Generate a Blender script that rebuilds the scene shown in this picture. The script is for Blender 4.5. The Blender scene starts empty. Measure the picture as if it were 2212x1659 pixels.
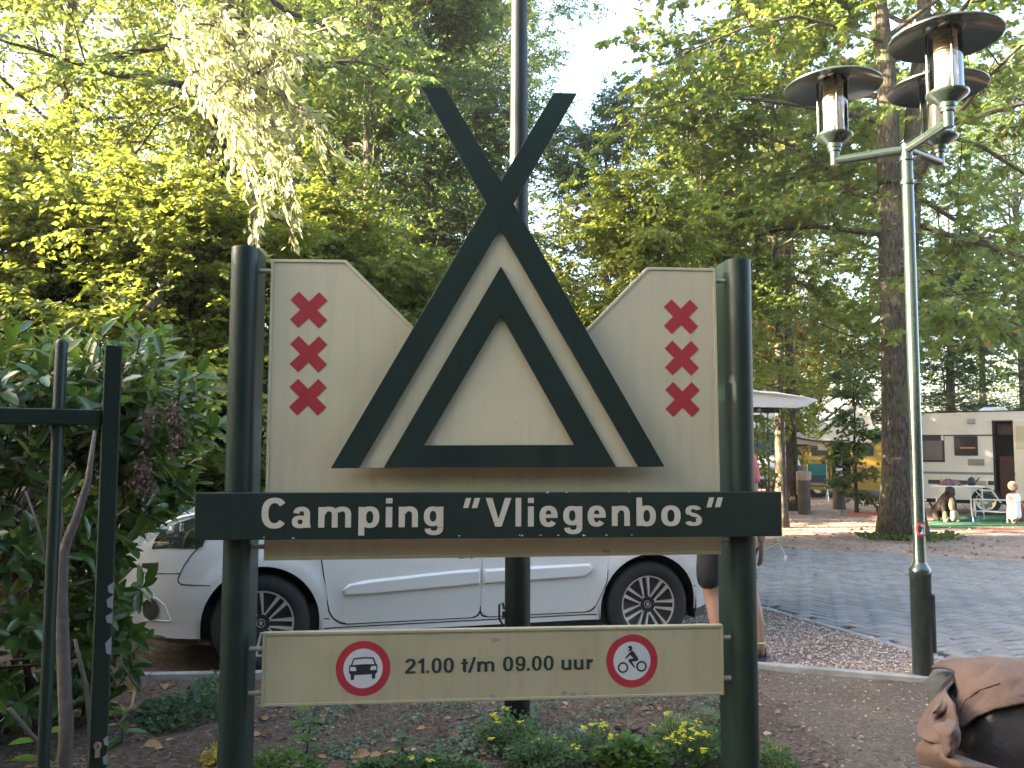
import bpy, bmesh, math, random
import numpy as np
from mathutils import Vector, Matrix, Euler

random.seed(7)
RNG = np.random.default_rng(7)
scene = bpy.context.scene
COL = scene.collection
PI = math.pi
def rad(d): return math.radians(d)

# ------------------------------------------------------------------ camera
CAM_H, PITCH, ROLL, FPX = 1.46, rad(4.3), rad(0.2), 1839.0     # focal length in pixels of a 2212 x 1659 view
cam_data = bpy.data.cameras.new("camera")
cam = bpy.data.objects.new("camera", cam_data); COL.objects.link(cam)
_fw = np.array([0, math.cos(PITCH), math.sin(PITCH)])
_up0 = np.array([0, -math.sin(PITCH), math.cos(PITCH)])
_rt0 = np.array([1.0, 0, 0])
_rt = _rt0*math.cos(ROLL) + _up0*math.sin(ROLL)
_up = -_rt0*math.sin(ROLL) + _up0*math.cos(ROLL)
cam.matrix_world = Matrix(((_rt[0], _up[0], -_fw[0], 0), (_rt[1], _up[1], -_fw[1], 0), (_rt[2], _up[2], -_fw[2], CAM_H), (0, 0, 0, 1)))
cam_data.sensor_fit = 'HORIZONTAL'; cam_data.sensor_width = 36.0
cam_data.lens = 36.0*FPX/2212.0
cam_data.clip_end = 2000; cam_data.clip_start = 0.05
scene.camera = cam

# ------------------------------------------------------------------ light
SUN_FROM = Vector((-1.0, -0.08, 0.0)).normalized()
SUN_EL = rad(17.0)
world = bpy.data.worlds.new("World"); scene.world = world; world.use_nodes = True
wn = world.node_tree; wn.nodes.clear()
sky = wn.nodes.new("ShaderNodeTexSky"); sky.sky_type = 'NISHITA'; sky.sun_disc = False
sky.sun_elevation = SUN_EL; sky.sun_rotation = math.atan2(SUN_FROM.x, SUN_FROM.y)
sky.dust_density = 4.0; sky.air_density = 1.0; sky.ozone_density = 1.0
bg = wn.nodes.new("ShaderNodeBackground"); bg.inputs[1].default_value = 0.09
wo = wn.nodes.new("ShaderNodeOutputWorld")
wn.links.new(sky.outputs[0], bg.inputs[0]); wn.links.new(bg.outputs[0], wo.inputs[0])
sd = bpy.data.lights.new("sun", 'SUN'); sd.energy = 5.0; sd.angle = rad(0.5); sd.color = (1.0, 0.84, 0.60)
sun = bpy.data.objects.new("sun", sd); COL.objects.link(sun)
_d = -(SUN_FROM*math.cos(SUN_EL) + Vector((0, 0, math.sin(SUN_EL))))
sun.rotation_euler = _d.to_track_quat('-Z', 'Y').to_euler()
scene.view_settings.view_transform = 'Standard'; scene.view_settings.look = 'None'
scene.view_settings.exposure = 4.05; scene.view_settings.gamma = 1.0
scene.view_settings.use_curve_mapping = False
scene.render.engine = 'CYCLES'
scene.cycles.use_denoising = True
scene.cycles.max_bounces = 7; scene.cycles.diffuse_bounces = 4; scene.cycles.glossy_bounces = 3
scene.cycles.transmission_bounces = 5; scene.cycles.transparent_max_bounces = 8
scene.cycles.caustics_reflective = False; scene.cycles.caustics_refractive = False
scene.cycles.sample_clamp_indirect = 6.0

# ------------------------------------------------------------------ view rays -> places
def ray(px, py):
    return _rt*(px-1106.0)/FPX + _up*(829.5-py)/FPX + _fw
def at(px, py, Y):
    r = ray(px, py); t = Y/r[1]
    return np.array([r[0]*t, Y, CAM_H + r[2]*t])
def gnd(px, py, z=0.0):
    r = ray(px, py); t = (z-CAM_H)/r[2]
    return np.array([r[0]*t, r[1]*t, z])
class Plane:
    """vertical plane with its own axes: u along it, d away from the camera, z up"""
    def __init__(s, org, yaw):
        s.o = np.array([org[0], org[1], 0.0]); s.yaw = yaw
        s.u = np.array([math.cos(yaw), math.sin(yaw), 0]); s.n = np.array([-math.sin(yaw), math.cos(yaw), 0])
    def L(s, px, py, d=0.0):
        r = ray(px, py); c = np.array([0, 0, CAM_H])
        t = (d - (c-s.o) @ s.n)/(r @ s.n); p = c + r*t
        return float((p-s.o) @ s.u), float(p[2])
    def W(s, u, d, z):
        p = s.o + s.u*u + s.n*d; return (p[0], p[1], z)

# ------------------------------------------------------------------ materials
MATS = {}
def mat(name, col, rough=0.6, metal=0.0, vary=0.0, vscale=8.0, col2=None, bump=0.0, bscale=60.0, coat=0.0, spec=0.5, isl=0.0, detail=4.0):
    if name in MATS: return MATS[name]
    m = bpy.data.materials.new(name); m.use_nodes = True; nt = m.node_tree; N = nt.nodes
    b = N["Principled BSDF"]
    b.inputs["Base Color"].default_value = (*col, 1); b.inputs["Roughness"].default_value = rough
    b.inputs["Metallic"].default_value = metal; b.inputs["Specular IOR Level"].default_value = spec
    if coat: b.inputs["Coat Weight"].default_value = coat; b.inputs["Coat Roughness"].default_value = 0.08
    tc = N.new("ShaderNodeTexCoord")
    src = None
    if vary > 0 or col2:
        nz = N.new("ShaderNodeTexNoise"); nz.inputs["Scale"].default_value = vscale; nz.inputs["Detail"].default_value = detail
        nt.links.new(tc.outputs["Object"], nz.inputs["Vector"])
        rp = N.new("ShaderNodeValToRGB"); rp.color_ramp.elements[0].position = 0.35; rp.color_ramp.elements[1].position = 0.68
        c2 = col2 if col2 else tuple(c*(1-vary) for c in col)
        rp.color_ramp.elements[0].color = (*c2, 1); rp.color_ramp.elements[1].color = (*col, 1)
        nt.links.new(nz.outputs["Fac"], rp.inputs[0]); src = rp.outputs[0]
    if isl > 0:
        g = N.new("ShaderNodeNewGeometry"); hs = N.new("ShaderNodeHueSaturation")
        mr = N.new("ShaderNodeMapRange"); mr.inputs[3].default_value = 1-isl; mr.inputs[4].default_value = 1+isl
        nt.links.new(g.outputs["Random Per Island"], mr.inputs[0]); nt.links.new(mr.outputs[0], hs.inputs["Value"])
        if src: nt.links.new(src, hs.inputs["Color"])
        else: hs.inputs["Color"].default_value = (*col, 1)
        src = hs.outputs[0]
    if src: nt.links.new(src, b.inputs["Base Color"])
    if bump > 0:
        nb = N.new("ShaderNodeTexNoise"); nb.inputs["Scale"].default_value = bscale; nb.inputs["Detail"].default_value = 5
        nt.links.new(tc.outputs["Object"], nb.inputs["Vector"])
        bp = N.new("ShaderNodeBump"); bp.inputs["Strength"].default_value = bump; bp.inputs["Distance"].default_value = 0.02
        nt.links.new(nb.outputs["Fac"], bp.inputs["Height"]); nt.links.new(bp.outputs[0], b.inputs["Normal"])
    MATS[name] = m; return m

def leaf_mat(name, c1, c2, t, c3=None, rough=0.45, trans=0.4, rare=None, rare_at=0.97, spec=0.5):
    """leaf: colour differs leaf by leaf, light passes through the blade"""
    if name in MATS: return MATS[name]
    m = bpy.data.materials.new(name); m.use_nodes = True; nt = m.node_tree; N = nt.nodes
    b = N["Principled BSDF"]; b.inputs["Roughness"].default_value = rough; b.inputs["Specular IOR Level"].default_value = spec
    g = N.new("ShaderNodeNewGeometry")
    rp = N.new("ShaderNodeValToRGB"); e = rp.color_ramp.elements
    e[0].position = 0.0; e[0].color = (*c1, 1); e[1].position = 0.8; e[1].color = (*c2, 1)
    if c3: x = e.new(0.93); x.color = (*c3, 1)
    if rare: x = e.new(rare_at); x.color = (*rare, 1)
    nt.links.new(g.outputs["Random Per Island"], rp.inputs[0]); nt.links.new(rp.outputs[0], b.inputs["Base Color"])
    tr = N.new("ShaderNodeBsdfTranslucent")
    mx = N.new("ShaderNodeMix"); mx.data_type = 'RGBA'; mx.blend_type = 'MULTIPLY'; mx.inputs[0].default_value = 0.0
    # the blade's transmitted colour: its own colour, brighter and yellower
    ad = N.new("ShaderNodeMix"); ad.data_type = 'RGBA'; ad.inputs[0].default_value = 0.6
    nt.links.new(rp.outputs[0], ad.inputs[6]); ad.inputs[7].default_value = (*t, 1)
    nt.links.new(ad.outputs[2], tr.inputs["Color"])
    ms = N.new("ShaderNodeMixShader"); ms.inputs[0].default_value = trans
    nt.links.new(b.outputs[0], ms.inputs[1]); nt.links.new(tr.outputs[0], ms.inputs[2])
    nt.links.new(ms.outputs[0], N["Material Output"].inputs["Surface"])
    N.remove(mx)
    MATS[name] = m; return m

def glass_mat(name, col=(1, 1, 1), rough=0.02, mixf=0.8, shade=(0.9, 0.9, 0.9)):
    if name in MATS: return MATS[name]
    m = bpy.data.materials.new(name); m.use_nodes = True; nt = m.node_tree; N = nt.nodes
    N.remove(N["Principled BSDF"])
    gl = N.new("ShaderNodeBsdfGlossy"); gl.inputs["Roughness"].default_value = rough; gl.inputs["Color"].default_value = (*col, 1)
    tp = N.new("ShaderNodeBsdfTransparent"); tp.inputs["Color"].default_value = (*shade, 1)
    fr = N.new("ShaderNodeFresnel"); fr.inputs[0].default_value = 1.5
    mr = N.new("ShaderNodeMapRange"); mr.inputs[1].default_value = 0; mr.inputs[2].default_value = 1; mr.inputs[3].default_value = 1-mixf; mr.inputs[4].default_value = 1
    nt.links.new(fr.outputs[0], mr.inputs[0])
    ms = N.new("ShaderNodeMixShader"); nt.links.new(mr.outputs[0], ms.inputs[0])
    nt.links.new(tp.outputs[0], ms.inputs[1]); nt.links.new(gl.outputs[0], ms.inputs[2])
    nt.links.new(ms.outputs[0], N["Material Output"].inputs["Surface"])
    MATS[name] = m; return m

# ------------------------------------------------------------------ mesh helpers
class MB:
    def __init__(s): s.v = []; s.f = []; s.m = []
    def add(s, verts, faces, mi=0):
        o = len(s.v); s.v += [tuple(float(c) for c in p) for p in verts]
        s.f += [tuple(i+o for i in f) for f in faces]; s.m += [mi]*len(faces); return s
    def box(s, lo, hi, mi=0, M=None):
        x0, y0, z0 = lo; x1, y1, z1 = hi
        v = [(x0,y0,z0),(x1,y0,z0),(x1,y1,z0),(x0,y1,z0),(x0,y0,z1),(x1,y0,z1),(x1,y1,z1),(x0,y1,z1)]
        if M is not None: v = [tuple(M @ Vector(p)) for p in v]
        return s.add(v, [(0,3,2,1),(4,5,6,7),(0,1,5,4),(1,2,6,5),(2,3,7,6),(3,0,4,7)], mi)
    def prism(s, poly, d0, d1, mi=0):
        """polygon given in (u, z), set out along depth d0..d1 (d0 nearer)"""
        n = len(poly); a = sum(poly[i][0]*poly[(i+1) % n][1]-poly[(i+1) % n][0]*poly[i][1] for i in range(n))
        if a < 0: poly = poly[::-1]
        v = [(u, d0, z) for u, z in poly] + [(u, d1, z) for u, z in poly]
        f = [tuple(range(n)), tuple(range(2*n-1, n-1, -1))] + [(i, i+n, (i+1) % n+n, (i+1) % n) for i in range(n)]
        return s.add(v, f, mi)
    def prism_z(s, poly, z0, z1, mi=0):
        n = len(poly); a = sum(poly[i][0]*poly[(i+1) % n][1]-poly[(i+1) % n][0]*poly[i][1] for i in range(n))
        if a < 0: poly = poly[::-1]
        v = [(x, y, z0) for x, y in poly] + [(x, y, z1) for x, y in poly]
        f = [tuple(range(n-1, -1, -1)), tuple(range(n, 2*n))] + [(i, (i+1) % n, (i+1) % n+n, i+n) for i in range(n)]
        return s.add(v, f, mi)
    def tube(s, pts, r, n=8, mi=0, caps=True):
        pts = [np.array(p, float) for p in pts]; k = len(pts)
        if not hasattr(r, '__len__'): r = [r]*k
        ref = np.array([0.31, 0.17, 0.93]); vs = []
        for i, p in enumerate(pts):
            t = pts[min(i+1, k-1)]-pts[max(i-1, 0)]; t = t/(np.linalg.norm(t)+1e-9)
            if abs(t @ ref) > 0.97: ref = np.array([0.9, 0.3, 0.1])
            a = np.cross(t, ref); a /= np.linalg.norm(a); b = np.cross(t, a)
            for j in range(n):
                q = 2*PI*j/n; vs.append(p + r[i]*(a*math.cos(q)+b*math.sin(q)))
        fs = []
        for i in range(k-1):
            for j in range(n):
                fs.append((i*n+j, (i+1)*n+j, (i+1)*n+(j+1) % n, i*n+(j+1) % n))
        if caps: fs += [tuple(range(n)), tuple(range(k*n-1, (k-1)*n-1, -1))]
        return s.add(vs, fs, mi)
    def lathe(s, prof, n=24, mi=0, M=None, closed=False):
        """profile of (radius, height) turned about z; M places it"""
        vs = []
        for r, h in prof:
            for j in range(n):
                q = 2*PI*j/n; p = Vector((r*math.cos(q), r*math.sin(q), h)); vs.append(tuple(M @ p) if M is not None else tuple(p))
        k = len(prof); fs = []
        for i in range(k if closed else k-1):
            for j in range(n):
                a = i*n; b = ((i+1) % k)*n
                fs.append((a+j, a+(j+1) % n, b+(j+1) % n, b+j))
        return s.add(vs, fs, mi)
    def sphere(s, c, r, n=10, m=7, mi=0):
        r = r if hasattr(r, '__len__') else (r, r, r); vs = []
        for i in range(m+1):
            t = PI*i/m
            for j in range(n):
                q = 2*PI*j/n; vs.append((c[0]+r[0]*math.sin(t)*math.cos(q), c[1]+r[1]*math.sin(t)*math.sin(q), c[2]+r[2]*math.cos(t)))
        fs = [(i*n+j, (i+1)*n+j, (i+1)*n+(j+1) % n, i*n+(j+1) % n) for i in range(m) for j in range(n)]
        return s.add(vs, fs, mi)
    def grid(s, P, mi=0, close_u=False):
        """P: list of rows of points"""
        r = len(P); c = len(P[0]); vs = [p for row in P for p in row]
        fs = [(i*c+j, i*c+(j+1) % c, (i+1)*c+(j+1) % c, (i+1)*c+j) for i in range(r-1) for j in range(c if close_u else c-1)]
        return s.add(vs, fs, mi)
    def build(s, name, mats, parent=None, smooth=False, bevel=0.0, loc=None, rotz=None, kind=None, solid=0.0, subsurf=0):
        me = bpy.data.meshes.new(name); me.from_pydata(s.v, [], s.f)
        mats = mats if isinstance(mats, (list, tuple)) else [mats]
        for x in mats: me.materials.append(x)
        if len(mats) > 1: me.polygons.foreach_set("material_index", s.m)
        me.update()
        if smooth:
            me.polygons.foreach_set("use_smooth", [True]*len(me.polygons))
            if smooth != 'full':
                try: me.set_sharp_from_angle(angle=rad(38))
                except Exception: pass
        o = link(name, me, parent)
        if bevel:
            b = o.modifiers.new("bevel", 'BEVEL'); b.width = bevel; b.segments = 2; b.limit_method = 'ANGLE'; b.angle_limit = rad(40)
        if solid:
            b = o.modifiers.new("solid", 'SOLIDIFY'); b.thickness = solid; b.offset = 0
        if subsurf:
            b = o.modifiers.new("sub", 'SUBSURF'); b.levels = subsurf; b.render_levels = subsurf
        if loc is not None: o.location = loc
        if rotz is not None: o.rotation_euler = (0, 0, rotz)
        if kind: o["kind"] = kind
        return o
def link(name, data, parent=None):
    o = bpy.data.objects.new(name, data); COL.objects.link(o)
    if parent is not None: o.parent = parent
    return o
def tag(o, label, cat, group=None, kind=None):
    if label: o["label"] = label
    if cat: o["category"] = cat
    if group: o["group"] = group
    if kind: o["kind"] = kind
    return o
def thing(name, label, cat, loc=(0, 0, 0), rotz=0.0, group=None):
    o = link(name, None); o.location = loc; o.rotation_euler = (0, 0, rotz); o.empty_display_size = 0.1
    return tag(o, label, cat, group)
def dup(root, loc, rotz=0.0, label=None, group=None, scale=None):
    r = root.copy(); COL.objects.link(r); r.location = loc; r.rotation_euler = (0, 0, rotz)
    if scale is not None: r.scale = scale if hasattr(scale, '__len__') else (scale,)*3
    if label: r["label"] = label
    if group: r["group"] = group
    for ch in list(root.children):
        c = ch.copy(); COL.objects.link(c); c.parent = r
        for g in list(ch.children):
            d = g.copy(); COL.objects.link(d); d.parent = c
    return r

def np_mesh(name, V, loops, starts, mats, midx=None, smooth=False):
    me = bpy.data.meshes.new(name)
    me.vertices.add(len(V)); me.vertices.foreach_set("co", np.asarray(V, np.float32).ravel())
    me.loops.add(len(loops)); me.loops.foreach_set("vertex_index", np.asarray(loops, np.int32))
    me.polygons.add(len(starts)); me.polygons.foreach_set("loop_start", np.asarray(starts, np.int32))
    for x in (mats if isinstance(mats, (list, tuple)) else [mats]): me.materials.append(x)
    if midx is not None: me.polygons.foreach_set("material_index", np.asarray(midx, np.int32))
    if smooth: me.polygons.foreach_set("use_smooth", np.ones(len(starts), bool))
    me.update(calc_edges=True); me.validate()
    return me
def unit(a):
    return a/(np.linalg.norm(a, axis=-1, keepdims=True)+1e-9)
LEAF_SHAPES = {   # outline along the blade (t) and across (w); halves fold on the midrib
    'kite':  [(0, 0), (0.45, 1.0), (1, 0)],
    'oval':  [(0, 0), (0.28, 0.85), (0.68, 0.9), (1, 0)],
    'long':  [(0, 0), (0.25, 0.8), (0.6, 1.0), (0.86, 0.55), (1, 0)],
    'lobed': [(0, 0), (0.02, 0.75), (0.33, 0.55), (0.5, 1.0), (0.68, 0.42), (1, 0)],
}
def leaves_mesh(name, P, D, N, L, Wd, mats, shape='oval', fold=0.25, droop=0.12):
    """many leaves in one mesh; P base points, D blade direction, N face direction, L length, Wd width"""
    P = np.asarray(P, float); n = len(P); D = unit(np.asarray(D, float)); S = unit(np.cross(D, N)); N = np.cross(S, D)
    L = np.broadcast_to(L, (n,))[:, None]; Wd = np.broadcast_to(Wd, (n,))[:, None]
    out = LEAF_SHAPES[shape]; k = len(out); nv = 2*k-2
    V = np.zeros((n, nv, 3))
    for i, (t, w) in enumerate(out):
        mid = P + D*L*t - N*(droop*L*t*t)
        V[:, i] = mid + S*(Wd*0.5*w) + N*(fold*Wd*0.5*w)
        if 0 < i < k-1: V[:, k-1+i] = mid - S*(Wd*0.5*w) + N*(fold*Wd*0.5*w)
    a = list(range(k)); b = [0] + [k-1]+[k-1+i for i in range(k-2, 0, -1)]
    loop1 = np.array(a+b, np.int64)
    loops = (np.arange(n)[:, None]*nv + loop1[None]).ravel()
    starts = (np.arange(n)[:, None]*len(loop1) + np.array([0, k])[None]).ravel()
    return np_mesh(name, V.reshape(-1, 3), loops, starts, mats)

# ================================================================== GROUND
def ground_mat(name, cols, scale, bump=0.4, bscale=40, rough=0.95, big=None):
    m = bpy.data.materials.new(name); m.use_nodes = True; nt = m.node_tree; N = nt.nodes
    b = N["Principled BSDF"]; b.inputs["Roughness"].default_value = rough; b.inputs["Specular IOR Level"].default_value = 0.2
    tc = N.new("ShaderNodeTexCoord")
    vo = N.new("ShaderNodeTexVoronoi"); vo.inputs["Scale"].default_value = scale; nt.links.new(tc.outputs["Object"], vo.inputs["Vector"])
    wn_ = N.new("ShaderNodeTexWhiteNoise"); nt.links.new(vo.outputs["Position"], wn_.inputs["Vector"])
    rp = N.new("ShaderNodeValToRGB"); e = rp.color_ramp.elements
    e[0].color = (*cols[0], 1); e[1].color = (*cols[-1], 1)
    for i, c in enumerate(cols[1:-1]): x = e.new((i+1)/(len(cols)-1)); x.color = (*c, 1)
    nt.links.new(wn_.outputs["Value"], rp.inputs[0])
    nz = N.new("ShaderNodeTexNoise"); nz.inputs["Scale"].default_value = 1.3; nz.inputs["Detail"].default_value = 6
    nt.links.new(tc.outputs["Object"], nz.inputs["Vector"])
    mr = N.new("ShaderNodeMapRange"); mr.inputs[1].default_value = 0.3; mr.inputs[2].default_value = 0.7; mr.inputs[3].default_value = 0.72; mr.inputs[4].default_value = 1.2
    nt.links.new(nz.outputs["Fac"], mr.inputs[0])
    hs = N.new("ShaderNodeHueSaturation"); nt.links.new(rp.outputs[0], hs.inputs["Color"]); nt.links.new(mr.outputs[0], hs.inputs["Value"])
    nt.links.new(hs.outputs[0], b.inputs["Base Color"])
    n2 = N.new("ShaderNodeTexNoise"); n2.inputs["Scale"].default_value = bscale; n2.inputs["Detail"].default_value = 6
    nt.links.new(tc.outputs["Object"], n2.inputs["Vector"])
    bp = N.new("ShaderNodeBump"); bp.inputs["Strength"].default_value = bump; bp.inputs["Distance"].default_value = 0.03
    nt.links.new(n2.outputs["Fac"], bp.inputs["Height"]); nt.links.new(bp.outputs[0], b.inputs["Normal"])
    return m
M_litter = ground_mat("leaf_litter_ground", [(.18, .12, .09), (.38, .265, .21), (.28, .19, .145), (.46, .34, .275)], 30, 0.5, 25)
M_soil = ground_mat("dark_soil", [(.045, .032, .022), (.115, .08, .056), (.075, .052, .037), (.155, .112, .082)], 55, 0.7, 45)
M_dirt = ground_mat("trodden_dirt", [(.075, .055, .04), (.125, .092, .068), (.10, .074, .055), (.16, .12, .09)], 60, 0.5, 50)
M_gravel = ground_mat("gravel_base", [(.16, .11, .085), (.3, .22, .175), (.22, .16, .13), (.38, .3, .25)], 55, 0.5, 60)
M_joint = mat("paving_joint_sand", (.045, .042, .042), 0.95, vary=0.4, vscale=20)

def noise2(x, y, s=0):
    return (math.sin(x*1.7+s)*math.cos(y*2.1-s*1.3) + 0.6*math.sin(x*4.3-y*3.1+s*2.2) + 0.4*math.sin(x*9.1+y*7.7+s) + 0.25*math.cos(x*17.3-y*15.1))/2.25
# the one sheet that reaches the horizon; a little lower under the bed and the paving
mb = MB()
mb.add([(-700, -700, -0.012), (700, -700, -0.012), (700, 900, -0.012), (-700, 900, -0.012)], [(0, 1, 2, 3)])
tag(mb.build("ground", M_litter), "brown leaf littered forest floor of the campsite", None, kind="structure")

KERB = [(-4.2, 5.30), (1.62, 5.78), (2.62, 5.43)]            # kerb line between bed and gravel bay
def kerb_y(x):
    for (a, b) in zip(KERB, KERB[1:]):
        if x <= b[0] or b is KERB[-1]: return a[1] + (x-a[0])*(b[1]-a[1])/(b[0]-a[0])
# flower bed (left) and trodden dirt (right) in front of the kerb
def bed_sheet(name, x0, x1, y0, m, nx, ny, amp, label, z0=0.0):
    rows = []
    for j in range(ny+1):
        row = []
        for i in range(nx+1):
            x = x0+(x1-x0)*i/nx; y = y0 + (kerb_y(x)-0.025-y0)*j/ny
            z = z0 + amp*(noise2(x*1.2, y*1.2, 1)+0.55*noise2(x*5, y*5, 2)+0.35*noise2(x*13, y*12, 5))
            if name == 'dirt_path' and i < 8: x += .22*noise2(y*1.9, 3.3, 4)*(1-i/8); z -= .016*max(0, 1-i/4)
            row.append((x, y, z))
        rows.append(row)
    b = MB(); b.grid(rows); o = b.build(name, m, smooth='full'); tag(o, label, None, kind="structure")
bed_sheet("flower_bed", -5.0, 3.4, -3.0, M_soil, 150, 130, 0.013, "dark soil flower bed under the camping sign", 0.006)
bed_sheet("dirt_path", 1.45, 3.4, -3.0, M_dirt, 70, 140, 0.008, "trodden brown dirt right of the sign", 0.011)

def zoff(pts, z): return [(x, y, z) for x, y in pts]
EDGE = [(0.3, 13.6), (1.3, 10.9), (2.35, 8.04), (3.14, 5.87), (3.75, 4.2), (4.6, 2.0)]    # near edge of the paving
FAR = [(16, 7.0), (11, 9.1), (6.66, 11.2), (3.71, 12.65), (0.3, 14.2)]
mb = MB()
soil_p = [(-6.5, 5.12), (-4.2, 5.31), (-.7, 5.60), (-.5, 6.6), (-.9, 7.6), (-6.5, 8.2)]  # bare soil, its dark tone also standing in for the car's shadow
mb.add(zoff(soil_p, .001), [tuple(range(len(soil_p)))]); tag(mb.build('soil', M_soil), 'dark bare soil doubling as painted shade under the front of the white car', None, kind='structure'); mb = MB()
gp = [(-6.5, 5.12), (-4.2, 5.31), (1.62, 5.79), (2.62, 5.44), (3.30, 5.44), (3.14, 5.87), (2.35, 8.04), (1.3, 10.9), (0.3, 13.6), (-6.5, 13.9)]
mb.add(zoff(gp, -0.004), [tuple(range(len(gp)))])
tag(mb.build("gravel_bay", M_gravel), "pinkish gravel parking bay under the white car", None, kind="structure")

# road: sand bed with herringbone bricks on it
road_poly = EDGE + [(16, 1.0)] + FAR
mb = MB(); mb.add(zoff(road_poly, 0.0), [tuple(range(len(road_poly)))[::-1]])
road = mb.build("road", M_joint); tag(road, "blue grey brick paved camp road", None, kind="structure")
def inpoly(x, y, poly):
    c = False; n = len(poly)
    for i in range(n):
        x1, y1 = poly[i]; x2, y2 = poly[(i+1) % n]
        if (y1 > y) != (y2 > y) and x < (x2-x1)*(y-y1)/(y2-y1)+x1: c = not c
    return c
M_brick = []
for i, c in enumerate([(.255, .238, .226), (.28, .262, .25), (.23, .214, .204)]):
    M_brick.append(mat("paving_brick_%s" % "abc"[i], c, 0.85, vary=0.25, vscale=14, bump=0.25, bscale=70, spec=.2))
bw, bl = 0.105, 0.21
def brick_mb(dx=0, dy=0, ang=0, dz=0, MBx=None, mi=0, tx=0, ty=0):
    b = MBx or MB(); g = 0.0075; ch = 0.007
    ca, sa = math.cos(ang), math.sin(ang)
    out = []
    for (e, z) in ((g, -0.02), (g, 0.016-ch*.6), (g+ch, 0.018)):
        for sx, sy in ((-1, -1), (1, -1), (1, 1), (-1, 1)):
            x = sx*(bl/2-e); y = sy*(bw/2-e)
            out.append((dx+x*ca-y*sa, dy+x*sa+y*ca, z+dz+(tx*x+ty*y if z > 0 else 0)))
    f = [(8, 9, 10, 11)]
    for k in (0, 4):
        f += [(k+i, k+(i+1) % 4, k+4+(i+1) % 4, k+4+i) for i in range(4)]
    return b.add(out, f, mi)
cells = []; A0 = rad(26)
ca, sa = math.cos(A0), math.sin(A0)
for i in range(-130, 130):
    for j in range(-130, 130):
        # herringbone: one lying and one standing brick per step
        for kind in (0, 1):
            u = bw*(i + j*2); v = bw*(i - j*0 )
            # lattice vectors (1,1)*bw and (2,-2)*bw
            u = bw*(i + 2*j); v = bw*(i - 2*j)
            cu, cv, an = (u+bw, v+bw/2, 0) if kind == 0 else (u+bw*0.5, v+bw*2.0, PI/2)
            x = 5.5+cu*ca-cv*sa; y = 8.0+cu*sa+cv*ca
            if x < 1.0 or x > 11 or y < 4.2 or y > 14.5: continue
            pr = FPX/y
            if abs(x/y) > 0.64 or not inpoly(x, y, road_poly): continue
            cells.append((x, y, an+A0))
def vis_key(c):
    p = c; px = 1106+FPX*p[0]/p[1]
    hid = 0 if (1652 < px < 2212) else 50
    return p[1]+hid + (30 if p[1] < 5.75 else 0)
cells.sort(key=vis_key)
rb = random.Random(3)
bmeshes = []
for k in range(6):
    b = brick_mb(tx=rb.uniform(-.02, .02), ty=rb.uniform(-.03, .03)); o = b.build("brick", M_brick[k % 3], road); bmeshes.append(o.data); bpy.data.objects.remove(o)
rest = MB()
for k, (x, y, an) in enumerate(cells):
    dz = rb.uniform(-.0022, .0022)
    if k < 300:
        o = link("brick", bmeshes[rb.randrange(6)], road); o.location = (x, y, dz); o.rotation_euler = (0, 0, an+rb.uniform(-.012, .012))
    else:
        brick_mb(x, y, an+rb.uniform(-.012, .012), dz, rest, rb.randrange(3), rb.uniform(-.02, .02), rb.uniform(-.03, .03))
rest.build("brick", M_brick, road, kind="stuff")

# concrete kerb stones (bed) and a low concrete edging along the paving
M_conc = mat("pale_concrete", (.30, .29, .28), 0.85, vary=0.35, vscale=9, bump=0.3, bscale=50)
def kerb_run(name, pts, w, top, label, length=1.0, base=-0.15):
    root = thing(name, None, None); root["kind"] = "structure"; root["label"] = label
    pts = [np.array(p, float) for p in pts]
    for a, b in zip(pts, pts[1:]):
        Ls = np.linalg.norm(b-a); n = max(1, round(Ls/length)); d = (b-a)/Ls; an = math.atan2(d[1], d[0])
        for k in range(n):
            p = a + d*(Ls*(k+.5)/n); q = MB(); h = Ls/n/2-0.003
            q.box((-h, -w/2, base), (h, w/2, top+rb.uniform(-.003, .003)))
            o = q.build("kerb_stone", M_conc, root, bevel=0.006); o.location = (p[0], p[1], 0); o.rotation_euler = (0, 0, an+rb.uniform(-.006, .006))
    return root
kerb_run("kerb", KERB, 0.07, 0.045, "grey concrete kerb between flower bed and gravel bay")
kerb_run("paving_edge_kerb", [(3.22, 5.45), (3.08, 5.85), (2.29, 8.02), (1.24, 10.88)], 0.07, 0.012, "pale concrete edging along the paved road", 0.8)

# gravel stones lying on the bay
def scatter_stones(name, spots, sizes, m, flat=0.55):
    n = len(spots); base = np.array([(1, 0, 0), (-.9, .1, 0), (.1, 1, 0), (0, -1, .1), (0, 0, .8), (0, 0, -.8), ])
    tri = np.array([(0, 2, 4), (2, 1, 4), (1, 3, 4), (3, 0, 4), (2, 0, 5), (1, 2, 5), (3, 1, 5), (0, 3, 5)])
    V = np.zeros((n, 6, 3)); a = RNG.uniform(0, 2*PI, n); c, s = np.cos(a), np.sin(a)
    B = base[None]*RNG.uniform(.7, 1.25, (n, 6, 1))*np.array([1, .7, flat])[None, None]
    V[:, :, 0] = B[:, :, 0]*c[:, None]-B[:, :, 1]*s[:, None]; V[:, :, 1] = B[:, :, 0]*s[:, None]+B[:, :, 1]*c[:, None]; V[:, :, 2] = B[:, :, 2]
    V = V*np.asarray(sizes)[:, None, None] + np.asarray(spots)[:, None, :]
    loops = (np.arange(n)[:, None]*6 + tri.ravel()[None]).ravel()
    me = np_mesh(name, V.reshape(-1, 3), loops, np.arange(n*8)*3, m)
    return link(name, me)
def rnd_in(poly, n, x0, x1, y0, y1, acc=None):
    out = []
    while len(out) < n:
        x = random.uniform(x0, x1); y = random.uniform(y0, y1)
        if inpoly(x, y, poly) and (acc is None or acc(x, y)): out.append((x, y))
    return out
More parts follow.
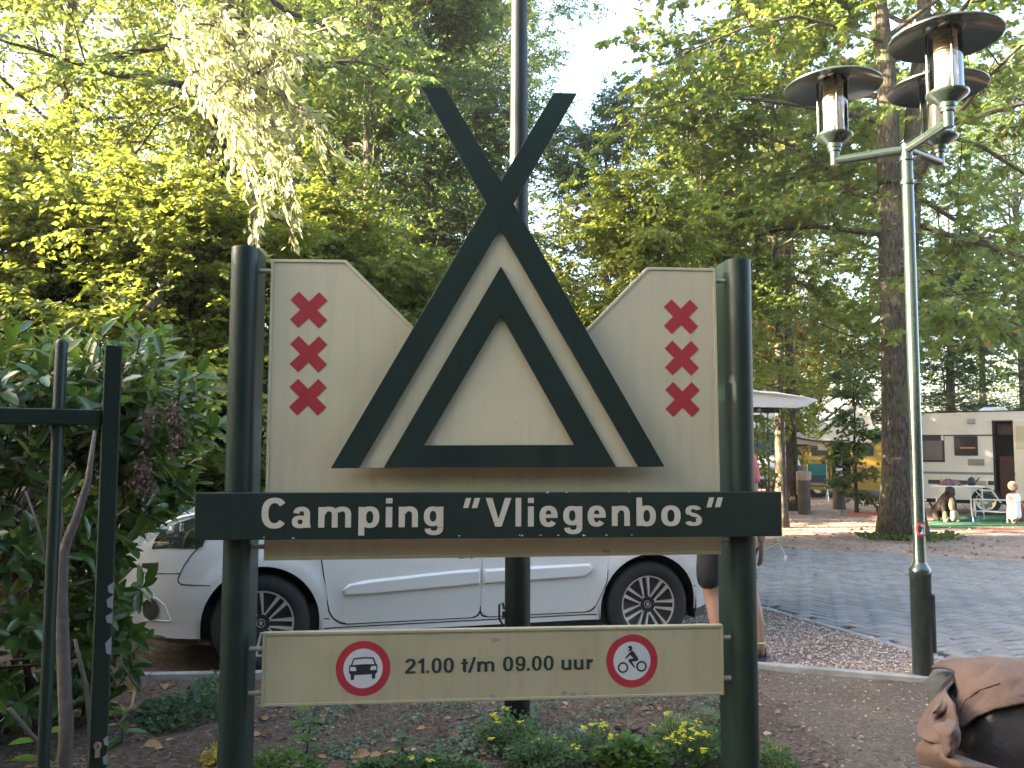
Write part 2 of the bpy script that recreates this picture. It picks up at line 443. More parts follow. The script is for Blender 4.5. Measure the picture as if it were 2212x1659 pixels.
def stone_mat(name, cols, rough=0.8):
    m = bpy.data.materials.new(name); m.use_nodes = True; nt = m.node_tree; N = nt.nodes
    b = N["Principled BSDF"]; b.inputs["Roughness"].default_value = rough; b.inputs["Specular IOR Level"].default_value = 0.3
    g = N.new("ShaderNodeNewGeometry"); rp = N.new("ShaderNodeValToRGB"); e = rp.color_ramp.elements
    e[0].color = (*cols[0], 1); e[1].color = (*cols[-1], 1)
    for i, c in enumerate(cols[1:-1]): x = e.new((i+1)/(len(cols)-1)); x.color = (*c, 1)
    rp.color_ramp.interpolation = 'CONSTANT'
    nt.links.new(g.outputs["Random Per Island"], rp.inputs[0]); nt.links.new(rp.outputs[0], b.inputs["Base Color"]); return m
M_pebble = stone_mat("gravel_stones", [(.40, .29, .23), (.28, .19, .15), (.5, .4, .34), (.2, .13, .10), (.44, .33, .27), (.33, .26, .22), (.6, .52, .46), (.38, .25, .19)])
pp = rnd_in(gp, 16000, 0.6, 3.2, 5.3, 9.6, lambda x, y: y > kerb_y(min(x, 2.62))+.04) + rnd_in(gp, 2200, -.8, 0.9, 5.2, 7.4, lambda x, y: y > kerb_y(x)+.04)
pp = np.array([(x, y, 0.004) for x, y in pp])
o = scatter_stones("gravel", pp, RNG.uniform(.007, .0165, len(pp)), M_pebble)
tag(o, "loose pink brown gravel in the parking bay", None, kind="stuff")

# bark chips, small stones and crumbs over the soil
M_chip = stone_mat("bark_chips", [(.12, .082, .055), (.075, .052, .037), (.2, .14, .10), (.10, .074, .055), (.16, .115, .082), (.055, .042, .033), (.30, .25, .205), (.12, .088, .065)])
cp = []
while len(cp) < 12000:
    x = random.uniform(-3.3, 2.7); y = 2.6 + (kerb_y(min(x, 2.62))-.06-2.6)*random.random()
    if x > 1.4+.25*noise2(y*1.9, 3.3, 4) and random.random() < min(.72, (x-1.2)*1.1): continue
    cp.append((x, y, .008 + .013*noise2(x*1.2, y*1.2, 1)))
cp = np.array(cp); sz = RNG.uniform(.003, .009, len(cp))*RNG.choice([1, 1, 1, 1.8], len(cp))
o = scatter_stones("mulch_chips", cp, sz, M_chip, 0.4)
tag(o, "dark mulch chips and crumbs over the soil", None, kind="stuff")
# light grit over the trodden dirt, fallen leaves
M_dry = leaf_mat("dry_leaf", (.17, .075, .03), (.34, .19, .085), (.4, .2, .05), c3=(.42, .30, .16), rough=0.7, trans=0.12)
M_dryp = leaf_mat("dry_leaf_pale", (.26, .19, .12), (.40, .31, .21), (.4, .3, .1), c3=(.5, .42, .3), rough=0.75, trans=0.1)
def fallen(name, pts, size, m, label, z=0.012):
    n = len(pts); P = np.array([(x, y, z+random.uniform(0, .008)) for x, y in pts])
    a = RNG.uniform(0, 2*PI, n); D = np.stack([np.cos(a), np.sin(a), RNG.uniform(-.1, .35, n)], 1)
    Nn = unit(np.stack([RNG.normal(0, .35, n), RNG.normal(0, .35, n), np.ones(n)], 1))
    L = RNG.uniform(*size, n)
    me = leaves_mesh(name, P, D, Nn, L, L*RNG.uniform(.45, .7, n), m, 'oval', 0.35, 0.2)
    o = link(name, me); return tag(o, label, None, kind="stuff")
bedpts = []
while len(bedpts) < 650:
    x = random.uniform(-3.2, 1.6); y = 2.7+(kerb_y(x)-.08-2.7)*random.random()**.8
    bedpts.append((x, y))
fallen("fallen_leaves", bedpts, (.022, .06), M_dry, "small brown fallen leaves on the dark soil")
dp = []
while len(dp) < 700:
    x = random.uniform(1.5, 2.75); y = 3.2+(kerb_y(min(x, 2.62))-.05-3.2)*random.random()
    dp.append((x, y))
fallen("fallen_leaf_scraps", dp, (.008, .026), M_dryp, "pale leaf scraps on the trodden dirt")
rp_ = rnd_in(road_poly, 70, 1.5, 9, 5.6, 12)
fallen("road_leaves", rp_, (.025, .06), M_dryp, "few pale leaves lying on the paved road", 0.024)
sp = [(random.uniform(2.5, 16), random.uniform(10.5, 27)) for _ in range(2600)]
sp = [p for p in sp if not inpoly(p[0], p[1], road_poly)]
fallen("site_leaves", sp, (.04, .10), M_dry, "brown leaves scattered over the campsite ground", -0.006)
# single larger dead leaves that can be picked out
LEAF_LABELS = ['curled brown leaf under the right half of the time board', 'brown dead leaf left of the tall pole on the bare soil', 'brown leaf below the left end of the time board', 'dead leaf close beside the left sign post', 'brown leaf in front of the tall pole at the bottom edge', 'dead leaf between gate post and left sign post', 'brown leaf beside the pale root near the kerb', 'brown leaf lying against the kerb before the white car', 'dry leaf in the ground cover behind the yellow flowers', 'dry leaf next to the right sign post', 'brown leaf on the trodden dirt right of the right post']
big = [(1040, 1628, 0), (1000, 1585, 1), (700, 1560, 2), (575, 1555, 0), (800, 1628, 1), (310, 1610, 2), (270, 1475, 0), (355, 1478, 1), (1245, 1552, 2), (1580, 1545, 0), (1692, 1625, 1)]
for (px, py, k) in big:
    p = gnd(px, py, 0.02); a = random.uniform(0, 6.28)
    me = leaves_mesh("fallen_leaf", [p], [(math.cos(a), math.sin(a), .2)], [(.3, -.5, 1)], .085, .055, M_dry, 'lobed' if k == 0 else 'long', .5, .35)
    o = link("fallen_leaf", me)
    tag(o, LEAF_LABELS.pop(0), "leaf", "single dead leaves on the bed")
p = gnd(1462, 1437, 0.02)
o = link("fallen_leaf", leaves_mesh("fallen_leaf", [p], [(1, .2, .1)], [(0, -.4, 1)], .075, .05, leaf_mat("yellow_leaf", (.5, .5, .08), (.6, .58, .12), (.6, .6, .1), trans=.2), 'lobed', .3, .1))
tag(o, "yellow green leaf lying on gravel beside the kerb", "leaf")

# ================================================================== TREES
def bark(name, c1, c2, scale=6.0, bump=0.9):
    m = bpy.data.materials.new(name); m.use_nodes = True; nt = m.node_tree; N = nt.nodes
    b = N["Principled BSDF"]; b.inputs["Roughness"].default_value = 0.9; b.inputs["Specular IOR Level"].default_value = 0.2
    tc = N.new("ShaderNodeTexCoord"); mp = N.new("ShaderNodeMapping"); mp.inputs["Scale"].default_value = (scale, scale, scale*0.22)
    nt.links.new(tc.outputs["Object"], mp.inputs[0])
    nz = N.new("ShaderNodeTexNoise"); nz.inputs["Scale"].default_value = 5; nz.inputs["Detail"].default_value = 8; nz.inputs["Roughness"].default_value = .65
    nt.links.new(mp.outputs[0], nz.inputs["Vector"])
    rp = N.new("ShaderNodeValToRGB"); rp.color_ramp.elements[0].position = .38; rp.color_ramp.elements[1].position = .62
    rp.color_ramp.elements[0].color = (*c1, 1); rp.color_ramp.elements[1].color = (*c2, 1)
    nt.links.new(nz.outputs["Fac"], rp.inputs[0])
    n2 = N.new("ShaderNodeTexNoise"); n2.inputs["Scale"].default_value = 2.2; nt.links.new(tc.outputs["Object"], n2.inputs["Vector"])
    r2 = N.new("ShaderNodeValToRGB"); r2.color_ramp.elements[0].position = .56; r2.color_ramp.elements[1].position = .7
    r2.color_ramp.elements[0].color = (0, 0, 0, 1); r2.color_ramp.elements[1].color = (.7, .7, .7, 1)
    nt.links.new(n2.outputs["Fac"], r2.inputs[0])
    mx = N.new("ShaderNodeMix"); mx.data_type = 'RGBA'; nt.links.new(r2.outputs[0], mx.inputs[0]); nt.links.new(rp.outputs[0], mx.inputs[6]); mx.inputs[7].default_value = (.085, .10, .04, 1)
    nt.links.new(mx.outputs[2], b.inputs["Base Color"])
    bp = N.new("ShaderNodeBump"); bp.inputs["Strength"].default_value = bump; bp.inputs["Distance"].default_value = 0.03
    nt.links.new(nz.outputs["Fac"], bp.inputs["Height"]); nt.links.new(bp.outputs[0], b.inputs["Normal"]); return m
M_bark = bark("grey_bark", (.035, .028, .022), (.15, .125, .10))
M_bark3 = bark("furrowed_bark", (.022, .018, .014), (.095, .08, .064), 7.0, 1.0)
M_bark2 = bark("dark_bark", (.022, .018, .014), (.085, .068, .052))
T_Y = (.36, .40, .05)
L_lime = leaf_mat("leaf_lime", (.055, .085, .016), (.12, .15, .025), T_Y, c3=(.17, .18, .03), trans=.5)
L_mid = leaf_mat("leaf_mid", (.032, .062, .022), (.068, .108, .036), (.24, .33, .06), c3=(.11, .14, .03), trans=.5)
L_dark = leaf_mat("leaf_dark", (.022, .044, .022), (.048, .08, .034), (.15, .25, .06), trans=.48)
L_maple = leaf_mat("leaf_maple", (.04, .08, .02), (.09, .135, .03), (.30, .38, .06), c3=(.13, .16, .035), trans=.52, rare=(.22, .07, .03), rare_at=.985)
L_autumn = leaf_mat("leaf_turning", (.07, .08, .02), (.11, .10, .025), (.42, .28, .06), c3=(.24, .10, .03), trans=.5)
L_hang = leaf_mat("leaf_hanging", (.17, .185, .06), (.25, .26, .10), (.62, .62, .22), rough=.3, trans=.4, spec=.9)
L_ivy = leaf_mat("leaf_ivy", (.035, .055, .014), (.075, .10, .02), (.30, .36, .03), c3=(.14, .17, .02), trans=.45)

def poly_at(pts, s):
    pts = np.asarray(pts); k = len(pts)-1; x = min(max(s, 0), .9999)*k; i = int(x); return pts[i]+(pts[i+1]-pts[i])*(x-i), unit(pts[i+1]-pts[i])
def tree_meshes(seed, H, r0, cb, R, nl=16, ns=8, nsp=8, lps=12, leaf=(.075, .11), wr=.62, shape='oval', lm=None, bm=None, elev=(5, 55), droop=.25, lean=(0, 0), prof=None, fork=None, aim=None, sides=9, top=0.95, curve=0.0):
    rg = np.random.default_rng(seed)
    tk = MB(); n = 10
    tp = np.array([(lean[0]*t*t*H + rg.normal(0, .012)*H*.3*t, lean[1]*t*t*H + rg.normal(0, .012)*H*.3*t, -0.15+H*top*t) for t in np.linspace(0, 1, n)])
    rr = [r0*(1.0-.86*t)*(1+.55*max(0, 1-t*12)) for t in np.linspace(0, 1, n)]
    fine = [poly_at(tp, s)[0] for s in np.linspace(0, .999, 22)]
    rf = [r0*(1.0-.84*t)*(1+.5*max(0, 1-t*14)) for t in np.linspace(0, 1, 22)]
    tk.tube(fine, rf, sides)
    stems = [(tp, rr)]
    if fork:
        for (fz, fx, fy, fr) in fork:
            b0, _ = poly_at(tp, fz); q = np.array([b0 + np.array([fx*s**.8, fy*s**.8, (H*.9-b0[2])*s]) for s in np.linspace(0, 1, 8)])
            q[1:] += rg.normal(0, .04, (7, 3)); rq = [fr*(1-.8*s) for s in np.linspace(0, 1, 8)]
            tk.tube(q, rq, sides); stems.append((q, rq))
    P = []; D = []; Nn = []
    def limb(b0, dirv, Ll, rl):
        pts = [b0]; d = dirv.copy()
        for k in range(6):
            d = unit(d + rg.normal(0, .14, 3) + np.array([0, 0, -droop*.22*k/3 + curve]))
            pts.append(pts[-1]+d*Ll/6)
        tk.tube(pts, [rl*(1-.85*k/6) for k in range(7)], 5, caps=False)
        for j in range(ns):
            s = .18+.8*(j+rg.uniform(0, .8))/ns; q, td = poly_at(pts, min(s, .99))
            side = unit(np.cross(td, (0, 0, 1.0)))*(1 if j % 2 else -1)
            sd_ = unit(td*rg.uniform(.35, .9) + side*rg.uniform(.5, 1) + np.array([0, 0, rg.uniform(-.55, .75)-droop*.2]))
            sl = Ll*rg.uniform(.22, .42)*(1.15-.5*s)+.2
            sp_ = [q, q+sd_*sl*.5+np.array([0, 0, .02]), q+sd_*sl+np.array([0, 0, -droop*.25*sl])]
            tk.tube(sp_, [rl*.2+.004, rl*.12+.003, .003], 3, caps=False)
            ss = np.sort(rg.uniform(.15, 1, nsp)); a = np.array([poly_at(sp_, x)[0] for x in ss])
            sg = np.where(np.arange(nsp) % 2 == 0, 1, -1)[:, None]
            perp = unit(np.cross(sd_, (0, 0, 1.0)))
            dd = unit(sd_*rg.uniform(.3, .9, (nsp, 1)) + perp*sg*rg.uniform(.3, 1.0, (nsp, 1)) + rg.normal(0, .38, (nsp, 3)) + np.array([0, 0, -droop*.6]))
            ll = rg.uniform(.25, .6, (nsp, 1))*min(1.0, .45+Ll*.2)
            t = (np.arange(lps)+.6)/lps; t = t[None, :, None]
            base = a[:, None]+dd[:, None]*ll[:, None]*t + np.array([0, 0, -.12*droop])*ll[:, None]*t*t
            sgn = np.where(np.arange(lps) % 2 == 0, 1., -1.)[None, :, None]
            pr = unit(np.cross(dd, (0, 0, 1.0)))[:, None]
            ld = unit(dd[:, None]*.55 + pr*sgn*.85 + rg.normal(0, .3, base.shape) + np.array([0, 0, -.25-.3*droop]))
            ln = unit(np.array([0, 0, 1.0])+rg.normal(0, .48, base.shape))
            P.append(base.reshape(-1, 3)); D.append(ld.reshape(-1, 3)); Nn.append(ln.reshape(-1, 3))
    for li in range(nl):
        st, sr = stems[li % len(stems)]
        f = (li+.5)/nl; z = cb + (0.985-cb)*f
        b0, td = poly_at(st, min(max((z*H-st[0][2])/(st[-1][2]-st[0][2]), .02), .99))
        az = li*2.39996+seed + rg.normal(0, .25)
        if aim is not None and rg.random() < aim[1]: az = aim[0]+rg.normal(0, .8)
        el = rad(elev[0]+(elev[1]-elev[0])*f+rg.normal(0, 14))
        pf = prof(f) if prof else max(.18, (1-(max(0, f-.3)/.78)**2)**.5 if f > .3 else .75+.25*f/.3)
        limb(b0, np.array([math.cos(az)*math.cos(el), math.sin(az)*math.cos(el), math.sin(el)]), R*pf*rg.uniform(.8, 1.15), r0*.16*(1-.5*f)+.010)
    P = np.concatenate(P); D = np.concatenate(D); Nn = np.concatenate(Nn)
    L = rg.uniform(leaf[0], leaf[1], len(P))
    return tk, (P, D, Nn, L, L*wr*rg.uniform(.85, 1.15, len(P)))
def make_tree(name, label, loc, rotz=0.0, group=None, cat="tree", lm=L_mid, bm=M_bark, shape='oval', crown_name="crown", **kw):
    tk, (P, D, Nn, L, W) = tree_meshes(lm=lm, bm=bm, shape=shape, **kw)
    root = thing(name, label, cat, loc, rotz, group)
    tk.build("trunk", bm, root, smooth='full')
    link(crown_name, leaves_mesh(crown_name, P, D, Nn, L, W, lm, shape), root)
    return root

# --- the wood: archetypes, then copies -------------------------------------------------
t_lime = make_tree("lime_tree", "broad yellow green lime tree at the left edge behind the laurel hedge", (-6.6, 12.2, 0), .4, lm=L_lime,
                   seed=11, H=10.5, r0=.20, cb=.10, R=3.6, nl=44, ns=13, nsp=10, lps=14, shape='kite', wr=.75, leaf=(.058, .09), elev=(0, 55), droop=.35)
t_mid = make_tree("beech_tree", "tall mid green tree behind the left cross panel of the sign", (-2.9, 16.8, 0), 1.1, lm=L_mid,
                  seed=23, H=13.0, r0=.22, cb=.34, R=3.6, nl=48, ns=13, nsp=10, lps=14, shape='kite', wr=.75, leaf=(.055, .085), elev=(5, 60), droop=.3)
t_dark = make_tree("elm_tree", "dark green dense tree behind the sign left of the tall pole", (-4.4, 20.5, 0), .3, lm=L_dark,
                   seed=37, H=12.0, r0=.2, cb=.10, R=3.4, nl=50, ns=13, nsp=10, lps=14, shape='kite', wr=.75, leaf=(.06, .09), elev=(5, 55), droop=.25)
t_young = make_tree("young_maple", "slim maple with light green tiers left of the big maple trunk", (5.1, 16.2, 0), .8, lm=L_maple, shape='lobed',
                    seed=41, H=10.5, r0=.11, cb=.36, R=2.8, nl=28, ns=9, nsp=8, lps=11, leaf=(.085, .12), wr=.9, elev=(8, 50), droop=.22)
t_bush = make_tree("hazel_bush", "yellow green bush glowing in the sun behind the laurel hedge", (-4.6, 9.0, 0), .2, lm=L_lime, cat="bush", bm=M_bark2,
                   seed=53, H=3.6, r0=.05, cb=.04, R=1.9, nl=36, ns=12, nsp=9, lps=13, shape='kite', wr=.75, leaf=(.05, .08), elev=(10, 70), droop=.3)
G_W = "trees of the wood beyond the sign"
def put(src, label, x, y, rz, s=1.0, group=None, bush=False):
    s3 = s if hasattr(s, '__len__') else (s, s, s)
    return dup(src, (x, y, 0), rz, label, group, s3)
# left side
put(t_lime, "second row lime tree glowing yellow behind the ivy clad trunk", -4.4, 20.0, 3.9, 1.08)
put(t_mid, "tall mid green tree behind the ivy clad trunk at left", -6.2, 19.0, 2.5, 1.15)
put(t_bush, "bright yellow green bush in front of the ivy clad trunk", -3.3, 8.6, 1.9, (1.05, 1.05, .95))
put(t_bush, "glowing bush close behind the left sign post", -2.4, 10.2, 3.6, (1.1, 1.1, 1.0))
put(t_bush, "tall glowing bush at the far left behind the gate", -6.1, 9.6, 4.6, (1.2, 1.2, 1.15))
put(t_bush, "low yellow green bush behind the car and hedge", -1.5, 11.2, 5.2, (1.1, 1.1, .9))
# centre
put(t_dark, "dark tree filling the gap left of the tent emblem", -1.9, 18.6, 1.7, .95)
put(t_mid, "leafy tree behind the crossed poles of the emblem", -1.0, 24.0, 4.4, 1.12)
put(t_dark, "low dark tree right of the tall pole behind the emblem", 2.3, 20.5, 2.9, .80)
put(t_bush, "dark round bush behind the right slope of the panel", 1.9, 12.9, 2.6, (1.15, 1.15, 1.25))
put(t_young, "small light green maple behind the right sign post", 3.5, 15.5, 2.2, .72)
# right
put(t_dark, "dark hedge like tree behind the caravan roof", 14.2, 27.5, .9, (1.0, 1.0, .60))
put(t_dark, "dark low tree behind the gap between caravan and big maple", 11.2, 31.0, 2.0, (1.0, 1.0, .55))
put(t_dark, "dark low tree behind the white camper van", 7.6, 34.0, 4.1, (1.1, 1.1, .55))
put(t_mid, "leafy tree standing behind the yellow camper van", 8.6, 36.5, 3.0, (1.1, 1.1, 1.0))
put(t_young, "light green maple at the right edge behind the lamps", 11.6, 24.6, 1.2, 1.2)
put(t_mid, "tall tree at the right edge beyond the caravan", 17.5, 29.0, .2, 1.1)
put(t_lime, "pale green tree between the big maple and the lamp post top", 9.6, 28.8, 1.7, (1.0, 1.0, 1.15))
tt = make_tree("turning_maple", "maple with reddish turning leaves right behind the big trunk", (7.3, 27.5, 0), .5, lm=L_autumn, shape='lobed',
               seed=67, H=8.5, r0=.10, cb=.38, R=2.6, nl=16, ns=8, nsp=8, lps=10, leaf=(.10, .15), wr=.9, elev=(5, 50), droop=.3)
# far wood: many indistinguishable trees beyond, one mass
far = [(-16, 24), (-12, 30), (-9, 25), (-4, 29), (-1, 34), (3.5, 37), (7, 41), (9, 36), (12, 34), (17, 33), (21, 38), (16, 42), (24, 30), (-20, 34), (-14, 40), (-6, 42), (1, 46), (11, 47), (27, 44), (22, 22)]
fr = random.Random(5)
FV = []; FT = MB()
for (x, y) in far:
    n = 3600; Hh = fr.uniform(9, 14)*(0.62 if -1 < x < 9 else 1.0)
    th = RNG.uniform(0, 2*PI, n); zz = RNG.uniform(.06, 1, n); cl = RNG.integers(0, 60, n)
    cc = np.random.default_rng(abs(int(x*7+y))+1000).normal(0, 1, (60, 3)); cc = unit(cc)*np.random.default_rng(abs(int(y))+77).uniform(.55, 1, (60, 1))
    q = cc[cl]*np.array([3.6, 3.6, Hh*.48]) + RNG.normal(0, .55, (n, 3)) + np.array([x, y, Hh*.52])
    q = q[q[:, 2] > .1]; FV.append(q)
    FT.tube([(x, y, -.1), (x+.1, y, Hh*.5), (x+.2, y, Hh*.9)], [.2, .13, .04], 6)
FV = np.concatenate(FV); n = len(FV)
me = leaves_mesh("woodland", FV, RNG.normal(0, 1, (n, 3))+np.array([0, 0, -.4]), RNG.normal(0, .7, (n, 3))+np.array([0, -.2, 1]), RNG.uniform(.11, .19, n), RNG.uniform(.08, .13, n), L_mid, 'kite')
tag(link("woodland", me), "far off wood of green trees closing the background", None, kind="stuff")
FT.build("woodland_trunks", M_bark2, kind="stuff")["label"] = "trunks of the far off wood"
# unseen wood edge, added with rows and gaps shaped to shade the entrance
SH = []; ST = MB(); sr_ = np.random.default_rng(91)
sdx, sdy = -SUN_FROM.x, -SUN_FROM.y; vx, vy = sdy, -sdx
spots_ = []
for (dist, H0, jit, step) in ((14, 7.4, .3, 2.2), (19, 8.6, .6, 2.8), (25, 10.2, 1.0, 3.4)):
    p = -19.0
    while p < 22:
        x, y = -sdx*dist+vx*p, 3.3-sdy*dist+vy*p   # p grows towards the camera side
        hz_ = H0 if p > -1.9 else (H0+.4 if -9.6 < p < -6.3 else (H0+2 if p < -17.5 else 0))
        if hz_ == 0: p += .7; continue
        spots_.append((x+sr_.uniform(-.5, .5), y+sr_.uniform(-.5, .5), hz_+sr_.uniform(-jit, jit)+0)); p += step*sr_.uniform(.85, 1.15)
spots_ += [(-9.5, 6.6, 4.6), (-2.6, -3.2, 8.6), (0.2, -3.6, 9.2), (3.0, -3.4, 9.0), (-2.2, -5.6, 9), (2.4, -6, 9.5), (0, -7.5, 10), (5.5, -4.5, 9), (-5, -6, 8.5), (5, -9, 9), (9, -7.5, 9.5), (13, -6, 9), (8, -13, 11), (14, -11, 11), (17, -4, 9), (20, 1, 9)]
for (x, y, Hh) in spots_:
    n = 5200; R_ = 2.6
    cc = unit(sr_.normal(0, 1, (50, 3)))*sr_.uniform(.35, 1, (50, 1)); cl = sr_.integers(0, 50, n)
    q = cc[cl]*np.array([R_, R_, Hh*.46])+sr_.normal(0, .38, (n, 3))+np.array([x, y, Hh*.50]); q = q[(q[:, 2] > .1)]
    SH.append(q); ST.tube([(x, y, -.1), (x, y+.1, Hh*.5), (x, y, Hh*.85)], [.2, .14, .04], 6)
SH = np.concatenate(SH); n = len(SH)
me = leaves_mesh("shade_woodland", SH, sr_.normal(0, 1, (n, 3))+np.array([0, 0, -.4]), sr_.normal(0, .8, (n, 3))+np.array([0, 0, .6]), sr_.uniform(.2, .32, n), sr_.uniform(.15, .24, n), L_mid, 'kite')
tag(link("shade_woodland", me), "unseen wood edge added behind and left to shade the entrance", None, kind="stuff")
ST.build("shade_woodland_trunks", M_bark2, kind="stuff")["label"] = "trunks of the unseen wood edge added for shade by the entrance"

# --- big double maple at the right ------------------------------------------------------
tk, (P, D, Nn, L, W) = tree_meshes(seed=5, H=15.0, r0=.31, cb=.30, R=5.2, nl=42, ns=11, nsp=9, lps=11, leaf=(.095, .135), wr=.92, elev=(0, 60), droop=.3,
                                   fork=[(.2, 1.1, .3, .22)], sides=16, lean=(-.012, 0))
bigm = thing("big_maple", "big double stemmed maple with grey trunk beside the lamp post", "tree", (6.5, 14.3, 0))
tk.build("trunk", M_bark3, bigm, smooth='full')
link("crown", leaves_mesh("crown", P, D, Nn, L, W, L_maple, 'lobed', .18, .12), bigm)
# shoots growing from the trunk fork
n = 500; th = RNG.uniform(0, 2*PI, n); zz = RNG.uniform(3.9, 6.6, n); rr = .3+RNG.uniform(0, .35, n)
P = np.stack([rr*np.cos(th), rr*np.sin(th), zz], 1); D = np.stack([np.cos(th), np.sin(th), RNG.uniform(-.8, .2, n)], 1)
link("trunk_shoots", leaves_mesh("trunk_shoots", P, D, RNG.normal(0, .5, (n, 3))+np.array([0, 0, 1]), RNG.uniform(.08, .13, n), RNG.uniform(.08, .11, n), L_maple, 'lobed'), bigm)["kind"] = "stuff"
# weeds round its foot
n = 260; th = RNG.uniform(PI, 2.1*PI, n); rr = .42+RNG.uniform(0, .45, n)
P = np.stack([rr*np.cos(th), rr*np.sin(th), RNG.uniform(0, .06, n)], 1)
foot = link("foot_weeds", leaves_mesh("foot_weeds", P, np.stack([np.cos(th), np.sin(th), RNG.uniform(.3, 1.5, n)], 1), RNG.normal(0, .5, (n, 3))+np.array([0, 0, 1]), .09, .055, L_mid, 'oval'))
foot.location = bigm.location; tag(foot, "green weeds round the foot of the big maple", "weeds")

# --- ivy clad tree at left with the sunlit hanging boughs --------------------------------
tk, (P, D, Nn, L, W) = tree_meshes(seed=77, H=12.5, r0=.34, cb=.42, R=3.2, nl=16, ns=8, nsp=7, lps=12, leaf=(.07, .11), elev=(0, 55), droop=.3, sides=12)
ivy = thing("ivy_clad_tree", "thick dark trunk clad in ivy at left behind the hedge", "tree", (-3.65, 10.6, 0))
tk.build("trunk", M_bark2, ivy, smooth='full')
link("crown", leaves_mesh("crown", P, D, Nn, L, W, L_mid, 'oval'), ivy)
n = 5200; th = RNG.uniform(0, 2*PI, n); zz = RNG.uniform(.4, 7.2, n); rr = (.36-.03*zz/2)+np.abs(RNG.normal(0, .22, n))*(1+.6*np.sin(zz*2.3+th*2))
P = np.stack([rr*np.cos(th), rr*np.sin(th), zz], 1); D = np.stack([np.cos(th)*.5, np.sin(th)*.5, -np.ones(n)], 1)+RNG.normal(0, .35, (n, 3))
link("ivy", leaves_mesh("ivy", P, D, np.stack([np.cos(th), np.sin(th), .4*np.ones(n)], 1)+RNG.normal(0, .35, (n, 3)), RNG.uniform(.06, .11, n), RNG.uniform(.05, .09, n), L_ivy, 'lobed', .15), ivy)
hb = MB(); P = []; D = []; hr = np.random.default_rng(19)
tips = [(560, 60, 0), (620, 230, 1), (655, 250, 1), (640, 330, 1), (600, 420, 2), (570, 470, 2), (555, 520, 2), (630, 500, 2), (590, 300, 1), (520, 250, 1), (480, 190, 1), (450, 130, 0), (690, 300, 2), (540, 180, 0), (610, 140, 0), (660, 130, 0), (500, 110, 0), (700, 60, 0), (430, 60, 0), (580, 380, 2), (650, 420, 2), (400, 40, 0), (430, 110, 0), (380, 15, 0), (455, 190, 1), (410, 160, 0), (490, 250, 1), (360, 70, 0), (520, 330, 1), (600, 30, 0), (640, 60, 0), (470, 40, 0)]
for i, (px, py, lv) in enumerate(tips):
    tip = at(px, py, 7.2+hr.uniform(-.5, .5)); st = np.array([-3.6+hr.uniform(-.2, .2), 10.4, max(5.6, tip[2]+.7)+hr.uniform(-.3, .3)])
    mid = st*.45+tip*.55+np.array([0, 0, .45+.2*lv]); pts = []
    for s in np.linspace(0, 1, 9):
        pts.append(st*(1-s)**2+mid*2*s*(1-s)+tip*s*s + (hr.normal(0, .035, 3) if 0 < s else 0))
    hb.tube(pts, [.022*(1-.75*s)+.003 for s in np.linspace(0, 1, 9)], 5, caps=False)
    for s in np.linspace(.3, 1, 19):
        q, td = poly_at(pts, s); sd_ = unit(np.cross(td, (0, 1.0, 0)))*(1 if hr.random() < .5 else -1)
        dv = unit(td*.7+sd_*.5+hr.normal(0, .35, 3)+np.array([.25, 0, -.7])); ln = hr.uniform(.12, .38)
        hb.tube([q, q+dv*ln], [.004, .002], 3, caps=False)
        for t in np.linspace(.15, 1, 9):
            P.append(q+dv*ln*t+hr.normal(0, .012, 3)); D.append(unit(dv*.7+hr.normal(0, .45, 3)+np.array([.3, 0, -.45])))
P = np.array(P); D = np.array(D); n = len(P)
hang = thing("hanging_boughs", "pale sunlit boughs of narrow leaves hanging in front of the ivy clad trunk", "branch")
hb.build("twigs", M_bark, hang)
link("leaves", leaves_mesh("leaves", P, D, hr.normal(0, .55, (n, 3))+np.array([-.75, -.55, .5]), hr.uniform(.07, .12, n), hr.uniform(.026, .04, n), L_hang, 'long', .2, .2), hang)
# bare leaning stem behind the hedge
b = MB(); a = at(305, 690, 7.6); c = at(398, 560, 8.2); d = at(470, 450, 8.9); z0 = np.array([a[0]-1.3, 7.0, -.1])
b.tube([z0, a, c, d], [.06, .045, .035, .015], 7)
tag(b.build("leaning_stem", M_bark2, smooth='full'), "bare dark stem leaning right above the laurel hedge", "branch")

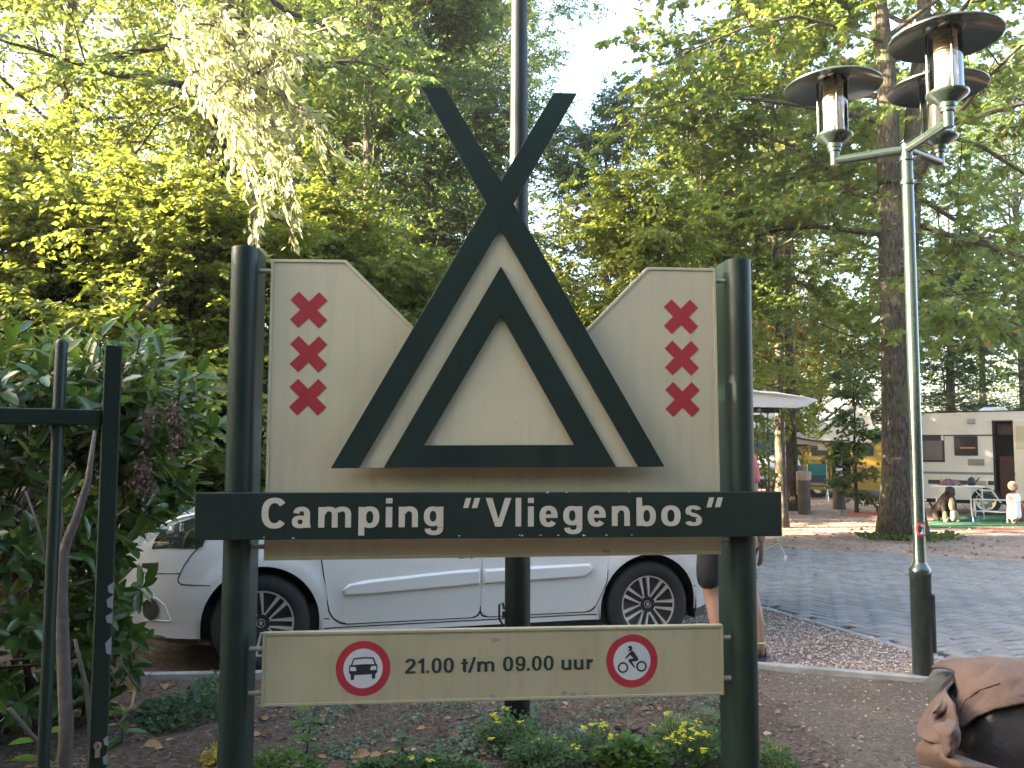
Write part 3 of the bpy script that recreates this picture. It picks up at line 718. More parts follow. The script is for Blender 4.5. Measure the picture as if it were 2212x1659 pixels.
# ================================================================== SIGN
M_green = mat("dark_green_paint", (.011, .023, .018), 0.45, vary=0.3, vscale=5, bump=0.04, bscale=120, coat=.03, spec=.25)
M_polegreen = mat("pole_green_paint", (.007, .011, .010), 0.42, vary=.3, vscale=5, spec=.25)
M_green2 = mat("green_board_enamel", (.008, .020, .017), 0.42, vary=0.2, vscale=3, coat=.08, spec=.35)
M_cream = mat("cream_enamel", (.45, .40, .28), 0.5, col2=(.41, .36, .25), vscale=2.2, coat=.1, bump=.03, bscale=200)
M_cream2 = mat("cream_enamel_worn", (.34, .305, .20), 0.55, col2=(.30, .268, .17), vscale=5, bump=.03, bscale=200)
def streaks(m, amount=.22, tint=(.20, .19, .13)):
    """rain streaks and green-grey grime that run down the enamel"""
    nt = m.node_tree; N = nt.nodes; b = N["Principled BSDF"]; src = b.inputs["Base Color"].links[0].from_socket
    tc = N.new("ShaderNodeTexCoord"); mp = N.new("ShaderNodeMapping"); mp.inputs["Scale"].default_value = (26, 26, 1.6); nt.links.new(tc.outputs["Object"], mp.inputs[0])
    nz = N.new("ShaderNodeTexNoise"); nz.inputs["Scale"].default_value = 1; nz.inputs["Detail"].default_value = 6; nz.inputs["Roughness"].default_value = .6; nt.links.new(mp.outputs[0], nz.inputs["Vector"])
    mr = N.new("ShaderNodeMapRange"); mr.inputs[1].default_value = .5; mr.inputs[2].default_value = .78; mr.inputs[3].default_value = 0; mr.inputs[4].default_value = amount; nt.links.new(nz.outputs["Fac"], mr.inputs[0])
    n2 = N.new("ShaderNodeTexNoise"); n2.inputs["Scale"].default_value = 70; n2.inputs["Detail"].default_value = 2; nt.links.new(tc.outputs["Object"], n2.inputs["Vector"])
    m2 = N.new("ShaderNodeMapRange"); m2.inputs[1].default_value = .70; m2.inputs[2].default_value = .76; m2.inputs[3].default_value = 0; m2.inputs[4].default_value = amount*1.6; nt.links.new(n2.outputs["Fac"], m2.inputs[0])
    ad = N.new("ShaderNodeMath"); ad.operation = 'MAXIMUM'; nt.links.new(mr.outputs[0], ad.inputs[0]); nt.links.new(m2.outputs[0], ad.inputs[1])
    mx = N.new("ShaderNodeMix"); mx.data_type = 'RGBA'; nt.links.new(ad.outputs[0], mx.inputs[0]); nt.links.new(src, mx.inputs[6]); mx.inputs[7].default_value = (*tint, 1)
    nt.links.new(mx.outputs[2], b.inputs["Base Color"])
streaks(M_cream, .24); streaks(M_cream2, .32, (.17, .155, .10)); streaks(M_green, .16, (.03, .04, .03)); streaks(M_green2, .16, (.04, .05, .045))
M_creamtube = mat("cream_tube", (.40, .365, .27), 0.5, vary=.25, vscale=14)
M_red = mat("sign_red", (.33, .02, .032), 0.5, vary=.15, vscale=6)
M_white = mat("sign_white", (.46, .47, .49), 0.5, vary=.1, vscale=8)
M_black = mat("sign_black", (.012, .013, .016), 0.5)
M_letter = mat("letter_cream", (.46, .42, .355), 0.55, vary=.12, vscale=9)
M_greentext = mat("letter_green", (.012, .025, .022), 0.5)
M_chip_ = mat("chipped_paint", (.55, .55, .55), 0.8)
M_grime = mat("grey_lichen", (.30, .29, .27), 0.9, vary=.4, vscale=40)

_c = at(1055, 1112, 3.30)
SP = Plane((_c[0], _c[1]), rad(5.7))
sign = thing("camping_sign", "cream and dark green camping sign with tent emblem and red crosses on two posts", "sign", (_c[0], _c[1], 0), SP.yaw)
def SL(px, py, d=0.0): return SP.L(px, py, d)
def spoly(pts, d): return [SL(x, y, d) for x, y in pts]
# depths: name board front 0, panel front .085, posts run from .03 back
def post(px_bot, name_label):
    u = SL(px_bot[0], px_bot[1], .035)[0]; r = .052
    ztop = px_bot[2]
    pts = []
    for k in range(13):
        a = PI + PI*k/12; pts.append((u+r*math.cos(a), .03+r+r*math.sin(a)))
    pts += [(u+r, .23), (u-r, .23)]
    q = MB(); q.prism_z(pts, -.2, ztop)
    o = q.build("post", M_green, sign, smooth=True, bevel=.003); o["label"] = name_label; return u
zl = SL(526, 533, .06)[1]; zr = SL(1607, 560, .06)[1]
uL = post((524, 560, zl), "left dark green post of the sign"); uR = post((1612, 1100, zr), "right dark green post of the sign")
# main panel with its raised rim
D1 = .085
panel = [(586, 560), (748, 562), (897, 710), (930, 745), (1235, 747), (1266, 712), (1398, 577), (1545, 580), (1558, 1197), (570, 1211)]
pp_ = spoly(panel, D1)
q = MB(); q.prism(pp_, D1, D1+.028); q.build("panel", M_cream, sign, bevel=.002)
def rim(poly, d, w, h, skip=()):
    """raised edge strips along a polygon, mitred"""
    n = len(poly); P = [np.array(p) for p in poly]
    ar = sum(P[i][0]*P[(i+1) % n][1]-P[(i+1) % n][0]*P[i][1] for i in range(n)); sg = 1 if ar > 0 else -1
    q = MB()
    nrm = [unit(np.array([-(P[(i+1) % n]-P[i])[1], (P[(i+1) % n]-P[i])[0]]))*sg for i in range(n)]
    ins = []
    for i in range(n):
        a, b = nrm[i-1], nrm[i]; m_ = unit(a+b); ins.append(P[i]+m_*w/max(.3, (m_ @ b)))
    for i in range(n):
        if i in skip: continue
        j = (i+1) % n
        v = [(P[i][0], d, P[i][1]), (P[j][0], d, P[j][1]), (ins[j][0], d, ins[j][1]), (ins[i][0], d, ins[i][1])]
        v += [(x, d-h, z) for x, _, z in v]
        q.add(v, [(4, 5, 6, 7), (0, 1, 5, 4), (2, 3, 7, 6), (1, 2, 6, 5), (3, 0, 4, 7)])
    return q
rim(pp_, D1, .011, .004, skip=(2, 3, 4)).build("panel_rim", M_cream, sign, bevel=.001)
# tent emblem: a cream plate standing off the panel with the green poles and the tent opening on it
DP = .034
plate = [(1080, 486), (1404, 1008.5), (748, 1011.5)]
q = MB(); q.prism(spoly(plate, DP), DP, DP+.02); q.build("emblem_plate", M_cream, sign, bevel=.0015)
outline_o = [(909, 187), (962, 189), (1082, 391), (1196, 200), (1247, 201), (1110, 440), (1436, 1008), (1380, 1009), (1081, 492), (775, 1011), (714, 1012), (1050, 440)]
# built as four bars butted at the crossing
DG = .018
q = MB()
def gp2(pts): q.prism(spoly(pts, DG), DG, DG+.0155)
q.prism(spoly(outline_o, DG), DG, DG+.0155)
q.build("tent_poles", M_green2, sign, bevel=.0015)
q = MB(); 
oo = spoly([(1082, 575), (829, 1010), (1331, 1009)], DG); ii = spoly([(1083, 680), (916, 962), (1241, 961)], DG)
v = [(u, DG, z) for u, z in oo+ii] + [(u, DG+.0155, z) for u, z in oo+ii]
f = []
for i in range(3):
    j = (i+1) % 3
    f += [(i, j, 3+j, 3+i), (6+j, 6+i, 9+i, 9+j), (i, 6+i, 6+j, j), (3+i, 3+j, 9+j, 9+i)]
q.add(v, f)
bmx = q.build("tent_opening", M_green2, sign)
bb = bmesh.new(); bb.from_mesh(bmx.data); bmesh.ops.recalc_face_normals(bb, faces=bb.faces); bb.to_mesh(bmx.data); bb.free()
# spacers that hold the emblem off the panel
q = MB()
for (px, py) in ((1080, 640), (800, 985), (1350, 985), (1080, 985)):
    u, z = SL(px, py, DP); q.tube([(u, DP+.02, z), (u, D1, z)], .012, 8)
q.build("emblem_spacer", M_creamtube, sign)
# six red crosses
def cross(cx_, cy_, s, name):
    u, z = SL(cx_, cy_, D1-.0015); h = s/2; w = s*.172
    pts = []
    for k in range(4):
        a = PI/4+k*PI/2; c, n_ = (math.cos(a), math.sin(a)), (-math.sin(a), math.cos(a)); R_ = h*1.16
        pts += [(u+c[0]*R_-n_[0]*w, z+c[1]*R_-n_[1]*w), (u+c[0]*R_+n_[0]*w, z+c[1]*R_+n_[1]*w), (u+(c[0]+n_[0])*w, z+(c[1]+n_[1])*w)]
    q = MB(); q.prism(pts, D1-.0015, D1+.001); return q.build("red_cross", M_red, sign)
s_l = abs(SL(704.5, 670, D1)[0]-SL(629, 670, D1)[0])
for c in ((667, 669.5), (666.5, 765), (665, 858), (1471, 684), (1473, 773.5), (1474.5, 863)): cross(c[0], c[1], s_l, "")
# cross bars fixing panel and boards to the posts
def tube_at(px0, px1, py, d, r=.0095, m=None):
    u0, z = SL(px0, py, d); u1, _ = SL(px1, py, d); q = MB(); q.tube([(u0, d, z), (u1, d, z)], r, 10); q.build("fixing_tube", m or M_creamtube, sign, smooth=True)
DT = D1+.014
tube_at(545, 588, 585, DT); tube_at(1543, 1600, 607, DT); tube_at(532, 574, 1181, DT); tube_at(1556, 1610, 1168, DT)
# name board
nb = spoly([(420, 1066), (1689, 1061), (1689.5, 1156), (420, 1170)], 0)
u0 = (nb[0][0]+nb[3][0])/2; u1 = (nb[1][0]+nb[2][0])/2; zt = (nb[0][1]+nb[1][1])/2; zb = (nb[2][1]+nb[3][1])/2
q = MB(); q.box((u0, 0, zb), (u1, .028, zt)); q.build("name_board", M_green2, sign, bevel=.003)
# lower board
lb = spoly([(566, 1368), (1562.5, 1348.5), (1563, 1500), (565, 1527)], D1)
lu0 = (lb[0][0]+lb[3][0])/2; lu1 = (lb[1][0]+lb[2][0])/2; lzt = (lb[0][1]+lb[1][1])/2; lzb = (lb[2][1]+lb[3][1])/2
q = MB(); q.box((lu0, D1, lzb), (lu1, D1+.03, lzt)); lbo = q.build("time_board", M_cream2, sign, bevel=.002)
lp = [(lu0, lzb), (lu1, lzb), (lu1, lzt), (lu0, lzt)]
rim(lp, D1, .010, .004).build("time_board_rim", M_cream2, sign, bevel=.001)
tube_at(533, 570, 1402, DT); tube_at(533, 569, 1498, DT); tube_at(1560, 1612, 1377, DT); tube_at(1560, 1612, 1465, DT)

# ---- lettering, drawn as bold grotesque strokes
class Glyphs:
    def __init__(s, d): s.q = MB(); s.d = d; s.k = 0
    def _poly(s, pts):
        n = len(pts); a = sum(pts[i][0]*pts[(i+1) % n][1]-pts[(i+1) % n][0]*pts[i][1] for i in range(n))
        if a < 0: pts = pts[::-1]
        d = s.d - .00012*s.k; s.k = (s.k+1) % 5
        s.q.add([(u, d, z) for u, z in pts], [tuple(range(n))])
    def put(s, ch, u0, u1, z0, H):
        """one glyph fitted into u0..u1, base line z0, cap height H"""
        w, parts = GL[ch]; sx = (u1-u0)/w
        T = lambda x, y: (u0+x*sx, z0+y*H)
        for p in parts:
            if p[0] == 'r':
                _, a, b, c, d = p; s._poly([T(a, b), T(c, b), T(c, d), T(a, d)])
            elif p[0] == 'p': s._poly([T(x, y) for x, y in p[1]])
            elif p[0] == 'o':
                _, cx_, cy_, rx, ry, tx, ty, a0, a1 = p; n = max(6, int(abs(a1-a0)/9)); e = 2/2.35
                def pt(R1, R2, a):
                    c, si = math.cos(a), math.sin(a)
                    return T(cx_+math.copysign(abs(c)**e, c)*R1, cy_+math.copysign(abs(si)**e, si)*R2)
                d = s.d - .00012*s.k; s.k = (s.k+1) % 5
                A = [rad(a0+(a1-a0)*i/n) for i in range(n+1)]
                V = []
                for a in A:
                    x, y = pt(rx, ry, a); V.append((x, d, y)); x, y = pt(rx-tx, ry-ty, a); V.append((x, d, y))
                s.q.add(V, [(2*i, 2*i+2, 2*i+3, 2*i+1) for i in range(n)])
S_, h_ = .215, .165
GL = {
 'C': (.89, [('o', .45, .5, .45, .525, .235, .185, 38, 322)]),
 'a': (.65, [('r', .42, 0, .63, .46), ('o', .29, .2, .29, .215, .20, .135, 0, 360), ('o', .335, .44, .295, .275, .21, .15, 0, 168), ('p', [(.58, .06), (.63, 0), (.66, 0), (.64, .12)])]),
 'm': (1.14, [('r', 0, 0, S_, .70), ('o', .365, .44, .31, .275, .205, .16, 0, 180), ('r', .47, 0, .675, .45), ('o', .83, .44, .31, .275, .205, .16, 0, 150), ('r', .935, 0, 1.14, .45)]),
 'n': (.67, [('r', 0, 0, S_, .70), ('o', .355, .42, .315, .295, .21, .165, 0, 165), ('r', .46, 0, .67, .43)]),
 'p': (.74, [('r', 0, -.28, S_, .70), ('o', .40, .35, .34, .37, .215, .16, 0, 360)]),
 'b': (.68, [('r', 0, 0, .2, 1.0), ('o', .36, .35, .32, .37, .205, .16, 0, 360)]),
 'g': (.68, [('r', .475, -.02, .68, .70), ('o', .32, .37, .32, .34, .205, .155, 0, 360), ('o', .355, -.03, .325, .25, .205, .15, 185, 360)]),
 'i': (.22, [('r', 0, 0, .22, .70), ('r', 0, .82, .22, 1.0)]),
 'l': (.20, [('r', 0, 0, .20, 1.0)]),
 'e': (.64, [('o', .32, .35, .32, .37, .215, .155, 0, 322), ('r', .12, .295, .635, .42)]),
 'o': (.68, [('o', .34, .35, .34, .37, .215, .155, 0, 360)]),
 's': (.585, [('o', .29, .52, .275, .195, .19, .13, 15, 225), ('p', [(.07, .44), (.2, .34), (.5, .27), (.53, .33), (.4, .42), (.12, .50)]), ('o', .29, .185, .295, .20, .2, .13, -165, 45)]),
 'V': (.90, [('p', [(0, 1), (.235, 1), (.455, .26), (.455, .0), (.34, 0)]), ('p', [(.9, 1), (.675, 1), (.452, .26), (.452, 0), (.56, 0)])]),
 '"': (.48, [('p', [(.09, 1.0), (.26, 1.0), (.165, .65), (0, .65)]), ('p', [(.37, 1.0), (.55, 1.0), (.455, .65), (.28, .65)])]),
 '2': (.55, [('o', .275, .70, .27, .30, .165, .15, -25, 172), ('p', [(.515, .60), (.545, .70), (.40, .68), (.0, .12), (0, 0), (.17, .12), (.45, .45)]), ('r', 0, 0, .54, .15)]),
 '1': (.36, [('r', .19, 0, .36, 1.0), ('p', [(0, .80), (0, .66), (.20, .72), (.20, .98)])]),
 '0': (.56, [('o', .28, .5, .28, .51, .165, .145, 0, 360)]),
 '9': (.56, [('o', .28, .67, .28, .335, .165, .14, 0, 360), ('o', .27, .5, .285, .51, .16, .145, 205, 360)]),
 '.': (.2, [('r', 0, 0, .18, .18)]),
 't': (.38, [('r', .10, .1, .27, .92), ('r', 0, .56, .38, .70), ('o', .27, .17, .17, .18, .165, .14, 180, 275)]),
 '/': (.36, [('p', [(0, -.04), (.12, -.04), (.36, 1.02), (.24, 1.02)])]),
 'u': (.56, [('r', .39, 0, .56, .70), ('o', .265, .26, .265, .275, .17, .15, 180, 330), ('r', 0, .25, .17, .70)]),
 'r': (.37, [('r', 0, 0, .17, .70), ('o', .33, .43, .27, .265, .19, .16, 90, 175), ('r', .30, .54, .37, .695)]),
}
def word(chars, boxes, d, base_px, m, name):
    g = Glyphs(d)
    for ch, (x0, x1) in zip(chars, boxes):
        g.put(ch, SL(x0, base_px[1], d)[0], SL(x1, base_px[1], d)[0], base_px[2], base_px[3])
    return g.q.build(name, m, sign)
dN = -.0012
zb1 = SL(1250, 1014.9+347*.3472, dN)[1]; Hc = SL(1250, 1014.9+170*.3472, dN)[1]-zb1
zb1b = SL(850, 1014.9+505*.248, dN)[1]; Hb = SL(850, 1014.9+252*.248, dN)[1]-zb1b
zbase = (zb1+zb1b)/2; Hcap = (Hc+Hb)/2
X1 = lambda r: 493.7+r*.248
X2 = lambda r: 960.1+r*.3472
word("Camping", [(X1(a), X1(b)) for a, b in ((285, 508), (550, 713), (780, 1066), (1130, 1312), (1368, 1425), (1481, 1649), (1700, 1870))], dN, (0, 1140, zbase, Hcap), M_letter, "lettering")
word('"Vliegenbos"', [(X2(a), X2(b)) for a, b in ((115, 208), (255, 416), (442, 477), (519, 556), (591, 704), (739, 858), (891, 1004), (1042, 1154), (1195, 1316), (1349, 1470), (1498, 1603), (1632, 1722))], dN, (0, 1140, zbase, Hcap), M_letter, "lettering")
dB = D1-.0012
X3 = lambda r: 493.7+r*.496
Y3 = lambda r: 1097.2+r*.496
zt1 = SL(X3(875), Y3(719), dB)[1]; zt2 = SL(X3(1510), Y3(704), dB)[1]; H1 = SL(X3(875), Y3(655), dB)[1]-zt1
g = Glyphs(dB)
for ch, a, b in (('2', 768, 815), ('1', 825, 852), ('.', 862, 874), ('0', 884, 928), ('0', 936, 981), ('t', 1012, 1043), ('/', 1043, 1078), ('m', 1083, 1158), ('0', 1195, 1240), ('9', 1249, 1293), ('.', 1300, 1312), ('0', 1321, 1364), ('0', 1372, 1416), ('u', 1450, 1493), ('u', 1504, 1546), ('r', 1559, 1587)):
    t = (a-768)/(1587-768); g.put(ch, SL(X3(a), Y3(700), dB)[0], SL(X3(b), Y3(700), dB)[0], zt1+(zt2-zt1)*t, H1)
g.q.build("lettering", M_greentext, sign)
# prohibition roundels
def disc(q, u, z, r, d, n=40, mi=0, r_in=0.0, wob=0.0):
    V = []
    for i in range(n):
        a = 2*PI*i/n; k = 1-wob*(math.sin(i*3.1)**2 if 12 < i < 17 else 0)
        V.append((u+r*k*math.cos(a), d, z+r*k*math.sin(a)))
    if r_in <= 0: q.add(V, [tuple(range(n))], mi)
    else:
        W = [(u+r_in*math.cos(2*PI*i/n), d, z+r_in*math.sin(2*PI*i/n)) for i in range(n)]
        q.add(V+W, [(i, (i+1) % n, n+(i+1) % n, n+i) for i in range(n)], mi)
def roundel(px, py, rr, pic, wob=0):
    u, z = SL(px, py, dB); r = (SL(px+rr, py, dB)[0]-SL(px-rr, py, dB)[0])/2
    q = MB(); disc(q, u, z, r, dB+.0004, 48, 0, r*.70, wob); o = q.build("roundel", M_red, sign)
    q = MB(); disc(q, u, z, r*.72, dB+.0002, 40); q.build("roundel_face", M_white, o)
    q = MB()
    def T(x, y): return (u+x*r, z+y*r)
    for j, p in enumerate(pic):
        d = dB-.0004-.0001*j
        if p[0] == 'p': 
            pts = [T(x, y) for x, y in p[1]]; n = len(pts); a = sum(pts[i][0]*pts[(i+1) % n][1]-pts[(i+1) % n][0]*pts[i][1] for i in range(n))
            if a < 0: pts = pts[::-1]
            q.add([(x, d, y) for x, y in pts], [tuple(range(n))], p[2] if len(p) > 2 else 0)
        else: disc(q, *T(p[1], p[2]), p[3]*r, d, 28, 0, p[4]*r)
    q.build("pictogram", [M_black, M_white], o)
def zc(pts, cx_, cy_, R_, flip=1): return [((x-cx_)/R_, -(y-cy_)/R_) for x, y in pts]
CC = (825, 845, 603)
car_pic = [('p', zc([(608, 618), (840, 594), (1055, 606), (1110, 745), (1138, 775), (1138, 930), (1095, 975), (560, 985), (515, 940), (515, 790), (555, 765)], *CC)),
           ('p', zc([(625, 650), (840, 628), (1030, 638), (1075, 755), (840, 750), (590, 768)], *CC), 1),
           ('p', zc([(538, 812), (650, 806), (678, 880), (660, 898), (540, 893)], *CC), 1), ('p', zc([(1010, 797), (1112, 793), (1118, 880), (985, 885), (990, 830)], *CC), 1),
           ('p', zc([(555, 980), (632, 980), (628, 1088), (556, 1088)], *CC)), ('p', zc([(1020, 968), (1095, 968), (1088, 1074), (1024, 1074)], *CC))]
roundel(X3(586), Y3(699), 59, car_pic)
CB = (880, 845, 570)
bike_pic = [('o', (680-880)/570, -(983-845)/570, .205, .14), ('o', (1090-880)/570, -(965-845)/570, .205, .14),
            ('p', zc([(790, 570), (800, 535), (840, 518), (878, 535), (890, 575), (878, 620), (850, 635), (820, 630), (828, 590), (818, 570)], *CB)), ('p', zc([(785, 620), (825, 605), (850, 632), (815, 640)], *CB)),
            ('p', zc([(848, 645), (890, 628), (920, 650), (1015, 785), (1020, 825), (995, 852), (885, 856), (800, 835), (815, 805), (915, 792), (840, 715), (742, 802), (725, 790), (760, 740)], *CB)),
            ('p', zc([(795, 845), (830, 815), (880, 860), (945, 975), (930, 995)], *CB))]
roundel(X3(1757), Y3(666), 55.5, bike_pic, wob=.07)
# chipped paint and grey weather marks
def spots(pts, d, m, smin, smax, name):
    q = MB()
    for (px, py) in pts:
        u, z = SL(px, py, d); n = 9; r = random.uniform(smin, smax); a0 = random.random()*6
        V = [(u+r*random.uniform(.45, 1.3)*1.5*math.cos(a0+2*PI*i/n), d, z+r*random.uniform(.4, 1.2)*math.sin(a0+2*PI*i/n)) for i in range(n)]
        q.add(V[::-1] if False else V, [tuple(range(n))])
    q.build(name, m, sign)["kind"] = "stuff"
spots([(X2(92), Y3(0)-1097.2+1014.9+411*.3472), (X2(468), 1155.5), (X2(485), 1157), (X2(598), 1156), (X2(708), 1156.5), (X2(866), 1156.5), (X2(1008), 1156), (X2(1165), 1155.5), (X1(310), 1161), (X1(560), 1162.5), (X2(640), 1063.5), (X2(760), 1063.2), (X2(1152), 1062.6)], -.0012, M_chip_, .0022, .0045, "paint_chips")
spots([(X3(855), Y3(842)), (X3(1150), Y3(826)), (X3(1185), Y3(830)), (X3(1460), Y3(808)), (X3(1500), Y3(815)), (X3(1540), Y3(805)), (X3(1550), Y3(812)), (X3(580), Y3(850)), (X3(180), Y3(862)), (X3(330), Y3(856)), (X3(1160), Y3(575)), (1310, 1001+190), (1000, 1203)], D1-.0006, M_grime, .006, .012, "weather_marks")
spots([(1018, 1206), (640, 1150), (1080, 556), (1090, 530), (605, 566), (1440, 823), (1452, 827)], D1-.0006, M_grime, .002, .004, "weather_marks")

# ================================================================== POLE, GATE
_p = gnd(1117, 1577)
pole = thing("flag_pole", "tall dark green tapered pole standing behind the sign emblem", "pole", (_p[0], _p[1], 0))
q = MB(); q.lathe([(.068, -.1), (.067, .9), (.058, 2.0), (.044, 3.9), (.038, 6.0), (.032, 9)], 24); q.build("shaft", M_polegreen, pole, smooth=True)
q = MB(); zc_ = at(1092, 1325, _p[1]-.02)
q.tube([(-.075, -.02, zc_[2]-.06), (-.095, -.02, zc_[2]-.03), (-.095, -.02, zc_[2]+.045), (-.078, -.02, zc_[2]+.055), (-.07, -.02, zc_[2]+.02)], .006, 6)
q.box((-.08, -.035, zc_[2]-.02), (-.06, -.005, zc_[2]+.01)); q.build("cleat", M_black, pole)

GY = 2.0
gu, gz = at(247, 800, GY), None
GP = Plane((at(240, 1100, GY)[0], GY), rad(28))
gate = thing("metal_gate", "dark green steel tube gate standing open at the left edge", "gate", (GP.o[0], GP.o[1], 0), GP.yaw)
xr, xl = GP.L(252, 1100)[0], GP.L(214, 1100)[0]
ztop = GP.L(245, 745)[1]
q = MB(); q.box((xl, 0, -.05), (xr, .05, ztop)); gp_o = q.build("post", M_green, gate, bevel=.003)
zr0 = GP.L(100, 917)[1]; zr1 = GP.L(100, 882)[1]
q = MB(); q.box((xr-1.6, .008, zr0), (xl-.0015, .046, zr1)); q.build("rail", M_green, gate, bevel=.003)
q = MB(); q.box((xr-1.6, .008, .10), (xl-.0015, .046, .15)); q.build("rail", M_green, gate, bevel=.003)
for k in range(12):
    xb = GP.L(122, 1000, .03)[0]-.20*k
    if xb < xr-1.55: break
    zt_ = GP.L(132, 732, .03)[1]; q = MB(); r = .0135
    q.lathe([(r, .02), (r, zt_-.012), (r*.8, zt_-.004), (r*.4, zt_), (0, zt_)], 14); o = q.build("bar", M_green, gate, smooth=True); o.location = (xb, .029, 0)
M_steel = mat("lock_steel", (.55, .5, .46), .3, metal=.9, vary=.3, vscale=30)
xk, zk = GP.L(211, 1610)
q = MB(); Mx = Matrix.Translation((xk, 0, zk)) @ Matrix.Rotation(PI/2, 4, 'X')
q.lathe([(0, .008), (.0085, .008), (.0085, -.01)], 16, 0, Mx); q.box((xk-.005, -.0075, zk-.025), (xk+.005, .01, zk-.004))
lk = q.build("lock_cylinder", M_steel, gp_o, smooth=True)
q = MB(); q.box((xk-.0015, -.0092, zk-.004), (xk+.0015, -.0082, zk+.004)); q.build("keyhole", M_black, gp_o)
q = MB()
for (px, py, s) in ((231, 1270, .01), (229, 1300, .012), (227, 1335, .01), (226, 1395, .016), (222, 1600, .009), (220, 1640, .01)):
    u, z = GP.L(px+4, py); u = min(u, xr-.003); q.add([(u, -.0008, z-s), (xr, -.0008, z-s*1.4), (xr, -.0008, z+s*1.3), (u-.003, -.0008, z+s*.4)], [(0, 1, 2, 3)])
q.build("paint_chips", mat("bare_primer", (.2, .2, .23), .7), gp_o)["kind"] = "stuff"

# ================================================================== LAMP POST
_l = gnd(1995, 1471)
lamp = thing("lamp_post", "dark green lamp post with three disc topped lanterns", "lamp post", (_l[0], _l[1], 0))
M_lampg = mat("lamp_green_gloss", (.020, .030, .024), 0.26, vary=.25, vscale=6, coat=.5, bump=.03, bscale=90)
zs = at(1990, 1240, _l[1])[2]; ztop = at(1968, 312, _l[1])[2]
q = MB(); q.lathe([(.0635, -.1), (.0635, zs-.02), (.066, zs-.015), (.066, zs+.03), (.055, zs+.045), (.0395, zs+.075), (.0375, zs+.08), (.036, ztop), (.0, ztop)], 28)
q.build("pole", M_lampg, lamp, smooth=True)
q = MB(); q.box((.045, -.045, .18), (.072, .045, zs-.12)); q.build("service_door", M_lampg, lamp, bevel=.008)
q = MB()
for zz in (ztop-.10, ztop-.26): q.lathe([(.036, zz-.012), (.046, zz-.012), (.046, zz+.012), (.036, zz+.012)], 18); q.box((.036, -.05, zz-.01), (.07, -.03, zz+.01))
q.build("clamp", M_lampg, lamp, smooth=True)
# small round ban sticker wrapped on the pole
zst = at(1990, 1142, _l[1])[2]
def wrap_disc(r, rr, mats, zc0, a0, ri=0.0):
    q = MB(); n = 28; V = []; 
    for i in range(n):
        t = 2*PI*i/n; V.append((r*math.cos(t), r*math.sin(t)))
    W = [(ri*math.cos(2*PI*i/n), ri*math.sin(2*PI*i/n)) for i in range(n)] if ri > 0 else [(0, 0)]
    def on(p): a = a0+p[0]/rr; return (rr*math.cos(a), rr*math.sin(a), zc0+p[1])
    if ri > 0: q.add([on(p) for p in V+W], [(i, (i+1) % n, n+(i+1) % n, n+i) for i in range(n)])
    else: q.add([on(p) for p in V+W], [(i, (i+1) % n, n) for i in range(n)])
    return q
stk = wrap_disc(.047, .0395, None, zst, rad(-76)).build("sticker", M_white, lamp)
wrap_disc(.047, .0400, None, zst, rad(-76), .034).build("sticker_ring", M_red, stk)
q = MB()
def onp(x, z): a = rad(-76)+x/.0402; return (.0402*math.cos(a), .0402*math.sin(a), zst+z)
for poly in ([(-.014, .010), (-.002, .016), (.006, .008), (.012, -.002), (.004, -.004), (-.002, .003), (-.010, .004)], [(-.012, -.008), (.012, -.010), (.010, -.016), (-.010, -.015)]):
    q.add([onp(x, z) for x, z in poly], [tuple(range(len(poly)))])
q.build("sticker_print", M_black, stk)
M_glob = glass_mat("lantern_glass", (1, 1, 1), .03, .95, (.95, .94, .92))
M_frost = mat("lantern_frosted_tube", (.82, .76, .66), .45, vary=.1, vscale=20)
M_louv = mat("lantern_louvre", (.55, .46, .36), .4, metal=.2)
def lantern(name_label, dx, dy):
    q = MB(); L_ = math.hypot(dx, dy); a = np.array([0, 0, ztop-.035]); b = np.array([dx, dy, ztop-.045])
    q.tube([a, b], .030, 14); q.tube([b+np.array([0, 0, -.03]), b+np.array([0, 0, .075])], .031, 14)
    arm = q.build("arm", M_lampg, lamp, smooth=True)
    z = ztop+.02; M_ = Matrix.Translation((dx, dy, z))
    q = MB(); q.lathe([(.0, 0), (.042, .0), (.042, .02), (.048, .025), (.05, .05), (.115, .095), (.122, .105), (.122, .115), (.10, .118), (.0, .118)], 28, 0, M_)
    col = q.build("lantern_collar", M_lampg, lamp, smooth=True)
    q = MB(); q.lathe([(.094, .118), (.094, .52)], 32, 0, M_); q.build("lantern_glass", M_glob, lamp, smooth=True)
    q = MB(); q.lathe([(.0, .119), (.075, .119), (.066, .16), (.055, .30), (.055, .34), (0, .34)], 24, 0, M_); q.build("lantern_tube", M_frost, lamp, smooth=True)
    q = MB()
    for k in range(8): zz = .335+k*.022; q.lathe([(.058, zz), (.068, zz+.004), (.058, zz+.013)], 20, 0, M_)
    q.lathe([(.05, .33), (.05, .52)], 16, 0, M_)
    q.build("lantern_louvre", M_louv, lamp, smooth=True)
    q = MB()
    for k in range(3):
        t = rad(20+120*k); q.tube([(dx+.108*math.cos(t), dy+.108*math.sin(t), z+.10), (dx+.108*math.cos(t), dy+.108*math.sin(t), z+.505)], .0065, 6)
    q.build("lantern_stay", M_lampg, lamp)
    q = MB(); prof = [(.0, .50), (.10, .50), (.12, .515), (.20, .50), (.29, .465), (.318, .45), (.322, .453), (.322, .460), (.30, .475), (.2, .512), (.13, .532), (.125, .553), (.10, .565), (.0, .568)]
    q.lathe(prof, 48, 0, M_); q.build("lantern_hat", M_lampg, lamp, smooth=True)
lantern("", -.40, .20); lantern("", .02, -.50); lantern("", .33, .22)

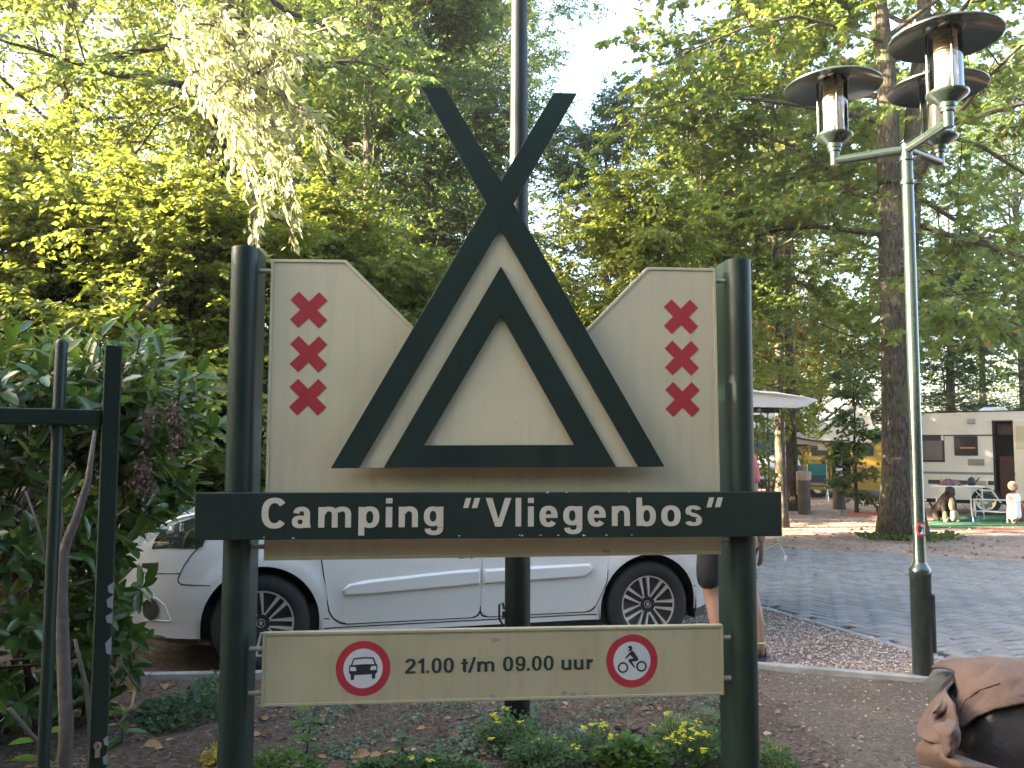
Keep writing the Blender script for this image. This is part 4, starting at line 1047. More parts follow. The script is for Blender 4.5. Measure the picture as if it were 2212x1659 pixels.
# ================================================================== WHITE CAR
F_ = at(563, 1362, 5.60); R_ = at(1405, 1310, 6.33)
cyaw = math.atan2(R_[1]-F_[1], R_[0]-F_[0]); WB = math.hypot(R_[1]-F_[1], R_[0]-F_[0])
CP = Plane((F_[0], F_[1]), cyaw)      # u runs from front axle to the rear, d across the car, away from the camera
WZ = .315
car = thing("white_car", "white family van car parked behind the sign with its tailgate up", "car", (F_[0], F_[1], 0), cyaw)
M_paint = mat("white_car_paint", (.60, .585, .56), .25, coat=.8)
M_glass = mat("dark_car_glass", (.012, .016, .014), .03, spec=.8)
M_rubber = mat("tyre_rubber", (.012, .012, .013), .75, bump=.1, bscale=80)
M_plast = mat("black_plastic", (.014, .014, .016), .55)
M_alu = mat("wheel_silver", (.62, .62, .63), .3, metal=.75)
M_seam = mat("panel_gap", (.02, .02, .022), .8)
CW = 1.80; X0, X1_ = -.90, WB+.70
def ss(a, b, x):
    t = min(max((x-a)/(b-a), 0), 1); return t*t*(3-2*t)
def top_z(x):      # hood, windscreen, roof
    if x < .05: return .74+.30*ss(-.95, -.25, x)**.8 + .02*(x+.9)
    if x < .95: t = (x-.05)/.9; return 1.06+.62*math.sin(t*PI/2)**.92
    return 1.68+.10*ss(.95, 1.9, x)-.05*ss(2.6, 3.5, x)
def bot_z(x):
    for xc in (0, WB):
        if abs(x-xc) < .372: return WZ+math.sqrt(.372**2-(x-xc)**2)*1.0
    if x < -.37: return .235+.05*ss(-.55, -.9, x)
    if x > WB+.37: return .27+.1*ss(WB+.4, WB+.72, x)
    return .225
def inset(x, z):   # how far the flank lies in from the car's widest point
    i = .0
    i += .34*(max(0, (-.28-x)/.62))**2.2
    i += .16*(max(0, (x-(WB+.28))/.42))**2.4
    i += .045*ss(.55, .2, z) + .012*math.sin(max(0, min(1, (z-.5)/.5))*PI)*-1
    i += .03*ss(.85, 1.02, z) + .17*ss(1.0, 1.8, z)**1.1
    for xc in (0, WB):
        r = math.hypot(x-xc, z-WZ); i -= .014*ss(.50, .40, r)
    return i+.02
xs = sorted(set([round(v, 4) for v in list(np.linspace(X0, X1_, 84)) + [c+s*.3722 for c in (0, WB) for s in (-1, 1)] + [c+s*.3719 for c in (0, WB) for s in (-1, 1)] + [c+.372*math.sin(a) for c in (0, WB) for a in np.linspace(-1.5, 1.5, 22)]]))
NR = 26
q = MB(); rowsN = []; rowsF = []
def sect(x):
    b, t = bot_z(x), top_z(x); return [b+(t-b)*k/NR for k in range(NR+1)]
for x in xs:
    zs_ = sect(x); rowsN.append([(x, inset(x, z), z) for z in zs_]); rowsF.append([(x, CW-inset(x, z), z) for z in zs_][::-1])
q.grid([r[::-1] for r in rowsN]); q.grid([r[::-1] for r in rowsF])
# roof, windscreen and hood between the flanks
NT = 10; roofrows = []
for x, rn in zip(xs, rowsN):
    y0 = rn[-1][1]; zt_ = rn[-1][2]; roofrows.append([(x, y0+(CW-2*y0)*k/NT, zt_+.045*math.sin(PI*k/NT)**.7) for k in range(NT+1)])
q.grid([r for r in roofrows])
for xi, flip in ((0, False), (-1, True)):
    rn = rowsN[xi]; rf = rowsF[xi][::-1]; cap = []
    for a, c in zip(rn, rf): cap.append([(a[0]+(-.08 if xi == 0 else .05)*math.sin(PI*k/8), a[1]+(c[1]-a[1])*k/8, a[2]) for k in range(9)])
    if flip: cap = cap[:-1] if False else [r for r in cap if r[0][2] < .66]
    q.grid(cap if not flip else [r[::-1] for r in cap])
body = q.build("body", M_paint, car, smooth=True)
# cabin floor, wheel wells, sills
q = MB(); q.prism_z([(X0+.10, .55), (X0+.30, .32), (X0+.62, .12), (X1_-.4, .12), (X1_-.1, .3), (X1_-.1, CW-.3), (X1_-.4, CW-.12), (X0+.62, CW-.12), (X0+.30, CW-.32), (X0+.10, CW-.55)], .17, .42)
for xc in (0, WB):
    prof = [(xc+.39*math.cos(a), WZ+.39*math.sin(a)) for a in np.linspace(-.3, PI+.3, 18)]
    V = [(x, .035, z) for x, z in prof]+[(x, .36, z) for x, z in prof]; n = len(prof)
    q.add(V, [(i, i+1, n+i+1, n+i) for i in range(n-1)]+[tuple(range(2*n-1, n-1, -1))])
    V = [(x, CW-.035, z) for x, z in prof]+[(x, CW-.36, z) for x, z in prof]
    q.add(V, [(i, i+1, n+i+1, n+i) for i in range(n-1)]+[tuple(range(2*n-1, n-1, -1))])
q.build("underbody", M_plast, car)
def on(x, z, o=0.0): return (x, inset(x, z)-o, z)
def patch(name, m, edge_poly, o, nx=26, nz=18, parent=None, far=False, thick=True):
    """panel following the flank inside a polygon of (x, z): scan-filled so that its outline stays clean"""
    zs_ = [p[1] for p in edge_poly]; z0, z1 = min(zs_)+1e-4, max(zs_)-1e-4; rows = []
    for j in range(nz+1):
        z = z0+(z1-z0)*j/nz; X = []
        n = len(edge_poly)
        for i in range(n):
            a, b = edge_poly[i], edge_poly[(i+1) % n]
            if (a[1] > z) != (b[1] > z): X.append(a[0]+(z-a[1])*(b[0]-a[0])/(b[1]-a[1]))
        xa, xb = min(X), max(X); row = []
        for i in range(nx+1):
            x = xa+(xb-xa)*i/nx; y = inset(x, z)-o
            row.append((x, CW-y if far else y, z))
        rows.append(row)
    q = MB(); q.grid(rows if not far else [r[::-1] for r in rows])
    if thick:
        per = rows[0]+[r[-1] for r in rows[1:]]+rows[-1][::-1][1:]+[r[0] for r in rows[::-1][1:-1]]
        dd = (o+.004) if not far else -(o+.004)
        per2 = [(x, y+dd, z) for x, y, z in per]; n = len(per)
        q.add(per+per2, [((i+1) % n, i, n+i, n+(i+1) % n) if not far else (i, (i+1) % n, n+(i+1) % n, n+i) for i in range(n)])
    return q.build(name, m, parent or car, smooth=True)
def px_poly(pts): return [CP.L(x, y, .03) for x, y in pts]
def rounded(poly, r=.04, n=4):
    out = []; k = len(poly)
    for i in range(k):
        p = np.array(poly[i]); a = np.array(poly[i-1]); b = np.array(poly[(i+1) % k])
        da, db = unit(a-p), unit(b-p); ra = min(r, np.linalg.norm(a-p)*.45, np.linalg.norm(b-p)*.45)
        for t in np.linspace(0, 1, n+1):
            out.append(tuple((1-t)**2*(p+da*ra)+2*t*(1-t)*p+t*t*(p+db*ra)))
    return out
def strip(poly, w, o, m, name, parent=None, closed=True):
    q = MB(); P = [np.array(on(x, z, o)) for x, z in poly]
    if closed: P.append(P[0])
    q.tube(P, w, 5, caps=not closed); return q.build(name, m, parent or car)
def grow(poly, g):
    c = np.mean(np.array(poly), 0); return [tuple(np.array(p)+unit(np.array(p)-c)*g) for p in poly]
# doors: lower flanks measured from the photograph
zb0 = CP.L(880, 1352, .03)[1]
fd = [px_poly([(696, 1225)])[0], px_poly([(713, 1340)])[0]]
xa = CP.L(695, 1215, .03)[0]; xa2 = CP.L(712, 1335, .03)[0]; xm = CP.L(1039, 1250, .03)[0]; xr_ = CP.L(1311, 1250, .03)[0]; xr2 = CP.L(1290, 1330, .03)[0]
front_door = rounded([(xa-.05, 1.02), (xa, .72), (xa2, .36), (xa2+.07, .285), (xm-.004, .285), (xm-.004, 1.02)], .05)
rear_door = rounded([(xm+.004, 1.02), (xm+.004, .285), (xr2-.03, .285), (xr_-.01, .5), (xr_+.01, 1.02)], .05)
strip(grow(front_door, .002), .0065, -.001, M_seam, "door_gap"); strip(grow(rear_door, .002), .0065, -.001, M_seam, "door_gap")
dF = patch("front_door", M_paint, front_door, .005); dR = patch("rear_door", M_paint, rear_door, .005)
patch("front_door", M_paint, front_door, .005, far=True); patch("rear_door", M_paint, rear_door, .005, far=True)
# rub mouldings: long raised bands, pointed to the front
def moulding(poly, parent):
    q = MB(); n = len(poly); c = np.mean(np.array(poly), 0)
    rings = []
    for g, o in ((0, .004), (-.006, .02), (-.016, .027)):
        rings.append([on(x, z, o) for x, z in [tuple(np.array(p)+np.array([np.sign(c[0]-p[0])*min(-g, abs(c[0]-p[0]))*1.2, np.sign(c[1]-p[1])*min(-g, abs(c[1]-p[1]))])) for p in poly]])
    for a, b in zip(rings, rings[1:]): 
        q.add(a+b, [(i, (i+1) % n, n+(i+1) % n, n+i) for i in range(n)])
    q.add(rings[-1], [tuple(range(n))])
    o = q.build("side_moulding", M_paint, parent, smooth=True)
    bb = bmesh.new(); bb.from_mesh(o.data); bmesh.ops.recalc_face_normals(bb, faces=bb.faces); bb.to_mesh(o.data); bb.free()
mz = lambda px, py: CP.L(px, py, .03)
m1 = [mz(742, 1287), mz(738, 1276), mz(752, 1261), mz(790, 1252)] + [mz(790+k*40, 1252-1.95*k*2.2) for k in range(1, 6)] + [(xm-.012, mz(1033, 1228)[1]), (xm-.008, mz(1035, 1240)[1]), (xm-.012, mz(1033, 1262)[1])] + [mz(990-k*50, 1267+4.4*k) for k in range(0, 5)]
m2 = [(xm+.012, mz(1045, 1261)[1]), (xm+.008, mz(1043, 1238)[1]), (xm+.012, mz(1045, 1228)[1]), mz(1150, 1222), mz(1272, 1216), mz(1279, 1224), mz(1276, 1236), mz(1262, 1246), mz(1150, 1254)]
moulding(m1[::-1], dF); moulding(m2, dR)
# sill band and fender, bumper seams
strip([(x, .262) for x in np.linspace(.40, WB-.40, 20)], .004, .001, M_seam, "sill_seam", closed=False)
fs = [mz(428, 1184), mz(412, 1200), mz(396, 1224), mz(384, 1250), mz(384, 1258), mz(390, 1263), mz(410, 1264), mz(455, 1264)]
strip(fs, .0035, .001, M_seam, "fender_seam", closed=False)
strip([mz(300, 1245), mz(345, 1243), mz(387, 1240)], .0035, .001, M_seam, "bumper_seam", closed=False)
strip([mz(700, 1337), mz(712, 1337)], .0035, .001, M_seam, "sill_seam", closed=False)
rs = [mz(1497, 1265), mz(1530, 1257), (WB+.62, .63)]
strip(rs, .0035, .001, M_seam, "bumper_seam", closed=False)
strip([mz(1544, 1290), mz(1538, 1320), mz(1530, 1338)], .003, .001, M_seam, "bumper_seam", closed=False)
# windows
patch("side_window", M_glass, rounded([(.62, 1.06), (.98, 1.50), (1.08, 1.56), (xm-.03, 1.58), (xm-.03, 1.06)], .05), .006, thick=False)
patch("side_window", M_glass, rounded([(xm+.05, 1.06), (xm+.05, 1.58), (2.45, 1.58), (2.45, 1.06)], .05), .006, thick=False)
patch("side_window", M_glass, rounded([(2.55, 1.08), (2.55, 1.57), (3.15, 1.54), (3.2, 1.1)], .06), .006, thick=False)
for p in ([(.62, 1.06), (.98, 1.50), (1.08, 1.56), (xm-.03, 1.58), (xm-.03, 1.06)], [(xm+.05, 1.06), (xm+.05, 1.58), (2.45, 1.58), (2.45, 1.06)], [(2.55, 1.08), (2.55, 1.57), (3.15, 1.54), (3.2, 1.1)]):
    patch("side_window", M_glass, rounded(p, .05), .006, thick=False, far=True)
ws = []
for x in np.linspace(.12, .90, 9):
    y0 = inset(x, top_z(x))+.07; ws.append([(x, y0+(CW-2*y0)*k/NT, top_z(x)+.008+.045*math.sin(PI*((y0+(CW-2*y0)*k/NT)-inset(x, top_z(x)))/(CW-2*inset(x, top_z(x))))**.7) for k in range(NT+1)])
q = MB(); q.grid(ws); q.build("windscreen", M_glass, car, smooth=True)
# headlight: long clear lens swept back along the wing, with reflector behind
M_lens = mat("headlight_lens", (.03, .035, .03), .03, spec=.9, coat=1.0)
M_chrome = mat("reflector", (.6, .6, .58), .12, metal=1.0)
hl = [mz(322, 1190), mz(330, 1168), mz(345, 1150), mz(372, 1135), mz(408, 1123), mz(440, 1116), mz(446, 1160), mz(438, 1180), mz(425, 1185)]
hlo = patch("headlight", M_lens, hl, .006, thick=True)
patch("headlight", M_lens, hl, .006, far=True)
patch("headlight_reflector", M_chrome, [mz(392, 1180), mz(400, 1150), mz(430, 1136), mz(438, 1165), mz(430, 1178)], .0085, 8, 6, hlo, thick=False)
patch("headlight_reflector", M_chrome, [mz(335, 1183), mz(345, 1163), mz(362, 1160), mz(364, 1180)], .0085, 8, 6, hlo, thick=False)
strip([mz(395, 1184), mz(398, 1166), mz(410, 1148), mz(430, 1138)], .008, .006, M_plast, "headlight_divider", hlo, closed=False)
hood_edge = [mz(330, 1152), mz(360, 1132), mz(395, 1119), mz(420, 1113), mz(450, 1108)]
strip(hood_edge, .014, .004, M_paint, "hood_edge", closed=False)
# fog lamp with its hollow, grille slot
patch("grille_slot", M_plast, [mz(296, 1236), mz(300, 1221), mz(338, 1219), mz(336, 1232), mz(320, 1236)], .006, 8, 5, thick=False)
fl = [(mz(318, 1325)[0]+.055*math.cos(a), mz(318, 1325)[1]+.075*math.sin(a)) for a in np.linspace(0, 2*PI, 14)[:-1]]
flo = patch("fog_lamp", M_lens, fl, .008, 8, 8, thick=True)
strip([mz(316, 1296), mz(335, 1299), mz(352, 1312), mz(366, 1345)], .006, .003, M_paint, "bumper_crease", closed=False)
strip([mz(300, 1352), mz(330, 1349), mz(364, 1347)], .006, .003, M_paint, "bumper_crease", closed=False)
# fuel flap free flank; mirror
q = MB(); q.sphere((.62, -.06, 1.1), (.09, .1, .08), 12, 8); q.box((.6, -.02, 1.04), (.68, .06, 1.09)); q.build("door_mirror", M_paint, car, smooth=True)
q = MB(); q.sphere((.62, CW+.06, 1.1), (.09, .1, .08), 12, 8); q.box((.6, CW-.06, 1.04), (.68, CW+.02, 1.09)); q.build("door_mirror", M_paint, car, smooth=True)
# tail lamps
M_tail = mat("tail_lamp_red", (.35, .01, .012), .15, coat=.8)
for far in (False, True): patch("tail_lamp", M_tail, rounded([(WB+.60, .95), (WB+.58, 1.4), (WB+.66, 1.45), (WB+.685, .95)], .02), .006, 6, 8, far=far)
# rear opening: dark load bay
q = MB(); q.box((WB+.1, .2, .62), (X1_-.04, CW-.2, 1.62)); q.build("load_bay", mat("grey_interior", (.045, .045, .05), .85), car)
# tailgate raised above the roof line
TG = .075
q = MB(); xg = X1_-.12; gl_ = .97
sec = [(0, 1.70), (0, 1.80), (.12, 1.865), (.35, 1.875), (.45, 1.85), (.62, 1.845), (gl_, 1.81), (gl_+.06, 1.795), (gl_-.06, 1.745), (gl_-.16, 1.725), (.10, 1.725)]
L0 = [(xg+a, .14+.07*ss(.55, .95, a), z-.012+TG) for a, z in sec]; L1_ = [(xg+a, .20+.06*ss(.55, .95, a), z+TG) for a, z in sec]
R0 = [(x, CW-y, z) for x, y, z in L0]; Rm = [(x, CW/2, z+.02) for x, y, z in L0]
n = len(sec); q.add(L0+L1_+Rm+[(x, CW-y, z) for x, y, z in L1_]+R0, [(k*n+i, k*n+(i+1) % n, (k+1)*n+(i+1) % n, (k+1)*n+i) for k in range(4) for i in range(n)]+[tuple(range(n-1, -1, -1)), tuple(range(4*n, 5*n))])
tg = q.build("tailgate", M_paint, car, smooth=True, bevel=.006); tg["label"] = "raised white tailgate"
q = MB(); q.box((xg+.03, .19, 1.672+TG), (xg+.66, CW-.19, 1.72+TG)); q.build("tailgate_window", M_glass, tg, bevel=.01)
q = MB(); q.box((xg+.0, .155, 1.675+TG), (xg+.12, .25, 1.80+TG)); q.build("tailgate_lamp", M_plast, tg, bevel=.01)
q = MB()
for y in (.26, CW-.26): q.tube([(X1_-.18, y, 1.30), (xg+.30, y, 1.68+TG)], .011, 8)
q.build("gas_strut", M_plast, tg)
# wheels
def wheel(xc, yc, far=False):
    s = -1 if not far else 1
    Mx = Matrix.Translation((xc, yc, WZ)) @ Matrix.Rotation(PI/2*(1 if not far else -1), 4, 'X')    # lathe z -> out of the car
    q = MB(); R1 = .315
    prof = [(.205, -.19), (.25, -.2), (.29, -.195), (.308, -.18), (R1, -.16), (R1, -.03), (.308, -.012), (.292, .0), (.262, .006), (.235, .004), (.214, -.006), (.205, -.02)]
    q.lathe(prof, 48, 0, Mx, closed=True)
    for g in (-.13, -.095, -.06): q.lathe([(R1+.001, g), (R1+.001, g+.006)], 48, 0, Mx)
    w = q.build("tyre", M_rubber, car, smooth=True)
    q = MB(); q.lathe([(.0, -.03), (.19, -.03), (.205, -.02), (.207, -.06)], 40, 0, Mx); q.build("hub_cap", mat("hub_black", (.02, .021, .024), .35), w, smooth=True)
    q = MB(); q.lathe([(.198, -.014), (.199, -.006), (.208, -.004), (.211, -.012)], 48, 0, Mx)
    def P2(r, a, h): return tuple(Mx @ Vector((r*math.cos(a), r*math.sin(a), h)))
    a0 = random.uniform(0, 1)
    for k in range(7):
        c = rad(22)+k*2*PI/7
        for sg in (-1, 1):
            pts = []
            ro, ri = .199, .062; ao1, ao2 = sg*rad(13.5), sg*rad(20.5); ai1, ai2 = sg*rad(2), sg*rad(10)
            v = [P2(ri, c+ai1, -.016), P2(ro, c+ao1, -.008), P2(ro, c+ao2, -.008), P2(ri+.008, c+ai2*1.25, -.016)]
            v2 = [P2(ri, c+ai1, -.03), P2(ro, c+ao1, -.03), P2(ro, c+ao2, -.03), P2(ri+.008, c+ai2*1.25, -.03)]
            f = [(0, 1, 2, 3), (0, 4, 5, 1), (1, 5, 6, 2), (2, 6, 7, 3), (3, 7, 4, 0)]
            q.add(v+v2, f)
        arc = [P2(.058+.006*math.cos(t), c+rad(11)*math.sin(t), -.018) for t in np.linspace(-PI/2, PI/2, 7)]
        q.tube(arc, .0045, 5)
    so = q.build("hub_spokes", M_alu, w, smooth=False)
    bb = bmesh.new(); bb.from_mesh(so.data); bmesh.ops.recalc_face_normals(bb, faces=bb.faces); bb.to_mesh(so.data); bb.free()
    q = MB(); q.lathe([(.023, -.022), (.026, -.012), (.029, -.022)], 24, 0, Mx)
    # small rampant beast mark
    for (x0, y0, x1, y1, r) in ((-.008, -.014, .002, -.002, .0035), (.002, -.002, .004, .012, .005), (.004, .012, -.004, .016, .003), (.003, .006, -.012, .008, .0022), (.001, -.001, -.012, .0, .0022), (.003, -.004, .010, -.013, .0028), (.008, .0, .014, .006, .002)):
        q.tube([tuple(Mx @ Vector((x0, y0, -.019))), tuple(Mx @ Vector((x1, y1, -.019)))], r, 5)
    q.build("hub_emblem", M_alu, w)
wheel(0, .03); wheel(WB, .03); wheel(0, CW-.03, True); wheel(WB, CW-.03, True)

# ================================================================== PEOPLE AND DOG (skinned bodies)
def skinned(name, joints, edges, m, parent, sub=2, root=0):
    me = bpy.data.meshes.new(name); me.from_pydata([j[:3] for j in joints], edges, [])
    o = bpy.data.objects.new(name, me); COL.objects.link(o)
    sk = o.modifiers.new("skin", 'SKIN'); sk.use_smooth_shade = True
    dat = me.skin_vertices[0].data if me.skin_vertices else None
    if dat is None:
        bm = bmesh.new(); bm.from_mesh(me); bm.verts.layers.skin.verify(); bm.to_mesh(me); bm.free(); dat = me.skin_vertices[0].data
    for i, j in enumerate(joints):
        r = j[3]; dat[i].radius = r if hasattr(r, '__len__') else (r, r); dat[i].use_root = (i == root)
    sb = o.modifiers.new("sub", 'SUBSURF'); sb.levels = sub; sb.render_levels = sub
    dg = bpy.context.evaluated_depsgraph_get(); dg.update()
    nm = bpy.data.meshes.new_from_object(o.evaluated_get(dg)); nm.name = name
    bpy.data.objects.remove(o); nm.materials.clear(); nm.materials.append(m)
    nm.polygons.foreach_set("use_smooth", [True]*len(nm.polygons)); nm.update()
    return link(name, nm, parent)
M_skin = mat("sunned_skin", (.30, .165, .11), .55, vary=.12, vscale=10)
M_coral = mat("coral_shirt", (.62, .13, .12), .8, vary=.15, vscale=7, bump=.15, bscale=25)
M_shorts = mat("black_shorts", (.006, .006, .007), .85, bump=.2, bscale=30)
M_hair = mat("dark_hair", (.02, .014, .011), .55, bump=.5, bscale=60)
pc = at(1571, 1425, 6.02)
person = thing("person", "person in coral shirt and black shorts half hidden behind the right sign post", "person", (pc[0], 6.02, 0), 0)
J = [(0, 0, .93, (.15, .105)), (0, .01, 1.08, (.135, .095)), (0, .02, 1.25, (.15, .1)), (0, .01, 1.39, (.14, .085)), (0, 0, 1.48, .058), (-.01, .03, 1.56, .06),
     (-.09, 0, .86, .09), (-.125, -.02, .60, .078), (-.105, .0, .46, .06), (-.08, -.05, .28, .056), (-.06, -.07, .09, .036), (-.06, .02, .045, .036), (-.055, .13, .03, .026),
     (.09, 0, .86, .09), (.135, .03, .60, .076), (.17, .02, .46, .06), (.205, -.02, .28, .052), (.215, -.03, .09, .036), (.235, .04, .045, .036), (.275, .13, .03, .026),
     (-.17, .0, 1.38, .06), (-.215, .02, 1.15, .045), (-.18, .16, .98, .038), (-.12, .27, .95, .03),
     (.165, .0, 1.38, .06), (.195, .0, 1.12, .046), (.25, .02, .90, .035), (.265, .04, .80, .026)]
E_ = [(0, 1), (1, 2), (2, 3), (3, 4), (4, 5), (0, 6), (6, 7), (7, 8), (8, 9), (9, 10), (10, 11), (11, 12), (0, 13), (13, 14), (14, 15), (15, 16), (16, 17), (17, 18), (18, 19), (3, 20), (20, 21), (21, 22), (22, 23), (3, 24), (24, 25), (25, 26), (26, 27)]
skinned("body", J, E_, M_skin, person)
# head seen from behind, with face on the far side
q = MB(); q.sphere((-.01, .035, 1.635), (.078, .098, .118), 18, 12); q.sphere((-.01, .135, 1.62), (.012, .02, .018), 8, 6); q.sphere((-.09, .03, 1.62), (.012, .025, .034), 8, 6); q.sphere((.07, .03, 1.62), (.012, .025, .034), 8, 6)
hd = q.build("head", M_skin, person, smooth='full')
q = MB(); 
for sx in (-.04, .022): q.sphere((sx, .125, 1.645), (.014, .008, .009), 8, 6)
q.build("eyes", M_black, hd)
q = MB(); q.sphere((-.01, .125, 1.575), (.028, .012, .007), 8, 6); q.build("mouth", mat("lips", (.3, .1, .09), .5), hd)
q = MB(); rows = []
for i in range(11):
    t = i/10; row = []
    for j in range(17):
        a = PI*1.03+ (PI*.94)*j/16 if False else PI*.96+(PI*1.08)*j/16
        rx = .092*math.sin(min(1, .12+t*1.25)*PI/2)*(1-.18*max(0, t-.75)*2); ry = .115*math.sin(min(1, .12+t*1.25)*PI/2)*(1-.3*max(0, t-.7))
        row.append((-.01+rx*math.cos(a)+random.uniform(-.003, .003), .02+ry*math.sin(a), 1.765-.33*t-.01*random.random()))
    rows.append(row)
q.grid(rows); q.sphere((-.01, .03, 1.68), (.088, .108, .09), 16, 10); q.build("hair", M_hair, person, smooth='full', solid=.02)
Js = [(0, 0, .98, (.175, .125)), (0, .01, 1.1, (.155, .11)), (0, .02, 1.26, (.168, .115)), (0, .01, 1.39, (.15, .1)), (0, .0, 1.44, .075), (-.18, 0, 1.37, .073), (-.215, .015, 1.2, .062), (.175, 0, 1.37, .073), (.20, .0, 1.2, .06)]
skinned("shirt", Js, [(0, 1), (1, 2), (2, 3), (3, 4), (3, 5), (5, 6), (3, 7), (7, 8)], M_coral, person)
Jh = [(0, 0, .97, (.165, .118)), (0, 0, .90, (.17, .125)), (-.1, 0, .80, .105), (-.128, -.018, .62, .094), (-.122, -.008, .47, .09), (.1, 0, .80, .105), (.132, .025, .62, .092), (.148, .02, .47, .088)]
skinned("shorts", Jh, [(0, 1), (1, 2), (2, 3), (3, 4), (1, 5), (5, 6), (6, 7)], M_shorts, person)
# right hand: palm, thumb and four fingers hanging
q = MB(); w = np.array([.265, .045, .80])
def finger(base, lens, dirs, r0):
    p = [np.array(base)]
    for l, d in zip(lens, dirs): p.append(p[-1]+unit(np.array(d, float))*l)
    q.tube(p, [r0, r0*.95, r0*.85, r0*.6][:len(p)], 7)
palm = [w+np.array([0, 0, .02]), w+np.array([0, .004, -.03]), w+np.array([.002, .012, -.085])]
rows = []
for k, p in enumerate(palm):
    a, b = ((.016, .026), (.015, .036), (.013, .041))[k]
    rows.append([tuple(p+np.array([a*math.cos(t), b*math.sin(t), 0])) for t in np.linspace(0, 2*PI, 13)[:-1]])
q.grid(rows, close_u=True); q.add(rows[-1], [tuple(range(12))])
for k, (dy, ll) in enumerate(((-.028, .9), (-.010, 1.0), (.010, 1.08), (.030, 1.0))):
    finger(palm[2]+np.array([0, dy, .012]), (.04*ll, .027*ll, .022*ll), ((-.05, .1+dy*3, -1), (-.22, .1, -1), (-.45, .1, -.9)), .0088)
finger(w+np.array([-.004, .03, -.025]), (.04, .032, .026), ((-.3, .75, -.75), (-.2, .45, -.9), (-.2, .2, -1)), .0105)
q.build("hand", M_skin, person, smooth='full')
q = MB(); w = np.array([-.115, .275, .95])
rows = []
for k, s in enumerate((0, .04, .085)):
    a, b = ((.016, .024), (.014, .034), (.013, .04))[k]; rows.append([tuple(w+np.array([b*math.cos(t)+s*.5, s*.85, a*math.sin(t)])) for t in np.linspace(0, 2*PI, 13)[:-1]])
q.grid(rows, close_u=True)
for dx in (-.028, -.01, .01, .028): finger(w+np.array([.04+dx, .07, 0]), (.038, .026, .02), ((.4, 1, -.1), (.3, 1, -.5), (.2, .6, -.9)), .0088)
finger(w+np.array([.03, .02, 0]), (.036, .03), ((1, .5, .1), (.8, .8, -.1)), .0105)
q.build("hand", M_skin, person, smooth='full')
M_flip = mat("black_rubber_sole", (.012, .012, .012), .7)
for (x, y, a) in ((-.06, .03, .05), (.245, .04, -.28)):
    q = MB(); prof = [(.036*(1-.25*math.cos(t)**2)*math.cos(t)*1.15+.0, .135*math.sin(t)) for t in np.linspace(0, 2*PI, 18)[:-1]]
    ca_, sa_ = math.cos(a), math.sin(a)
    q.prism_z([(x+px*ca_-py*sa_, y+px*sa_+py*ca_) for px, py in [(p[0]*1.25, p[1]) for p in prof]], .002, .02)
    q.tube([(x-.035*ca_, y-.01, .02), (x-.02*ca_-.06*sa_, y+.05, .062), (x-.085*sa_, y+.085, .03), (x+.03*ca_-.06*sa_, y+.05, .062), (x+.035*ca_, y-.01, .02)], .006, 6)
    q.build("flip_flop", M_flip, person)
q = MB(); q.lathe([(.040, -.006), (.044, 0), (.040, .006)], 18, 0, Matrix.Translation((.214, -.03, .13))); q.build("anklet", mat("pale_anklet", (.5, .52, .2), .6), person)
# thin white cord in the hand
q = MB(); hx = at(1676, 1160, 6.02)[0]-pc[0]; e = at(1697, 1206, 6.02); e0 = at(1684, 1173, 6.02)
q.tube([(.267, .05, .74), (e0[0]-pc[0], .02, e0[2]), (e[0]-pc[0]-.004, .0, e[2]+.03)], .0025, 5); q.sphere((e[0]-pc[0], 0, e[2]), (.012, .01, .025), 8, 6)
co = q.build("charging_cord", M_white); co.location = (pc[0], 6.02, 0)
tag(co, "thin white cord with plug dangling from the person's hand", "cord")

# ================================================================== CAMPSITE BEYOND THE ROAD
M_carav = mat("caravan_cream", (.70, .66, .58), .45, vary=.08, vscale=2, bump=.05, bscale=60)
M_stripe = mat("caravan_grey_stripe", (.20, .18, .17), .5)
M_dark = mat("caravan_dark_trim", (.03, .025, .028), .5)
M_wglass = mat("caravan_window", (.05, .04, .04), .08, spec=.8)
M_whitep = mat("white_plastic", (.72, .72, .72), .45)
M_brownp = mat("brown_cupboard", (.16, .055, .03), .5, vary=.2, vscale=3)
M_alu2 = mat("table_aluminium", (.6, .6, .58), .35, metal=.5)
rxa = lambda r: 1947.6+r*.18517
rya = lambda r: 855.8+r*.18517
_g = gnd(2129, 1112)
VP = Plane((_g[0], _g[1]), rad(-33))
def V2(rx, ry, d=0): return VP.L(rxa(rx), rya(ry), d)
cv = thing("caravan", "cream touring caravan with grey stripes and its door open", "caravan", (VP.o[0], VP.o[1], 0), VP.yaw)
uL_ = V2(95, 600)[0]; uR_ = uL_+5.3
zroofL, zroofR = V2(235, 224)[1], V2(1428, 150)[1]; zroof = (zroofL+zroofR)/2+.02; zbot = V2(300, 1190)[1]
u2 = lambda rx: V2(rx, 700)[0]
z2 = lambda rx, ry: V2(rx, ry)[1]
dl, dr = u2(1088), u2(1312); dzt, dzb = z2(1200, 297), z2(1230, 1222)
prof = [(uL_+.10, zbot), (uR_-.4, zbot), (uR_-.05, zbot+.35), (uR_, 1.2), (uR_-.12, zroof-.3), (uR_-.5, zroof), (uL_+.35, zroof-.03), (uL_+.06, zroof-.25), (uL_, 1.1), (uL_+.03, zbot+.25)]
